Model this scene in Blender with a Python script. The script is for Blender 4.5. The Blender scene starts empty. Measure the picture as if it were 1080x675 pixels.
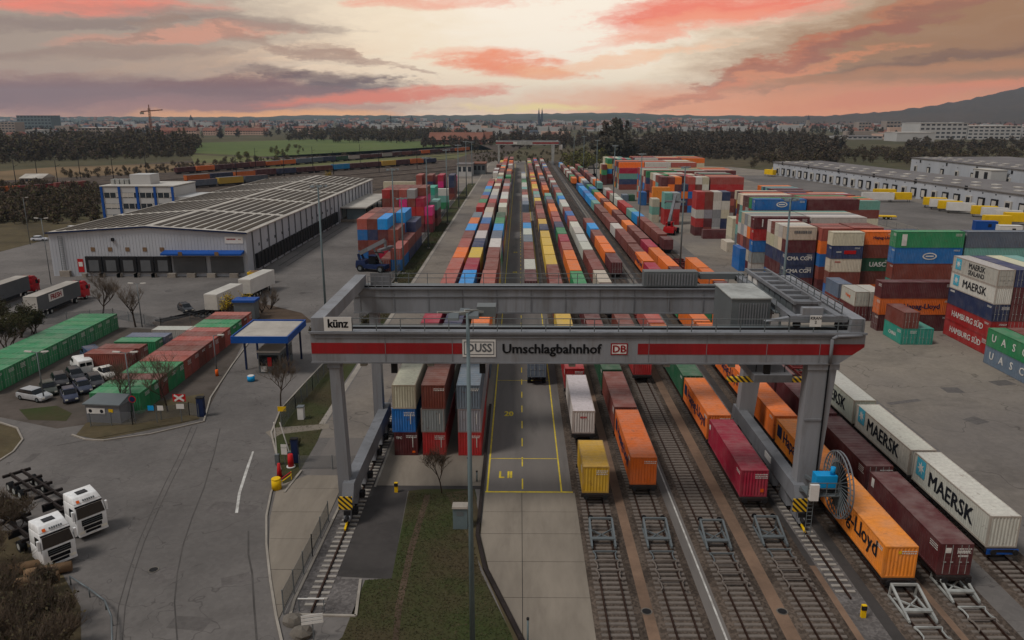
import bpy, math, random
import numpy as np
from mathutils import Vector, Matrix
R = math.radians
random.seed(7); RNG = np.random.RandomState(11)
S = bpy.context.scene
# ------------------------------------------------------------------ camera
CAM_H = 34.5; FPX = 820.0; VPX, VPY = 548.0, 123.0       # in pixels of the 1080x675 photograph
TANP = (337.5 - VPY) / FPX; PITCH = math.atan(TANP); YAW = math.atan((VPX - 540) / FPX * math.cos(PITCH))
cd = bpy.data.cameras.new('camera'); cam = bpy.data.objects.new('camera', cd); S.collection.objects.link(cam)
cd.sensor_width = 36; cd.lens = 36 * FPX / 1080; cd.clip_start = 1; cd.clip_end = 60000
cam.location = (0, 0, CAM_H); cam.rotation_euler = (R(90) - PITCH, 0, YAW)
S.camera = cam
CM = cam.rotation_euler.to_matrix()
def ray(x, y):
    return CM @ Vector(((x - 540) / FPX, -(y - 337.5) / FPX, -1))
def P(x, y, z=0.0):                                        # photo pixel -> point on the level z
    d = ray(x, y); t = (z - CAM_H) / d.z
    return Vector((d.x * t, d.y * t, z))
def PY(x, y, Y):                                           # photo pixel -> point at the distance Y along the yard
    d = ray(x, y); t = Y / d.y
    return Vector((d.x * t, Y, CAM_H + d.z * t))
# ------------------------------------------------------------------ world
SUN_EL, SUN_AZ = 57.0, -118.0                                # elevation, degrees to the right of straight ahead
W = bpy.data.worlds.new('World'); S.world = W; W.use_nodes = True
def s2l(c):
    c = [x / 255 for x in c]
    return tuple(x / 12.92 if x <= .04045 else ((x + .055) / 1.055) ** 2.4 for x in c) + (1,)
class NT:
    def __init__(s, t): s.t = t
    def n(s, typ, **k):
        nd = s.t.nodes.new(typ)
        for a, b in k.items(): setattr(nd, a, b)
        return nd
    def lk(s, a, b): s.t.links.new(a, b)
    def put(s, sock, v):
        if hasattr(v, 'is_output'): s.t.links.new(v, sock)
        else: sock.default_value = v
    def m(s, op, a, b=0.0, c=None, clamp=False):
        nd = s.n('ShaderNodeMath', operation=op, use_clamp=clamp)
        s.put(nd.inputs[0], a); s.put(nd.inputs[1], b)
        if c is not None: s.put(nd.inputs[2], c)
        return nd.outputs[0]
    def mix(s, f, a, b, mode='MIX'):
        nd = s.n('ShaderNodeMix', data_type='RGBA', blend_type=mode)
        s.put(nd.inputs[0], f); s.put(nd.inputs[6], a); s.put(nd.inputs[7], b)
        return nd.outputs[2]
    def ramp(s, v, lo, hi, a=0.0, b=1.0):
        nd = s.n('ShaderNodeMapRange', interpolation_type='SMOOTHSTEP')
        s.put(nd.inputs[0], v); nd.inputs[1].default_value = lo; nd.inputs[2].default_value = hi
        nd.inputs[3].default_value = a; nd.inputs[4].default_value = b
        return nd.outputs[0]
    def noise(s, vec, scale, detail=4, rough=.55, dist=0.0):
        nd = s.n('ShaderNodeTexNoise'); 
        if vec is not None: s.put(nd.inputs['Vector'], vec)
        nd.inputs['Scale'].default_value = scale; nd.inputs['Detail'].default_value = detail
        nd.inputs['Roughness'].default_value = rough; nd.inputs['Distortion'].default_value = dist
        return nd.outputs['Fac']
def build_world():
    T = NT(W.node_tree); W.node_tree.nodes.clear()
    tc = T.n('ShaderNodeTexCoord'); sp = T.n('ShaderNodeSeparateXYZ'); T.lk(tc.outputs['Generated'], sp.inputs[0])
    X, Y, Z = sp.outputs
    az0 = T.m('ARCTAN2', X, Y); el0 = T.m('ARCSINE', Z)
    def vec(a, b):
        c = T.n('ShaderNodeCombineXYZ'); T.put(c.inputs[0], a); T.put(c.inputs[1], b); return c.outputs[0]
    base = vec(T.m('MULTIPLY', az0, 5.0), T.m('MULTIPLY', el0, 17.0))
    wn = T.n('ShaderNodeTexNoise'); T.lk(base, wn.inputs['Vector']); wn.inputs['Scale'].default_value = 1.7; wn.inputs['Detail'].default_value = 6; wn.inputs['Roughness'].default_value = .68
    ws = T.n('ShaderNodeSeparateColor'); T.lk(wn.outputs['Color'], ws.inputs[0])
    az = T.m('ADD', az0, T.m('MULTIPLY', T.m('SUBTRACT', ws.outputs[0], .5), .26)); el = T.m('ADD', el0, T.m('MULTIPLY', T.m('SUBTRACT', ws.outputs[1], .5), .034))
    # streaks: long along the azimuth, leaning up to the right
    n2 = T.noise(vec(T.m('MULTIPLY', az, 4.0), T.m('SUBTRACT', T.m('MULTIPLY', el, 46.0), T.m('MULTIPLY', az, 5.0))), 1.3, 5, .62, .5)
    n3 = T.noise(vec(T.m('ADD', T.m('MULTIPLY', az, 2.2), 5), T.m('SUBTRACT', T.m('MULTIPLY', el, 24.0), T.m('MULTIPLY', az, 3.0))), 1.4, 5, .6, .6)
    sky = T.n('ShaderNodeTexSky', sky_type='NISHITA', sun_disc=False, sun_elevation=R(SUN_EL), sun_rotation=R(SUN_AZ))
    nis = T.mix(1.0, sky.outputs[0], (.1, .1, .1, 1), 'MULTIPLY')
    def ang(x, y):
        d = ray(x, y).normalized(); return math.atan2(d.x, d.y), math.asin(d.z)
    pv = vec(az, el); cen = {}
    def blob(x, y, rx, ry, rot=0.0, lo=0.0, hi=1.0, tex=None, amp=1.2, k=1.0):
        a0, e0 = ang(x, y); mp = T.n('ShaderNodeMapping', vector_type='TEXTURE'); T.lk(pv, mp.inputs['Vector'])
        mp.inputs['Location'].default_value = (a0, e0, 0); mp.inputs['Rotation'].default_value = (0, 0, R(rot)); mp.inputs['Scale'].default_value = (rx / FPX, ry / FPX, 1)
        d = T.n('ShaderNodeVectorMath', operation='DOT_PRODUCT'); T.lk(mp.outputs[0], d.inputs[0]); T.lk(mp.outputs[0], d.inputs[1])
        if tex not in cen: cen[tex] = T.m('SUBTRACT', tex, .55)
        return T.ramp(T.m('SUBTRACT', T.m('MULTIPLY_ADD', cen[tex], amp, 1.0), d.outputs['Value']), lo, hi, 0.0, k)
    up = T.ramp(el, .0, .13); hi = T.ramp(el0, .14, .55)
    col = T.mix(up, s2l((250, 178, 118)), s2l((228, 206, 178)))
    col = T.mix(.1, col, nis)
    col = T.mix(T.m('MULTIPLY', T.ramp(n3, .45, .72), .35), col, s2l((206, 168, 146)))
    col = T.mix(T.m('MULTIPLY', T.ramp(T.m('ABSOLUTE', az), .22, .68), .55), col, s2l((166, 134, 112)))
    col = T.mix(blob(600, 60, 300, 105, 0, -.5, 1.0, n3, .6, k=.95), col, s2l((250, 232, 204)))
    col = T.mix(blob(600, 18, 150, 60, 0, -.3, 1.0, n3, .6, k=.55), col, (1.0, .92, .82, 1))
    col = T.mix(blob(1060, 75, 330, 100, 0, -.1, .9, n3, .7, k=.92), col, s2l((150, 108, 74)))
    col = T.mix(blob(20, 38, 300, 75, 0, -.2, .9, n3, 1.2, k=.75), col, s2l((150, 136, 126)))
    col = T.mix(blob(840, 112, 330, 26, 0, -.2, 1, n3, .5, k=.85), col, s2l((242, 150, 96)))
    for (x, y, rx, ry, rot, amp, c, k) in (
            (170, 106, 360, 24, -1, 1.1, (160, 108, 98), .95), (70, 96, 230, 17, 3, 1.5, (126, 90, 86), .85), (230, 88, 120, 10, 4, 2.0, (136, 92, 84), .85),
            (345, 86, 105, 13, -6, 1.8, (104, 76, 74), .95), (300, 95, 160, 9, -3, 1.8, (128, 86, 80), .8), (415, 101, 140, 9, 3, 1.6, (236, 124, 88), .95),
            (520, 66, 80, 16, -4, 1.6, (244, 142, 100), .95), (575, 76, 50, 8, -8, 1.8, (246, 160, 112), .8), (300, 122, 170, 8, 0, .8, (252, 176, 104), .85),
            (190, 35, 130, 9, 6, 2.0, (216, 148, 122), .75), (90, 2, 130, 13, 0, 1.5, (236, 130, 108), .9), (470, 2, 110, 8, 0, 1.8, (240, 146, 120), .75), (250, 20, 160, 8, -3, 2.0, (150, 130, 120), .7), (60, 24, 160, 9, 3, 2.0, (138, 118, 110), .7),
            (770, 2, 160, 27, 6, 1.5, (238, 118, 94), .95), (700, 30, 110, 12, 12, 1.9, (244, 158, 126), .8), (650, 62, 120, 8, 9, 1.9, (250, 190, 146), .7),
            (850, 56, 210, 12, 20, 1.3, (186, 112, 80), .97), (800, 84, 150, 7, 12, 1.6, (228, 140, 94), .8), (960, 22, 170, 9, 18, 1.5, (150, 98, 80), .9), (1010, 58, 170, 8, 9, 1.8, (118, 86, 70), .8), (930, 78, 180, 7, 5, 1.8, (186, 126, 84), .75),
            (1000, 97, 190, 8, 5, 1.6, (226, 132, 88), .8), (310, 50, 100, 6, -12, 2.0, (160, 126, 110), .75), (380, 62, 90, 5, -14, 2.0, (170, 134, 116), .65), (150, 30, 50, 8, 25, 2.0, (156, 128, 112), .75), (100, 55, 180, 8, 4, 2.0, (150, 122, 108), .6),
            (570, 113, 80, 6, 0, 1.2, (252, 228, 150), .8)):
        col = T.mix(blob(x, y, rx, ry, rot, -.05, 1.0, n2, amp, k), col, s2l(c))
    col = T.mix(hi, col, s2l((160, 165, 172)))
    col = T.mix(T.ramp(el0, -.02, -.002), s2l((110, 100, 94)), col)
    bg = T.n('ShaderNodeBackground'); T.lk(col, bg.inputs[0]); bg.inputs[1].default_value = 1.12
    out = T.n('ShaderNodeOutputWorld'); T.lk(bg.outputs[0], out.inputs[0])
build_world()
sl = bpy.data.lights.new('sun', 'SUN'); so = bpy.data.objects.new('sun', sl); S.collection.objects.link(so)
sl.energy = 2.1; sl.angle = R(16); sl.color = (1, .95, .9)
so.rotation_euler = (R(90 - SUN_EL), 0, R(180 - SUN_AZ)); so.location = (0, 0, 300)
S.view_settings.view_transform = 'Standard'; S.view_settings.look = 'None'; S.view_settings.gamma = 1; S.view_settings.exposure = -.06
S.view_settings.use_curve_mapping = False
S.render.engine = 'CYCLES'; S.cycles.use_denoising = True; S.cycles.volume_bounces = 0; S.cycles.max_bounces = 4; S.cycles.diffuse_bounces = 1; S.cycles.glossy_bounces = 2
# ------------------------------------------------------------------ helpers
C = S.collection
def link(o): C.objects.link(o); return o
def tag(o, label=None, cat=None, group=None, kind=None):
    if label: o['label'] = label
    if cat: o['category'] = cat
    if group: o['group'] = group
    if kind: o['kind'] = kind
    return o
def thing(name, label, cat, loc=(0, 0, 0), rz=0.0, group=None):
    o = link(bpy.data.objects.new(name, None)); o.location = loc; o.rotation_euler = (0, 0, rz); o.empty_display_size = .3
    return tag(o, label, cat, group)
def put(name, mesh, parent=None, loc=(0, 0, 0), rz=0.0, color=None, rot=None, mat=None, scale=None):
    o = link(bpy.data.objects.new(name, mesh)); o.parent = parent; o.location = loc
    o.rotation_euler = rot if rot else (0, 0, rz)
    if scale: o.scale = scale
    if color: o.color = tuple(color[:3]) + (1,)
    if mat:
        o.material_slots[0].link = 'OBJECT'; o.material_slots[0].material = mat
    return o
class MB:
    def __init__(s): s.v = []; s.f = []; s.m = []; s.sm = []
    def add(s, vs, fs, m=0, smooth=False):
        b = len(s.v); s.v += [tuple(p) for p in vs]
        for f in fs: s.f.append([b + i for i in f]); s.m.append(m); s.sm.append(smooth)
        return s
    def box(s, x0, x1, y0, y1, z0, z1, m=0):
        return s.add([(x0, y0, z0), (x1, y0, z0), (x1, y1, z0), (x0, y1, z0), (x0, y0, z1), (x1, y0, z1), (x1, y1, z1), (x0, y1, z1)],
                     [(3, 2, 1, 0), (4, 5, 6, 7), (0, 1, 5, 4), (1, 2, 6, 5), (2, 3, 7, 6), (3, 0, 4, 7)], m)
    def hexa(s, b, t, m=0):                                # four bottom and four top corners
        return s.add(list(b) + list(t), [(3, 2, 1, 0), (4, 5, 6, 7), (0, 1, 5, 4), (1, 2, 6, 5), (2, 3, 7, 6), (3, 0, 4, 7)], m)
    def tube(s, p0, p1, r0, r1=None, n=8, m=0, cap=True, smooth=True):
        r1 = r0 if r1 is None else r1
        p0 = Vector(p0); p1 = Vector(p1); d = (p1 - p0).normalized()
        a = d.orthogonal().normalized(); b = d.cross(a)
        vs = []
        for p, r in ((p0, r0), (p1, r1)):
            for i in range(n):
                t = 2 * math.pi * i / n + math.pi / n; vs.append(p + a * (r * math.cos(t)) + b * (r * math.sin(t)))
        fs = [(i, (i + 1) % n, n + (i + 1) % n, n + i) for i in range(n)]
        s.add(vs, fs, m, smooth)
        if cap:
            k = len(s.v) - 2 * n
            s.f.append([k + i for i in reversed(range(n))]); s.m.append(m); s.sm.append(False)
            s.f.append([k + n + i for i in range(n)]); s.m.append(m); s.sm.append(False)
        return s
    def bar(s, p0, p1, w, h, m=0):                         # square bar between two points
        p0 = Vector(p0); p1 = Vector(p1); d = (p1 - p0).normalized()
        up = Vector((0, 0, 1)) if abs(d.z) < .95 else Vector((1, 0, 0))
        a = d.cross(up).normalized() * (w / 2); b = a.cross(d).normalized() * (h / 2)
        return s.hexa([p0 - a - b, p0 + a - b, p1 + a - b, p1 - a - b], [p0 - a + b, p0 + a + b, p1 + a + b, p1 - a + b], m)
    def prism(s, pts, z0, z1, m=0):                        # vertical prism over a polygon, counter-clockwise
        n = len(pts)
        return s.add([(p[0], p[1], z0) for p in pts] + [(p[0], p[1], z1) for p in pts],
                     [tuple(reversed(range(n))), tuple(range(n, 2 * n))] + [(i, (i + 1) % n, n + (i + 1) % n, n + i) for i in range(n)], m)
    def xprism(s, pts, x0, x1, m=0):                       # profile of (y, z) pulled along x
        n = len(pts)
        return s.add([(x0, p[0], p[1]) for p in pts] + [(x1, p[0], p[1]) for p in pts],
                     [tuple(reversed(range(n))), tuple(range(n, 2 * n))] + [(i, (i + 1) % n, n + (i + 1) % n, n + i) for i in range(n)], m)
    def yprism(s, pts, y0, y1, m=0):                       # profile of (x, z) pulled along y
        n = len(pts)
        return s.add([(p[0], y0, p[1]) for p in pts] + [(p[0], y1, p[1]) for p in pts],
                     [tuple(range(n)), tuple(reversed(range(n, 2 * n)))] + [(i, n + i, n + (i + 1) % n, (i + 1) % n) for i in range(n)], m)
    def wheel(s, c, r, w, n=14, m=0, hub=None):            # axle along x
        s.tube((c[0] - w / 2, c[1], c[2]), (c[0] + w / 2, c[1], c[2]), r, r, n, m)
        if hub is not None:
            s.tube((c[0] - w / 2 - .015, c[1], c[2]), (c[0] + w / 2 + .015, c[1], c[2]), r * .55, r * .55, n, hub)
        return s
    def mesh(s, name, mats):
        me = bpy.data.meshes.new(name); me.from_pydata(s.v, [], s.f)
        for mt in (mats if isinstance(mats, (list, tuple)) else [mats]): me.materials.append(mt)
        me.polygons.foreach_set('material_index', s.m); me.polygons.foreach_set('use_smooth', s.sm)
        me.update(); return me
    def build(s, name, mats, parent=None, loc=(0, 0, 0), rz=0.0, color=None):
        return put(name, s.mesh(name, mats), parent, loc, rz, color)
TXT = {}
def text_mesh(txt, size, mat, bold=.012, extrude=.004, align='CENTER', spacing=1.0):
    k = (txt, size, mat.name, bold, spacing, align)
    if k in TXT: return TXT[k]
    cu = bpy.data.curves.new('lettering', 'FONT'); cu.body = txt; cu.size = size; cu.extrude = extrude; cu.offset = bold * size if txt == 'DUSS' else 0
    cu.align_x = align; cu.align_y = 'CENTER'; cu.resolution_u = 2; cu.space_character = spacing
    o = bpy.data.objects.new('tmp', cu); C.objects.link(o)
    dg = bpy.context.evaluated_depsgraph_get(); me = bpy.data.meshes.new_from_object(o.evaluated_get(dg))
    C.objects.unlink(o); bpy.data.objects.remove(o); bpy.data.curves.remove(cu)
    if txt != 'DUSS' and bold > 0:                         # heavier strokes: shifted copies, each a hair further out
        n = len(me.vertices); co = np.empty(n * 3, 'f'); me.vertices.foreach_get('co', co); co = co.reshape(-1, 3); fs = [list(p.vertices) for p in me.polygons]; V = []; F = []
        for q, (dx, dy) in enumerate(((0, 0), (1, .4), (-1, -.4), (.5, -.5), (-.5, .5))): V.append(co + np.array((dx * bold * size, dy * bold * size, q * .0012), 'f')); F += [[i + q * n for i in f] for f in fs]
        bpy.data.meshes.remove(me); me = bpy.data.meshes.new('lettering'); me.from_pydata(np.concatenate(V).tolist(), [], F); me.update()
    me.name = 'lettering'; me.materials.clear(); me.materials.append(mat); TXT[k] = me
    return me
FRONT = (R(90), 0, 0); LEFTF = (R(90), 0, R(-90)); RIGHTF = (R(90), 0, R(90))   # text on faces towards -y, -x, +x
ONES = 'first second third fourth fifth sixth seventh eighth ninth tenth eleventh twelfth thirteenth fourteenth fifteenth sixteenth seventeenth eighteenth nineteenth'.split()
def ordw(n):
    if n <= 19: return ONES[n - 1]
    t, u = divmod(n, 10); tens = {2: 'twent', 3: 'thirt', 4: 'fort', 5: 'fift', 6: 'sixt', 7: 'sevent'}[t]
    return tens + 'ieth' if u == 0 else tens + 'y-' + ONES[u - 1]
# ------------------------------------------------------------------ materials
M = {}
def mat(name, col, rough=.8, var=.25, scale=1.0, col2=None, metal=0.0, bump=0.0, bscale=None, spec=.12, coord='Object', srgb=True, stretch=None, grime=0.0, gcol=(60, 52, 45), fleck=None, crack=0.0, fstr=.4):
    m = bpy.data.materials.new(name); m.use_nodes = True; T = NT(m.node_tree); b = m.node_tree.nodes['Principled BSDF']
    c = s2l(col) if srgb else tuple(col) + (1,)
    tc = T.n('ShaderNodeTexCoord'); v = tc.outputs[coord]
    if stretch:
        mp = T.n('ShaderNodeMapping'); mp.inputs['Scale'].default_value = stretch; T.lk(v, mp.inputs[0]); v = mp.outputs[0]
    n1 = T.noise(v, .35 * scale, 4, .6); n2 = T.noise(v, 4.0 * scale, 4, .65)
    c2 = s2l(col2) if col2 else tuple(x * (1 - var * 1.6) for x in c[:3]) + (1,)
    k = T.mix(T.ramp(n1, .3, .7), c, c2)
    f = T.m('ADD', T.m('MULTIPLY', T.m('SUBTRACT', n2, .5), var * 2.2), 1.0)
    vv = T.n('ShaderNodeCombineXYZ'); [T.put(vv.inputs[i], f) for i in range(3)]
    k = T.mix(1.0, k, vv.outputs[0], 'MULTIPLY')
    if grime:
        g = T.noise(v, 1.1 * scale, 5, .7, .5)
        k = T.mix(T.m('MULTIPLY', T.ramp(g, .48, .72), grime), k, s2l(gcol))
    if crack:
        cn = T.noise(v, crack, 4, .55, .3); T_ = T.ramp(T.m('ABSOLUTE', T.m('SUBTRACT', cn, .5)), .0, .004, 1, 0)
        k = T.mix(T.m('MULTIPLY', T_, .5), k, s2l((52, 48, 46)))
    if fleck:
        vo = T.n('ShaderNodeTexVoronoi'); T.lk(v, vo.inputs['Vector']); vo.inputs['Scale'].default_value = fleck
        gv = T.n('ShaderNodeRGBToBW'); T.lk(vo.outputs['Color'], gv.inputs[0]); gf = T.ramp(gv.outputs[0], .2, .8, .62, 1.4); gc = T.n('ShaderNodeCombineXYZ'); [T.put(gc.inputs[i], gf) for i in range(3)]; k = T.mix(fstr, k, T.mix(1.0, k, gc.outputs[0], 'MULTIPLY'))
    T.lk(k, b.inputs['Base Color']); b.inputs['Roughness'].default_value = rough; b.inputs['Metallic'].default_value = metal
    b.inputs['Specular IOR Level'].default_value = spec
    if bump:
        bp = T.n('ShaderNodeBump'); bp.inputs['Strength'].default_value = bump; bp.inputs['Distance'].default_value = .05
        T.lk(T.noise(v, bscale or 8 * scale, 3, .7), bp.inputs['Height']); T.lk(bp.outputs[0], b.inputs['Normal'])
    M[name] = m; return m
def painted(name, src='OBJ', rough=.5, rust=.55, metal=0.0):
    """paint whose colour comes from the object (or a colour attribute), weathered: fading, streaks, rust"""
    m = bpy.data.materials.new(name); m.use_nodes = True; T = NT(m.node_tree); b = m.node_tree.nodes['Principled BSDF']
    if src == 'OBJ':
        oi = T.n('ShaderNodeObjectInfo'); c = oi.outputs['Color']; rnd = oi.outputs['Random']
    else:
        at = T.n('ShaderNodeAttribute', attribute_name='Col'); c = at.outputs['Color']; rnd = .5
    g = T.n('ShaderNodeNewGeometry'); v = g.outputs['Position']
    mp = T.n('ShaderNodeMapping'); mp.inputs['Scale'].default_value = (1, 1, .18); T.lk(v, mp.inputs[0])
    n1 = T.noise(v, .55, 4, .6); n2 = T.noise(mp.outputs[0], 3.0, 5, .7); n3 = T.noise(v, 1.6, 5, .75, .4)
    k = T.mix(T.m('MULTIPLY', T.ramp(n1, .35, .75), .22), c, T.mix(.5, c, (.34, .31, .29, 1)))
    f = T.m('ADD', T.m('MULTIPLY', T.m('SUBTRACT', n2, .5), .75), 1.0)
    vv = T.n('ShaderNodeCombineXYZ'); [T.put(vv.inputs[i], f) for i in range(3)]
    k = T.mix(1.0, k, vv.outputs[0], 'MULTIPLY')
    k = T.mix(T.m('MULTIPLY', T.ramp(n3, .575, .70), rust), k, s2l((92, 56, 40)))
    k = T.mix(T.m('MULTIPLY', T.ramp(n3, .30, .18), rust * .5), k, s2l((58, 50, 46)))
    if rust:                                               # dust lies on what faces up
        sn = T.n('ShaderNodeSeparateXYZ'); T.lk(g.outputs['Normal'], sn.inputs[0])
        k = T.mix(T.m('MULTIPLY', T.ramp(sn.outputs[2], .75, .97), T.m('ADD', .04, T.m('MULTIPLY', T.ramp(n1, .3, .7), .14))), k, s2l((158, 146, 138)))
    T.lk(k, b.inputs['Base Color']); b.inputs['Roughness'].default_value = rough; b.inputs['Specular IOR Level'].default_value = .2
    b.inputs['Metallic'].default_value = metal
    M[name] = m; return m
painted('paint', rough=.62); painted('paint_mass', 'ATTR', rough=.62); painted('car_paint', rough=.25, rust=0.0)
mat('asphalt', (108, 103, 99), .9, .14, .12, (88, 84, 81), bump=.15, bscale=6, grime=.3, gcol=(70, 66, 63), fleck=3, crack=.11, fstr=.12)
mat('asphalt_dark', (70, 66, 64), .9, .16, .3, (58, 55, 53), grime=.4, gcol=(40, 38, 37))
mat('asphalt_lane', (110, 104, 99), .9, .12, .25, (97, 92, 88), stretch=(1, .12, 1), grime=.35, gcol=(44, 42, 42))
mat('concrete', (130, 121, 109), .9, .14, .35, (108, 100, 90), grime=.3, gcol=(88, 80, 73), stretch=(1.4, .3, 1))
mat('concrete_pale', (150, 143, 133), .9, .12, .5, (128, 121, 112), grime=.3, gcol=(96, 88, 80))
mat('yard', (104, 98, 93), .9, .14, .06, (128, 119, 107), grime=.5, gcol=(74, 69, 65), fleck=2.2, crack=.06, fstr=.12)
mat('yard_tan', (142, 130, 115), .95, .16, .16, (104, 95, 85), grime=.65, gcol=(74, 67, 60), stretch=(.5, 1, 1))
mat('tan_soil', (122, 99, 82), 1, .2, .5, (98, 80, 67), bump=.3)
mat('ballast', (88, 77, 68), 1, .25, .5, (58, 50, 44), bump=1.0, bscale=7, fleck=6, fstr=.7, grime=.3, gcol=(52, 44, 38))
mat('gravel', (104, 99, 96), 1, .3, .8, (78, 74, 72), bump=1.0, bscale=6, fleck=5, fstr=.5)
mat('grass', (52, 60, 32), 1, .14, .35, (66, 58, 42), bump=.8, bscale=5, grime=.3, gcol=(62, 56, 40))
mat('brown_grass', (86, 76, 56), 1, .3, .3, (66, 58, 44), bump=.8, bscale=4, grime=.3, gcol=(56, 60, 34))
mat('terrain', (84, 76, 56), 1, .3, .02, (62, 62, 42), grime=.6, gcol=(58, 50, 40))
mat('field', (86, 98, 54), 1, .16, .02, (74, 86, 48), grime=.3, gcol=(96, 92, 62))
mat('field_dull', (98, 100, 62), 1, .16, .02, (84, 80, 56))
mat('straw', (122, 100, 74), 1, .2, .04, (92, 78, 58))
mat('rail', (66, 48, 40), .5, .2, 2, metal=.4); mat('rail_shine', (120, 108, 100), .35, .2, 2, metal=.6)
mat('sleeper', (112, 104, 97), .95, .25, 1.5, (92, 84, 78)); mat('pad', (150, 144, 136), .95, .2, 1.5, (124, 118, 110)); mat('sleeper_far', (92, 85, 80), .95, .2, 1)
mat('steel_grey', (132, 134, 138), .6, .12, .5, (114, 116, 119), grime=.45, gcol=(92, 84, 76), stretch=(1.6, 1.6, .16))
mat('steel_side', (116, 118, 122), .65, .15, .4, (94, 95, 97), grime=.5, gcol=(70, 68, 66), stretch=(1, 1, .3))
mat('galv', (104, 110, 112), .5, .1, .6, metal=.3); mat('mast_paint', (98, 112, 115), .5, .1, .8); mat('galv_pale', (158, 160, 156), .6, .2, 1.2, grime=.3)
mat('crane_red', (140, 32, 35), .6, .12, .4, (122, 28, 31), grime=.25, gcol=(96, 50, 46), stretch=(1.6, 1.6, .2)); mat('black', (22, 22, 24), .6, .1); mat('rubber', (28, 28, 29), .9, .2, 3)
mat('white_paint', (205, 203, 198), .5, .08, .8, grime=.12, gcol=(140, 134, 124)); mat('off_white', (182, 178, 170), .6, .1, .6, grime=.25, gcol=(120, 112, 102))
mat('yellow_mark', (212, 186, 52), .8, .2, 3, (180, 158, 56), grime=.35, gcol=(90, 84, 70)); mat('white_mark', (190, 188, 182), .8, .25, 3, (150, 146, 140), grime=.35, gcol=(110, 106, 100))
mat('yellow', (220, 178, 20), .5, .12, 1); mat('orange', (216, 92, 24), .5, .1, 1); mat('red', (176, 30, 32), .5, .1, 1); mat('blue', (26, 74, 146), .5, .12, .6)
mat('cyan', (22, 142, 200), .45, .08, 1); mat('maersk_blue', (76, 168, 192), .5, .12, 1, grime=.2, gcol=(120, 130, 130)); mat('ink', (30, 32, 38), .6, .1, 2, grime=.15, gcol=(90, 88, 84)); mat('chalk', (208, 206, 200), .6, .15, 2, grime=.25, gcol=(150, 140, 130))
mat('dark_blue', (30, 42, 74), .5, .15, 1); mat('dark', (36, 35, 36), .7, .2, 1); mat('undercarriage', (44, 38, 36), .8, .25, 1.5, grime=.3); mat('wagon_red', (98, 34, 32), .7, .25, 1, (70, 30, 28))
mat('glass', (12, 15, 19), .12, .1, 1, spec=.3); mat('pane', (46, 54, 62), .12, .2, .3, spec=.7); mat('lamp', (225, 220, 205), .3, .05); mat('wood', (120, 96, 72), .9, .2, 2)
mat('bark', (62, 52, 44), 1, .25, 2, (50, 42, 36)); mat('twig', (104, 90, 76), 1, .3, 2); mat('lot', (86, 78, 72), 1, .2, .4, (70, 64, 58), grime=.4); mat('patch', (96, 91, 88), .9, .15, .5, (84, 80, 77), fleck=3, fstr=.2); mat('tar', (80, 76, 73), .9, .2, 1); mat('muted_crane', (124, 84, 62), .8, .1); mat('leaf_dark', (44, 48, 30), 1, .35, 1.2, (58, 56, 34)); mat('blossom', (176, 148, 30), 1, .3, 1); mat('shrub', (58, 56, 40), 1, .35, .9, (76, 66, 48))
mat('metal_wall', (172, 176, 182), .5, .06, .2, (156, 160, 166), grime=.18, gcol=(120, 116, 112), stretch=(1, 1, .2)); mat('roof_panel', (78, 71, 63), .95, .12, .1, (72, 67, 62), spec=.05); mat('roof_pale', (176, 170, 160), .7, .12, .3, (146, 140, 132), grime=.3, gcol=(110, 104, 96)); mat('roof_grey', (112, 108, 106), .8, .1, .1, (96, 92, 92), grime=.3, gcol=(76, 72, 72))
mat('city_wall', (150, 138, 128), .9, .1, .1); mat('city_pink', (198, 168, 150), .9, .1, .1); mat('city_white', (176, 176, 174), .9, .08, .1); mat('tile_roof', (124, 84, 70), .9, .15, .2); mat('brick_red', (112, 64, 54), .9, .12, .2); mat('spire', (72, 78, 86), .9, .1, .05); mat('hill', (56, 64, 50), 1, .3, .003, (72, 70, 58)); mat('hill_near', (66, 58, 50), 1, .3, .006, (78, 66, 56), bump=1, bscale=.05)
mat('canvas_grey', (92, 94, 96), .7, .08, .5, (80, 82, 84)); mat('stone', (110, 104, 96), 1, .25, 2, bump=.6); mat('soil', (84, 70, 58), 1, .25, .6, bump=.5)
def glassy(name, col, alpha):
    m = bpy.data.materials.new(name); m.use_nodes = True; b = m.node_tree.nodes['Principled BSDF']
    b.inputs['Base Color'].default_value = s2l(col); b.inputs['Alpha'].default_value = alpha; b.inputs['Roughness'].default_value = .6; M[name] = m
glassy('mesh_fence', (92, 98, 100), .34); glassy('gate_mesh', (110, 112, 114), .25)
def stripes(name, a, b_, sc, rot):
    m = bpy.data.materials.new(name); m.use_nodes = True; T = NT(m.node_tree); b = m.node_tree.nodes['Principled BSDF']
    tc = T.n('ShaderNodeTexCoord'); mp = T.n('ShaderNodeMapping'); mp.inputs['Rotation'].default_value = rot; T.lk(tc.outputs['Object'], mp.inputs[0])
    w = T.n('ShaderNodeTexWave'); w.inputs['Scale'].default_value = sc; T.lk(mp.outputs[0], w.inputs['Vector'])
    T.lk(T.mix(T.ramp(w.outputs['Fac'], .45, .55), s2l(a), s2l(b_)), b.inputs['Base Color']); M[name] = m
stripes('hazard', (26, 26, 26), (214, 172, 30), .9, (0, R(45), 0))
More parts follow.
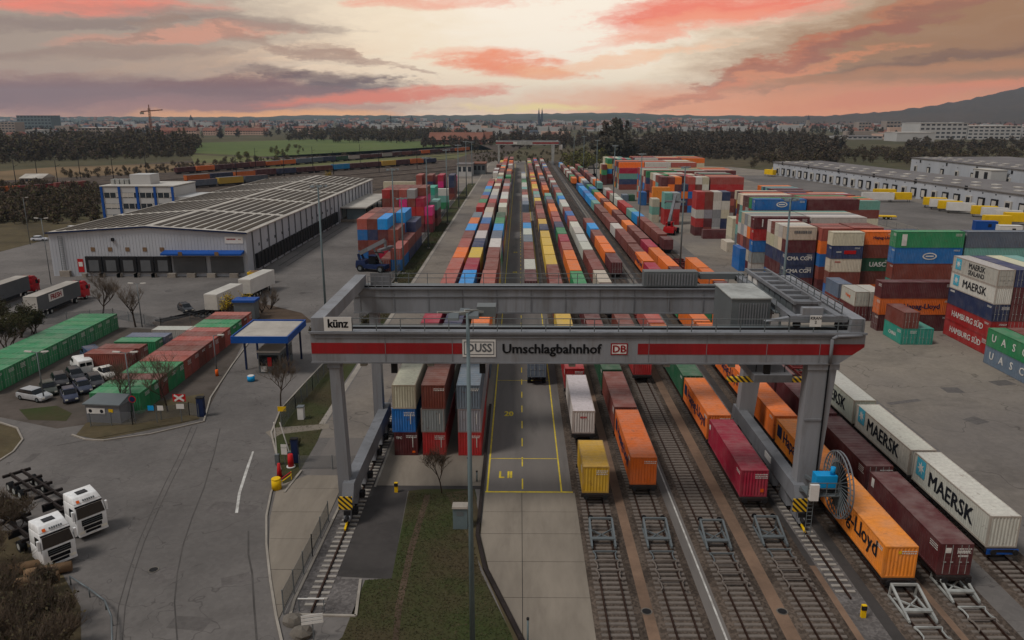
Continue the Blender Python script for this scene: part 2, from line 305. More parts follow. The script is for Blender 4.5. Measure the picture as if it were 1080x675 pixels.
# ------------------------------------------------------------------ ground, roads, tracks
def sheet(name, pts, level, m, kind='structure', parent=None):
    z = level * .004
    me = bpy.data.meshes.new(name); me.from_pydata([(p[0], p[1], z) for p in pts], [], [tuple(range(len(pts)))]); me.materials.append(M[m]); me.update()
    o = put(name, me, parent)
    if me.polygons[0].normal.z < 0: me.flip_normals()
    if kind and parent is None: tag(o, kind=kind)
    return o
def rect(name, x0, x1, y0, y1, level, m, **k): return sheet(name, [(x0, y0), (x1, y0), (x1, y1), (x0, y1)], level, m, **k)
def pxs(*pts): return [P(x, y) for x, y in pts]
def clip(poly, region):                                    # convex region, counter-clockwise
    out = list(poly); n = len(region)
    for i in range(n):
        a, b = region[i], region[(i + 1) % n]; src = out; out = []
        side = lambda p: (b[0] - a[0]) * (p[1] - a[1]) - (b[1] - a[1]) * (p[0] - a[0])
        for j in range(len(src)):
            p, q = src[j], src[(j + 1) % len(src)]; sp, sq = side(p), side(q)
            if sp >= 0: out.append(p)
            if (sp > 0) != (sq > 0) and sp != sq:
                t = sp / (sp - sq); out.append((p[0] + (q[0] - p[0]) * t, p[1] + (q[1] - p[1]) * t))
        if not out: return []
    return out
me = MB(); me.box(-9000, 9000, -300, 9000, -3, -.06); tag(me.build('ground', M['terrain']), kind='structure')
rect('yard_paving', -137, 45, 18, 330, 0, 'asphalt')
sheet('yard_paving', [(45, 18), (190, 18), (195, 180), (165, 520), (120, 640), (-70, 640), (-45, 330), (45, 330)], 0, 'yard')
sheet('service_road', [(128, 120), (172, 120), (160, 480), (128, 480)], 1, 'asphalt')
# fields and open land behind
sheet('field', pxs((198, 151), (330, 147), (500, 150), (520, 158), (420, 162), (300, 166), (200, 161)), 2, 'field')
sheet('field', pxs((200, 163), (300, 168), (420, 164), (500, 160), (480, 168), (300, 178), (205, 172)), 3, 'field_dull')
sheet('straw_meadow', pxs((-30, 183), (60, 176), (160, 173), (260, 171), (255, 178), (150, 183), (-30, 192)), 4, 'straw')
sheet('meadow', pxs((-80, 300), (-10, 268), (48, 253), (110, 246), (100, 232), (-60, 236)), 4, 'brown_grass')
sheet('rail_yard', [(-330, 290), (-60, 335), (-20, 640), (10, 1000), (-60, 1000), (-330, 520)], 2, 'ballast'); sheet('scrub_strip', pxs((190, 182), (330, 171), (470, 163), (520, 160), (520, 158), (420, 161), (300, 168), (190, 178)), 6, 'brown_grass')
sheet('rough_ground', [(20, 640), (150, 560), (260, 640), (260, 900), (20, 900)], 3, 'brown_grass')
# left side: parking lot, verges
sheet('parking_lot', pxs((-60, 470), (0, 440), (60, 452), (97, 447), (215, 440), (262, 352), (120, 345), (-60, 398)), 1, 'lot')
sheet('kerb_island', pxs((-40, 470), (0, 447), (18, 452), (24, 463), (14, 476), (-40, 512)), 3, 'brown_grass')
sheet('kerb_island', pxs((20, 432), (60, 428), (76, 436), (70, 444), (30, 443)), 4, 'grass')
sheet('verge', pxs((90, 447), (80, 459), (105, 464), (190, 447), (210, 442), (215, 415), (130, 430)), 3, 'brown_grass')
sheet('verge', pxs((170, 352), (262, 345), (330, 340), (318, 330), (268, 318), (160, 340)), 4, 'soil')
sheet('verge', pxs((-60, 700), (-60, 560), (10, 560), (60, 595), (85, 640), (86, 700)), 4, 'brown_grass')
sheet('grass_island', pxs((287, 455), (296, 432), (318, 408), (352, 372), (392, 340), (405, 340), (352, 420), (335, 465), (318, 494), (300, 516), (296, 500), (291, 478)), 4, 'grass')
sheet('footpath', pxs((280, 456), (292, 451), (347, 447), (347, 452), (296, 458), (287, 463)), 6, 'concrete')
sheet('service_lane', [(-22.3, 80), (-16.2, 80), (-16.2, 600), (-22.3, 600)], 2, 'yard')
sheet('lane_edging', [(-23.2, 84), (-22.5, 84), (-22.5, 600), (-23.2, 600)], 5, 'concrete_pale')
rect('verge', -27.3, -23.3, 125, 420, 5, 'grass')
# concrete drive beside the left crane rail, slab by slab
def slabs(name, region, xs, ys, level, m):
    base = sheet(name, region, level, 'asphalt_dark')
    for i in range(len(xs) - 1):
        for j in range(len(ys) - 1):
            g = .025
            q = clip([(xs[i] + g, ys[j] + g), (xs[i + 1] - g, ys[j] + g), (xs[i + 1] - g, ys[j + 1] - g), (xs[i] + g, ys[j + 1] - g)], region)
            if len(q) < 3: continue
            mb = MB(); mb.prism([(p[0], p[1]) for p in q], level * .004 + .002, level * .004 + .05 + random.uniform(-.006, .006)); mb.build('slab', M[m], base)
    return base
def ccw(p):
    a = sum(p[i][0] * p[(i + 1) % len(p)][1] - p[(i + 1) % len(p)][0] * p[i][1] for i in range(len(p)))
    return p if a > 0 else p[::-1]
drive_hull = ccw([(-17.0, 47.6), (-16.95, 62), (-17.1, 70.6), (-21.0, 70.6), (-23.3, 68.2), (-22.1, 62.3), (-19.8, 54.3)])
slabs('concrete_drive', drive_hull, [-26, -16], [40, 49.5, 54, 58.6, 63.2, 67.8, 72], 2, 'concrete')
rect('drive_approach', -20.9, -16.6, 70.7, 80, 2, 'asphalt_lane')
lane_hull = ccw([(-3.25, 67.1), (-3.25, 59.2), (-2.35, 54.2), (1.0, 44), (4.6, 33), (5.3, 33), (5.3, 67.1)])
slabs('concrete_lane', lane_hull, [-4, .3, 5.6], [28, 34, 40, 45.5, 50.5, 55.3, 59.6, 63.4, 68], 2, 'concrete')
rect('truck_lane', -3.25, 5.3, 67.15, 620, 2, 'asphalt_lane')
def kerb(name, pts, w=.18, h=.12, m='concrete_pale'):
    mb = MB()
    for a, b in zip(pts, pts[1:]): mb.bar((a[0], a[1], h / 2), (b[0], b[1], h / 2), w, h + .04)
    return tag(mb.build(name, M[m]), kind='structure')
kerb('kerb', pxs((300, 690), (291, 650), (285, 612), (281, 575), (281, 545), (286, 520), (292, 508), (296, 496), (291, 478), (286, 457), (296, 432), (318, 408), (352, 372)))
kerb('kerb', pxs((-30, 505), (14, 477), (24, 464), (18, 452), (0, 446)))
kerb('kerb', pxs((76, 459), (90, 464), (110, 465), (160, 458), (215, 445), (222, 420), (245, 385), (262, 362)))
kerb('kerb', pxs((318, 497), (300, 520)), .2, .12)
kerb('lane_guard_kerb', [(-3.5, 90), (-3.5, 59.3), (-2.65, 54.2), (.72, 44), (.72, 34)], .3, .28, 'undercarriage')
# lawn and strips between left rail and lane
sheet('lawn', [(p.x, p.y) for p in pxs((431, 518), (446, 512), (500, 512))] + [(-3.9, 66), (-3.9, 59), (-3.0, 54), (.3, 44), (.3, 30), (-18, 30)] + [(p.x, p.y) for p in pxs((340, 690), (361, 672), (385, 612), (413, 610))], 4, 'grass')
sheet('worn_path', pxs((448, 522), (454, 522), (437, 580), (424, 640), (418, 700), (412, 700), (417, 640), (430, 580)), 6, 'soil')
sheet('worn_path', pxs((470, 520), (500, 516), (506, 548), (520, 590), (548, 655), (560, 690), (548, 690), (520, 625), (490, 560)), 6, 'brown_grass')
sheet('service_path', pxs((397, 486), (440, 486), (512, 486), (510, 516), (447, 516), (430, 518), (413, 611), (355, 608), (368, 575)), 5, 'asphalt_dark')
sheet('stack_pad', [(-13.7, 68.5), (-3.3, 68.5), (-3.3, 600), (-13.7, 600)], 7, 'concrete')
sheet('stack_pad_kerb', [(-13.95, 68.2), (-13.72, 68.2), (-13.72, 80), (-13.95, 80)], 8, 'concrete_pale')
sheet('gravel_bed', [(-16.5, 48.3), (-11.6, 48.3), (-12.2, 52.8), (-13.7, 52.8), (-13.7, 600), (-16.1, 600), (-16.4, 60)], 4, 'gravel')
kerb('kerb', [(-16.2, 90), (-16.4, 62), (-16.5, 50), (-16.3, 48.3), (-11.6, 48.2), (-12.15, 52.7)], .2, .1)
# right of the lane: ballast with tan paths and paved strips
rect('ballast_bed', 5.35, 41.0, 30, 640, 1, 'ballast')
for x0, x1, y0, y1, m in ((8.75, 10.15, 30, 640, 'tan_soil'), (18.1, 19.75, 30, 640, 'tan_soil'), (30.0, 31.2, 30, 640, 'tan_soil'), (13.25, 15.1, 30, 640, 'asphalt_lane'),
                          (22.3, 23.6, 30, 55, 'tan_soil'), (22.5, 23.6, 55, 640, 'asphalt_dark'), (25.5, 26.9, 30, 640, 'asphalt_dark'), (34.4, 36.9, 30, 640, 'asphalt'), (23.6, 25.5, 30, 640, 'gravel')):
    rect('path_strip', x0, x1, y0, y1, 3, m)
rect('white_line', 14.13, 14.27, 30, 330, 4, 'white_mark')
# lane markings
lm = MB()
rect('yellow_line', -3.08, -2.92, 67.3, 600, 3, 'yellow_mark'); rect('yellow_line', 4.0, 4.14, 67.3, 600, 3, 'yellow_mark'); rect('yellow_line', -3.2, 5.25, 67.2, 67.45, 4, 'yellow_mark')
for j, yy in enumerate((74.7, 99.5, 124, 149, 174)): rect('yellow_line', -2.9, 4.0, yy, yy + .13, 4, 'yellow_mark')
y = 67.9; k = 0
while y < 330:
    rect('lane_dash', .3, .43, y, y + 2.2, 4, 'yellow_mark'); y += 5.0
for txt, y, x in (('L II', 70.9, -1.3), ('20', 87.3, -1.2), ('I L', 108, -1.0), ('21', 150, -1), ('22', 175, -1), ('23', 202, -1)):
    o = put('road_lettering', text_mesh(txt, 1.5, M['yellow_mark'], .045), None, (x, y, .02)); o.scale = (.72, 1.4, 1); tag(o, kind='structure')
sheet('white_arc', pxs((248, 541), (251, 541), (254, 520), (262, 495), (268, 476), (266, 476), (259, 495), (251, 520)), 4, 'white_mark')
def manhole(x, y):
    mb = MB(); mb.tube((0, 0, .012), (0, 0, .03), .42, .42, 14, 0); mb.tube((0, 0, .03), (0, 0, .034), .33, .33, 14, 1); p = P(x, y)
    return mb.build('manhole_cover', [M['stone'], M['dark']], None, (p.x, p.y, 0))
for (x, y, l) in ((682, 645, 'round manhole cover in the tan path between the two left tracks'), (825, 645, 'round manhole cover in the tan path beyond the white line'), (162, 601, 'round manhole cover in the asphalt of the wide road')):
    tag(manhole(x, y), l, 'manhole cover', 'manhole covers')
# asphalt seams and tar lines on the wide left road
def tar(pts, w): 
    mb = MB(); q = pxs(*pts)
    for a, b in zip(q, q[1:]):
        d = (b - a).normalized(); n = Vector((-d.y, d.x, 0)) * w / 2; mb.add([a - n, b - n, b + n, a + n], [(0, 1, 2, 3)])
    o = mb.build('tar_seam', M['tar'], None, (0, 0, .012)); tag(o, kind='structure')
tar([(202, 450), (188, 482), (175, 508), (160, 540), (147, 570), (135, 605), (125, 640), (121, 690)], .07); tar([(208, 450), (194, 482), (181, 508), (166, 540), (152, 572), (141, 605), (132, 640), (128, 690)], .07)
tar([(232, 452), (226, 478), (215, 515), (203, 545), (193, 575), (187, 605), (184, 635), (188, 690)], .1)
tar([(262, 560), (262, 585), (266, 605), (268, 640), (272, 690)], .14); tar([(60, 470), (140, 455), (200, 444)], .12)
rsp = random.Random(5)
for i in range(26):                                        # repaired patches in the asphalt
    px, py = rsp.choice(((rsp.uniform(20, 270), rsp.uniform(450, 660)), (rsp.uniform(100, 330), rsp.uniform(290, 345)), (rsp.uniform(900, 1070), rsp.uniform(400, 520))))
    c = P(px, py); a = rsp.uniform(0, 3); w, h = rsp.uniform(.5, 2.2), rsp.uniform(1.2, 5); q = []
    for sx, sy in ((-1, -1), (1, -1), (1.02, .1), (.9, 1), (-1, .95)): x_, y_ = sx * w / 2, sy * h / 2; q.append((c.x + x_ * math.cos(a) - y_ * math.sin(a), c.y + x_ * math.sin(a) + y_ * math.cos(a)))
    sheet('asphalt_patch', q, 2, 'patch')
# railway tracks
def I_profile(mb, x, y0, y1, z0, m=0):
    mb.box(x - .07, x + .07, y0, y1, z0, z0 + .03, m); mb.box(x - .02, x + .02, y0, y1, z0 + .028, z0 + .13, m); mb.box(x - .036, x + .036, y0, y1, z0 + .128, z0 + .165, 1)
sl_me = MB().hexa([(-1.3, -.15, .0), (1.3, -.15, .0), (1.3, .15, .0), (-1.3, .15, .0)], [(-1.28, -.12, .07), (1.28, -.12, .07), (1.28, .12, .07), (-1.28, .12, .07)]).mesh('sleeper', M['sleeper'])
TR = {1: 7.0, 2: 11.6, 3: 16.4, 4: 21.2, 5: 28.3, 6: 32.6, 7: 38.5}
START = {1: 65, 2: 67, 3: 99, 4: 65, 5: 52, 6: 52, 7: 56}
for k, x in TR.items():
    root = tag(link(bpy.data.objects.new('railway_track', None)), kind='structure'); root.location = (x, 0, 0)
    bed = MB(); bed.hexa([(-1.95, 30, .005), (1.95, 30, .005), (1.95, 640, .005), (-1.95, 640, .005)], [(-1.55, 30, .05), (1.55, 30, .05), (1.55, 640, .05), (-1.55, 640, .05)]); bed.build('ballast', M['ballast'], root)
    for s in (-.7535, .7535):
        mb = MB(); I_profile(mb, s, 30, 640, .1); mb.build('rail', [M['rail'], M['rail'] if k != 7 else M['rail']], root)
    y = 40.0; end = START[k] + 6
    while y < end: put('sleeper', sl_me, root, (random.uniform(-.02, .02), y, .045)); y += .62
    far = MB()
    while y < 330: far.box(-1.28, 1.28, y - .12, y + .12, .05, .11); y += .62
    tag(far.build('sleeper', M['sleeper_far'], root), kind='stuff')
pad_me = MB().box(-.32, .32, -.14, .14, 0, .07).mesh('rail_pad', M['pad'])
for x, y0 in ((-14.85, 49.5), (24.5, 51.5)):
    root = tag(link(bpy.data.objects.new('crane_rail', None)), kind='structure'); root.location = (x, 0, 0)
    mb = MB(); mb.box(-.06, .06, y0 - 1.0, 640, .06, .22); mb.build('rail', M['rail'], root)
    y = y0; k = 0
    while y < 110:
        for s in (-.42, .42): put('rail_pad', pad_me, root, (s, y, .02))
        y += .72
    far = MB()
    while y < 420: far.box(-.74, -.1, y - .14, y + .14, .03, .09); far.box(.1, .74, y - .14, y + .14, .03, .09); y += .72
    tag(far.build('rail_pad', M['pad'], root), kind='stuff')
# catch-frame buffer stops with braking ladders behind them
def buffer_stop(x, y, label, ladder=4, m='galv'):
    t = thing('buffer_stop', label, 'buffer stop', (x, y, 0), 0, 'buffer stops at the near track ends')
    for s in (-.95, .95):
        f = MB(); f.bar((s, 1.5, .3), (s, 1.35, 1.32), .14, .12); f.bar((s, 1.35, 1.3), (s * 1.02, -1.6, .35), .16, .14); f.bar((s, 1.6, .3), (s, -1.7, .3), .14, .12); f.build('side_frame', M[m], t)
    b = MB(); b.bar((-1.0, 1.38, 1.3), (1.0, 1.38, 1.3), .16, .16); b.build('crossbar', M[m], t)
    b = MB(); b.bar((-.85, 1.0, .42), (.85, -.6, .42), .1, .1); b.bar((.85, 1.0, .42), (-.85, -.6, .42), .1, .1); b.build('cross_brace', M[m], t)
    b = MB(); b.bar((-.98, -.75, .62), (.98, -.75, .62), .35, .14); b.build('tie_plate', M[m], t)
    for i, s in enumerate((-.8, .8)):
        b = MB(); b.tube((s, 1.45, 1.05), (s, 1.95, 1.05), .09, .09, 8); b.tube((s, 1.95, 1.05), (s, 2.03, 1.05), .22, .22, 10); b.build('buffer', M['dark'], t)
    for j in range(ladder):
        yy = -2.3 - j * 1.35
        b = MB(); b.bar((-.98, yy, .36), (.98, yy, .36), .1, .12)
        for s in (-1, 1): b.bar((s * .98, yy, .36), (s * .8, yy - .35, .33), .08, .1); b.bar((s * .8, yy - .35, .33), (s * .8, yy - 1.0, .33), .08, .1); b.bar((s * .8, yy - 1.0, .33), (s * .98, yy - 1.35, .36), .08, .1)
        b.build('brake_rung', M['sleeper' if j else m], t)
    return t
for k, px, py, l, n in ((1, 640, 570, 'grey steel buffer stop before the yellow container wagon', 3), (2, 690, 570, 'grey steel buffer stop left of the white line, facing the orange container', 4),
                        (3, 752, 572, 'grey steel buffer stop on the empty track right of the white line', 4), (4, 816, 568, 'grey steel buffer stop facing the crimson container', 4),
                        (5, 965, 645, 'pale steel buffer stop below the orange lettered container', 2), (6, 1025, 625, 'pale steel buffer stop at the bottom right facing the brown container doors', 2)):
    buffer_stop(TR[k], P(px, py).y, l, n, 'galv_pale' if k > 4 else 'galv')
def bollard(x, y, label):
    mb = MB(); t = thing('yellow_post', label, 'marker post', tuple(P(x, y)), 0, 'yellow marker posts')
    mb.box(-.16, .16, -.12, .12, 0, 1.0); mb.build('post', M['yellow'], t); mb = MB(); mb.box(-.17, .17, -.14, .02, .62, .95); mb.tube((0, -.2, .75), (0, -.13, .75), .09, .09, 8); mb.build('lens', M['dark'], t)
bollard(910, 651, 'short yellow marker post at the end of the right crane rail'); bollard(418, 519, 'short yellow marker post on the dark path before the storage stacks')
# ------------------------------------------------------------------ gantry crane
def railing(mb, p0, p1, n, h=1.1, r=.035):
    p0 = Vector(p0); p1 = Vector(p1); up = Vector((0, 0, 1))
    for i in range(n + 1):
        q = p0.lerp(p1, i / n); mb.bar(q, q + up * h, r * 2, r * 2)
    for hh in (h, h * .55): mb.bar(p0 + up * hh, p1 + up * hh, r * 1.6, r * 1.6)
def gantry(full=True, loc=(0, 0, 0), label='', grp='gantry cranes'):
    t = thing('gantry_crane', label, 'gantry crane', loc, 0, grp)
    G = M['steel_grey']; XL, XR = -17.4, 28.7; Y0, Y1 = 62.2, 79.4; ZB, ZT = 14.5, 17.15
    if not full: Y0, Y1 = 0, 17
    # front girder with cut right end, painted bands proud of the web
    def girder(y0, y1, name):
        mb = MB(); mb.yprism([(XL, ZB), (XR - 2.0, ZB), (XR, ZB + 1.45), (XR, ZT), (XL, ZT)], y0, y1); g = mb.build(name, G, t)
        f = MB(); f.box(XL - .06, XR + .06, y0 - .16, y0 - .003, ZT - .12, ZT + .06); f.box(XL - .05, XR - 1.95, y0 - .1, y0 - .004, ZB - .05, ZB + .07); f.build('flange', M['steel_side'], g)
        return g
    gf = girder(Y0, Y0 + 1.6, 'girder')
    a, b = ZB + .78, ZB + 1.72
    def band(x0, x1, cut=False):
        pts = [(x0, a), (x1, a), (x1, b), (x0, b)] if not cut else [(x0, a), (XR - .93, a), (XR - .02, ZB + 1.46), (XR - .02, b), (x0, b)]
        MB().yprism(pts, Y0 - .02, Y0 - .001).build('red_stripe', M['crane_red'], gf)
    band(XL + .03, -4.75); band(9.9, XR, True)
    p = MB(); p.box(-4.72, -1.95, Y0 - .05, Y0 - .002, ZB + .55, ZB + 2.05); p.build('sign_plate', M['white_paint'], gf)
    # outlined DUSS emblem: dark letter strokes inside a frame
    ez = Y0 - .055
    for (q0, q1, r0, r1) in ((-4.6, -2.07, .72, .79), (-4.6, -2.07, 1.81, 1.88), (-4.6, -4.53, .79, 1.81), (-2.14, -2.07, .79, 1.81)): MB().box(q0, q1, ez - .004, ez, ZB + r0, ZB + r1).build('emblem_border', M['canvas_grey'], gf)
    put('lettering', text_mesh('DUSS', 1.0, M['canvas_grey'], .03, .002), gf, (-3.335, ez - .006, ZB + 1.3), rot=FRONT, scale=(.9, 1, 1))
    put('lettering', text_mesh('Umschlagbahnhof', 1.16, M['black'], .03), gf, (2.7, Y0 - .03, ZB + 1.22), rot=FRONT)
    r = MB(); r.box(7.65, 9.05, Y0 - .04, Y0 - .002, ZB + .75, ZB + 1.75, 0); r.box(7.75, 8.95, Y0 - .05, Y0 - .041, ZB + .85, ZB + 1.65, 1); r.build('emblem_plate', [M['crane_red'], M['white_paint']], gf)
    put('lettering', text_mesh('DB', .88, M['crane_red'], .035), gf, (8.35, Y0 - .06, ZB + 1.24), rot=FRONT)
    for x in (-11.2, -5.6, 10.8, 15.6, 20.6, 25.0): MB().box(x, x + .05, Y0 - .03, Y0 - .0215, ZB + .1, ZT - .13).build('weld_seam', M['steel_side'], gf)
    gb = girder(Y1, Y1 + 1.6, 'girder')
    [MB().box(x, x + .12, Y1 - .05, Y1 - .002, ZB + .08, ZT - .14).build('stiffener', M['steel_side'], gb) for x in np.arange(-16.8, 27, 3.6)]
    r = MB(); r.box(XL, 22, Y1 - .09, Y1 - .003, ZT - .95, ZT - .85); r.build('cable_tray', M['steel_side'], gb)
    # crane-way rails and walkways
    for y in (Y0 + 1.1, Y1 + .4):
        r = MB(); r.box(XL + 1, XR - .5, y - .08, y + .08, ZT + .001, ZT + .16); r.build('trolley_rail', M['dark'], t)
    w = MB(); w.box(XL, XR, Y0 + 1.62, Y0 + 2.3, ZT - .06, ZT); railing(w, (XL + 1.5, Y0 + .12, ZT + .06), (XR - .3, Y0 + .12, ZT + .06), 22); w.build('walkway', M['galv'], t)
    w = MB(); w.box(XL, XR, Y1 + 1.62, Y1 + 2.5, ZT - .06, ZT); railing(w, (XL + 1.5, Y1 + 2.4, ZT), (XR - .3, Y1 + 2.4, ZT), 22); w.build('walkway', M['galv'], t)
    # end ties
    for x in (XL + .05, XR - 1.15):
        e = MB(); e.box(x, x + 1.1, Y0 + .25, Y1 + 1.4, ZT + .003, ZT + 1.15); e.build('end_tie', G, t)
    s = MB(); s.box(-16.2, -13.9, Y0 - .03, Y0 + .02, ZT + .1, ZT + 1.3); s.build('maker_plate', M['white_paint'], t)
    put('lettering', text_mesh('künz', 1.02, M['black'], .045), t, (-15.05, Y0 - .035, ZT + .72), rot=FRONT, scale=(.88, 1, 1))
    for z in (ZT - .3, ZT - .42): MB().tube((XL + .4, Y0 - .06, z), (XR - 1.2, Y0 - .06, z), .035, .035, 6).build('cable_run', M['steel_side'], gf)
    for x in (-13.2, -7.5, 4.5, 12.5, 18.0):
        fl = MB(); fl.bar((x, Y0 + .8, ZB - .002), (x, Y0 + .8, ZB - .3), .08, .08); fl.box(x - .28, x + .28, Y0 + .55, Y0 + 1.05, ZB - .5, ZB - .29); fl.build('floodlight', M['galv_pale'], gf)
    # legs
    def leg(bx, tx, y, wb, wt, d, name='leg', z0=1.9):
        mb = MB(); mb.hexa([(bx - wb / 2, y, z0), (bx + wb / 2, y, z0), (bx + wb / 2, y + d, z0), (bx - wb / 2, y + d, z0)],
                           [(tx - wt / 2, y, ZB - .002), (tx + wt / 2, y, ZB - .002), (tx + wt / 2, y + d, ZB - .002), (tx - wt / 2, y + d, ZB - .002)])
        return mb.build(name, G, t)
    lg = leg(-15.35, -15.6, Y0 + .12, 1.0, .86, 1.25); MB().box(-16.15, -15.05, Y0 + .05, Y0 + 1.45, ZB - .5, ZB - .01).build('leg_head', M['steel_side'], lg)
    leg(-15.35, -15.4, Y1 + .15, 1.0, .95, 1.25)
    lr = leg(25.1, 25.5, Y0 + .12, 1.7, 2.4, 1.3); MB().bar((25.85, Y0 + .05, 4), (25.95, Y0 + .05, ZB - .1), .12, .1).build('cable_pipe', M['black'], lr); MB().box(24.2, 26.85, Y0 + .02, Y0 + .115, ZB - .55, ZB - .06).build('leg_head', M['steel_grey'], lr)
    MB().box(24.35, 25.8, Y0 + .04, Y0 + .118, 9.4, 9.55).build('leg_joint', M['steel_side'], lr)
    leg(24.7, 25.5, Y1 + .15, 1.6, 2.3, 1.3)
    # pipe looping down the girder at the right end
    pp = MB(); [pp.tube(q0, q1, .14, .14, 8) for q0, q1 in (((25.9, Y0 - .2, ZB + .1), (25.9, Y0 - .2, ZB + 2.2)), ((25.9, Y0 - .2, ZB + 2.2), (26.3, Y0 - .2, ZB + 2.45)), ((26.3, Y0 - .2, ZB + 2.45), (28.3, Y0 - .2, ZB + 2.5)))]; pp.build('conduit', M['steel_side'], gf)
    # sill beams and bogies
    for x, side in ((-14.85, -1), (24.35, 1)):
        sb = MB(); sb.hexa([(x - .5, Y0 - 1.2, 2.1), (x + .5, Y0 - 1.2, 2.1), (x + .5, Y1 + 2.6, 2.1), (x - .5, Y1 + 2.6, 2.1)], [(x - .5, Y0 - .4, 3.6), (x + .5, Y0 - .4, 3.6), (x + .5, Y1 + 2.2, 3.6), (x - .5, Y1 + 2.2, 3.6)]); sill = sb.build('sill_beam', M['steel_side'], t)
        for yb in (Y0 - .6, Y0 + 2.6, Y0 + 6.5, Y1 - 5.5, Y1 - 1.5, Y1 + 1.7):
            bg = MB(); bg.hexa([(x - .28, yb - 1.1, .62), (x + .28, yb - 1.1, .62), (x + .28, yb + 1.1, .62), (x - .28, yb + 1.1, .62)], [(x - .3, yb - .45, 2.09), (x + .3, yb - .45, 2.09), (x + .3, yb + .45, 2.09), (x - .3, yb + .45, 2.09)]); bo = bg.build('bogie', M['steel_side'], t)
            for q in (-.65, .65): MB().wheel((x, yb + q, .62), .4, .2, 14).build('wheel', M['dark'], bo)
            MB().box(x + .32, x + .75, yb - .3, yb + .3, .8, 1.35).build('drive_motor', M['dark'], bo)
        hz = MB(); hz.box(x - .75, x + .45, Y0 - 1.32, Y0 - 1.22, 1.55, 2.75); hz.build('hazard_plate', M['hazard'], t)
        bf = MB(); bf.tube((x, Y0 - 2.2, .95), (x, Y0 - 1.22, .95), .17, .17, 10); bf.box(x - .28, x + .28, Y0 - 1.5, Y0 - 1.25, .5, 1.5); bf.build('buffer', M['dark'], t)
        rg = MB(); rg.bar((x, Y0 - 1.4, .6), (x, Y0 - 2.6, .34), .16, .16); rg.build('rail_clamp', M['yellow'], t)
    MB().box(-15.42, -15.3, Y0 + 8.8, Y0 + 9.4, 2.4, 3.2).build('notice', M['white_paint'], t)
    MB().box(23.8, 23.845, Y0 + 5.8, Y0 + 7.6, 2.7, 3.3).build('notice', M['white_paint'], t)
    # cable reel with drive on the near right corner
    rx, ry, rz, rr = 26.35, 58.9, 5.15, 2.75
    rl = MB()
    for i in range(28):
        a0, a1 = 2 * math.pi * i / 28, 2 * math.pi * (i + 1) / 28
        for xx in (rx - .14, rx + .14): rl.bar((xx, ry + rr * math.cos(a0), rz + rr * math.sin(a0)), (xx, ry + rr * math.cos(a1), rz + rr * math.sin(a1)), .09, .09)
    reel = rl.build('cable_reel', M['steel_side'], t)
    sp = MB()
    for i in range(72):
        a0 = 2 * math.pi * i / 72; xx = rx + (.14 if i % 2 else -.14)
        sp.bar((xx, ry + .35 * math.cos(a0), rz + .35 * math.sin(a0)), (xx, ry + rr * math.cos(a0), rz + rr * math.sin(a0)), .05, .05)
    tag(sp.build('spokes', M['galv'], reel), kind='stuff')
    cc = MB()
    for k in range(9):
        q = .9 + .11 * k
        for i in range(28):
            a0, a1 = 2 * math.pi * i / 28, 2 * math.pi * (i + 1) / 28
            cc.bar((rx, ry + q * math.cos(a0), rz + q * math.sin(a0)), (rx, ry + q * math.cos(a1), rz + q * math.sin(a1)), .1, .1)
    cc.build('cable', M['rubber'], reel); MB().wheel((rx, ry, rz), .42, .5, 14).build('hub', M['galv'], reel)
    d = MB(); d.box(24.35, 26.05, ry - .5, ry + .5, 5.05, 6.1); dr = d.build('drive_box', M['cyan'], t); MB().tube((25.75, ry - .15, 6.1), (25.75, ry - .15, 6.75), .2, .2, 10).build('motor', M['cyan'], dr); MB().box(24.3, 26.1, ry - .55, ry + .55, 4.85, 5.04).build('drive_plate', M['black'], dr)
    pf = MB(); pf.box(23.6, 26.6, ry - .9, ry + .9, 4.45, 4.55); pf.bar((24.4, ry, 4.5), (24.4, Y0 - .6, 3.3), .3, .3); pf.bar((25.9, ry, 4.5), (25.0, Y0 + .1, 4.2), .25, .25); railing(pf, (23.6, ry - .85, 4.55), (26.6, ry - .85, 4.55), 4); pf.build('reel_platform', M['galv'], t)
    MB().box(23.7, 24.4, ry - 1.15, ry - .65, 4.2, 5.6).build('control_cabinet', M['white_paint'], t)
    ld = MB(); [ld.bar((23.75 + s, ry - .7, .7), (23.75 + s, ry - .7, 4.5), .05, .05) for s in (0, .45)]; [ld.bar((23.75, ry - .7, z), (24.2, ry - .7, z), .04, .04) for z in np.arange(.9, 4.5, .35)]; ld.build('ladder', M['galv'], t)
    # trolley and its houses
    tr = MB()
    for y in (Y0 + 1.1, Y1 + .4): tr.box(22.6, 27.4, y - .35, y + .35, ZT + .75, ZT + 1.25)
    for x in (22.9, 26.7): tr.box(x - .3, x + .3, Y0 + .8, Y1 + .8, ZT + .76, ZT + 1.3)
    frame = tr.build('trolley_frame', M['steel_side'], t)
    for x in (23.3, 25, 26.8):
        for y in (Y0 + 1.1, Y1 + .4): MB().tube((x, y - .12, ZT + .48), (x, y + .12, ZT + .48), .32, .32, 12).build('trolley_wheel', M['dark'], frame)
    h = MB(); h.box(18.6, 22.0, 66.3, 72.4, 15.0, 19.1); hs = h.build('machine_house', M['galv'], t)
    v = MB(); [v.box(21.0 + .0 - 1.75 + i * .24, 21.09 - 1.75 + i * .24, 66.24, 66.298, 15.4, 18.7) for i in range(11)]; v.build('louvre', M['steel_side'], hs)
    MB().box(18.5, 22.1, 66.2, 72.5, 19.103, 19.2).build('house_roof', M['galv_pale'], hs)
    h = MB(); h.box(23.6, 25.5, 64.8, 79.2, ZT + .2, ZT + 1.85); hs = h.build('cabinet_house', M['steel_side'], t)
    fr = MB()
    for x in (23.5, 25.6): fr.bar((x, 64.6, ZT + 2.0), (x, 79.6, ZT + 2.0), .25, .3)
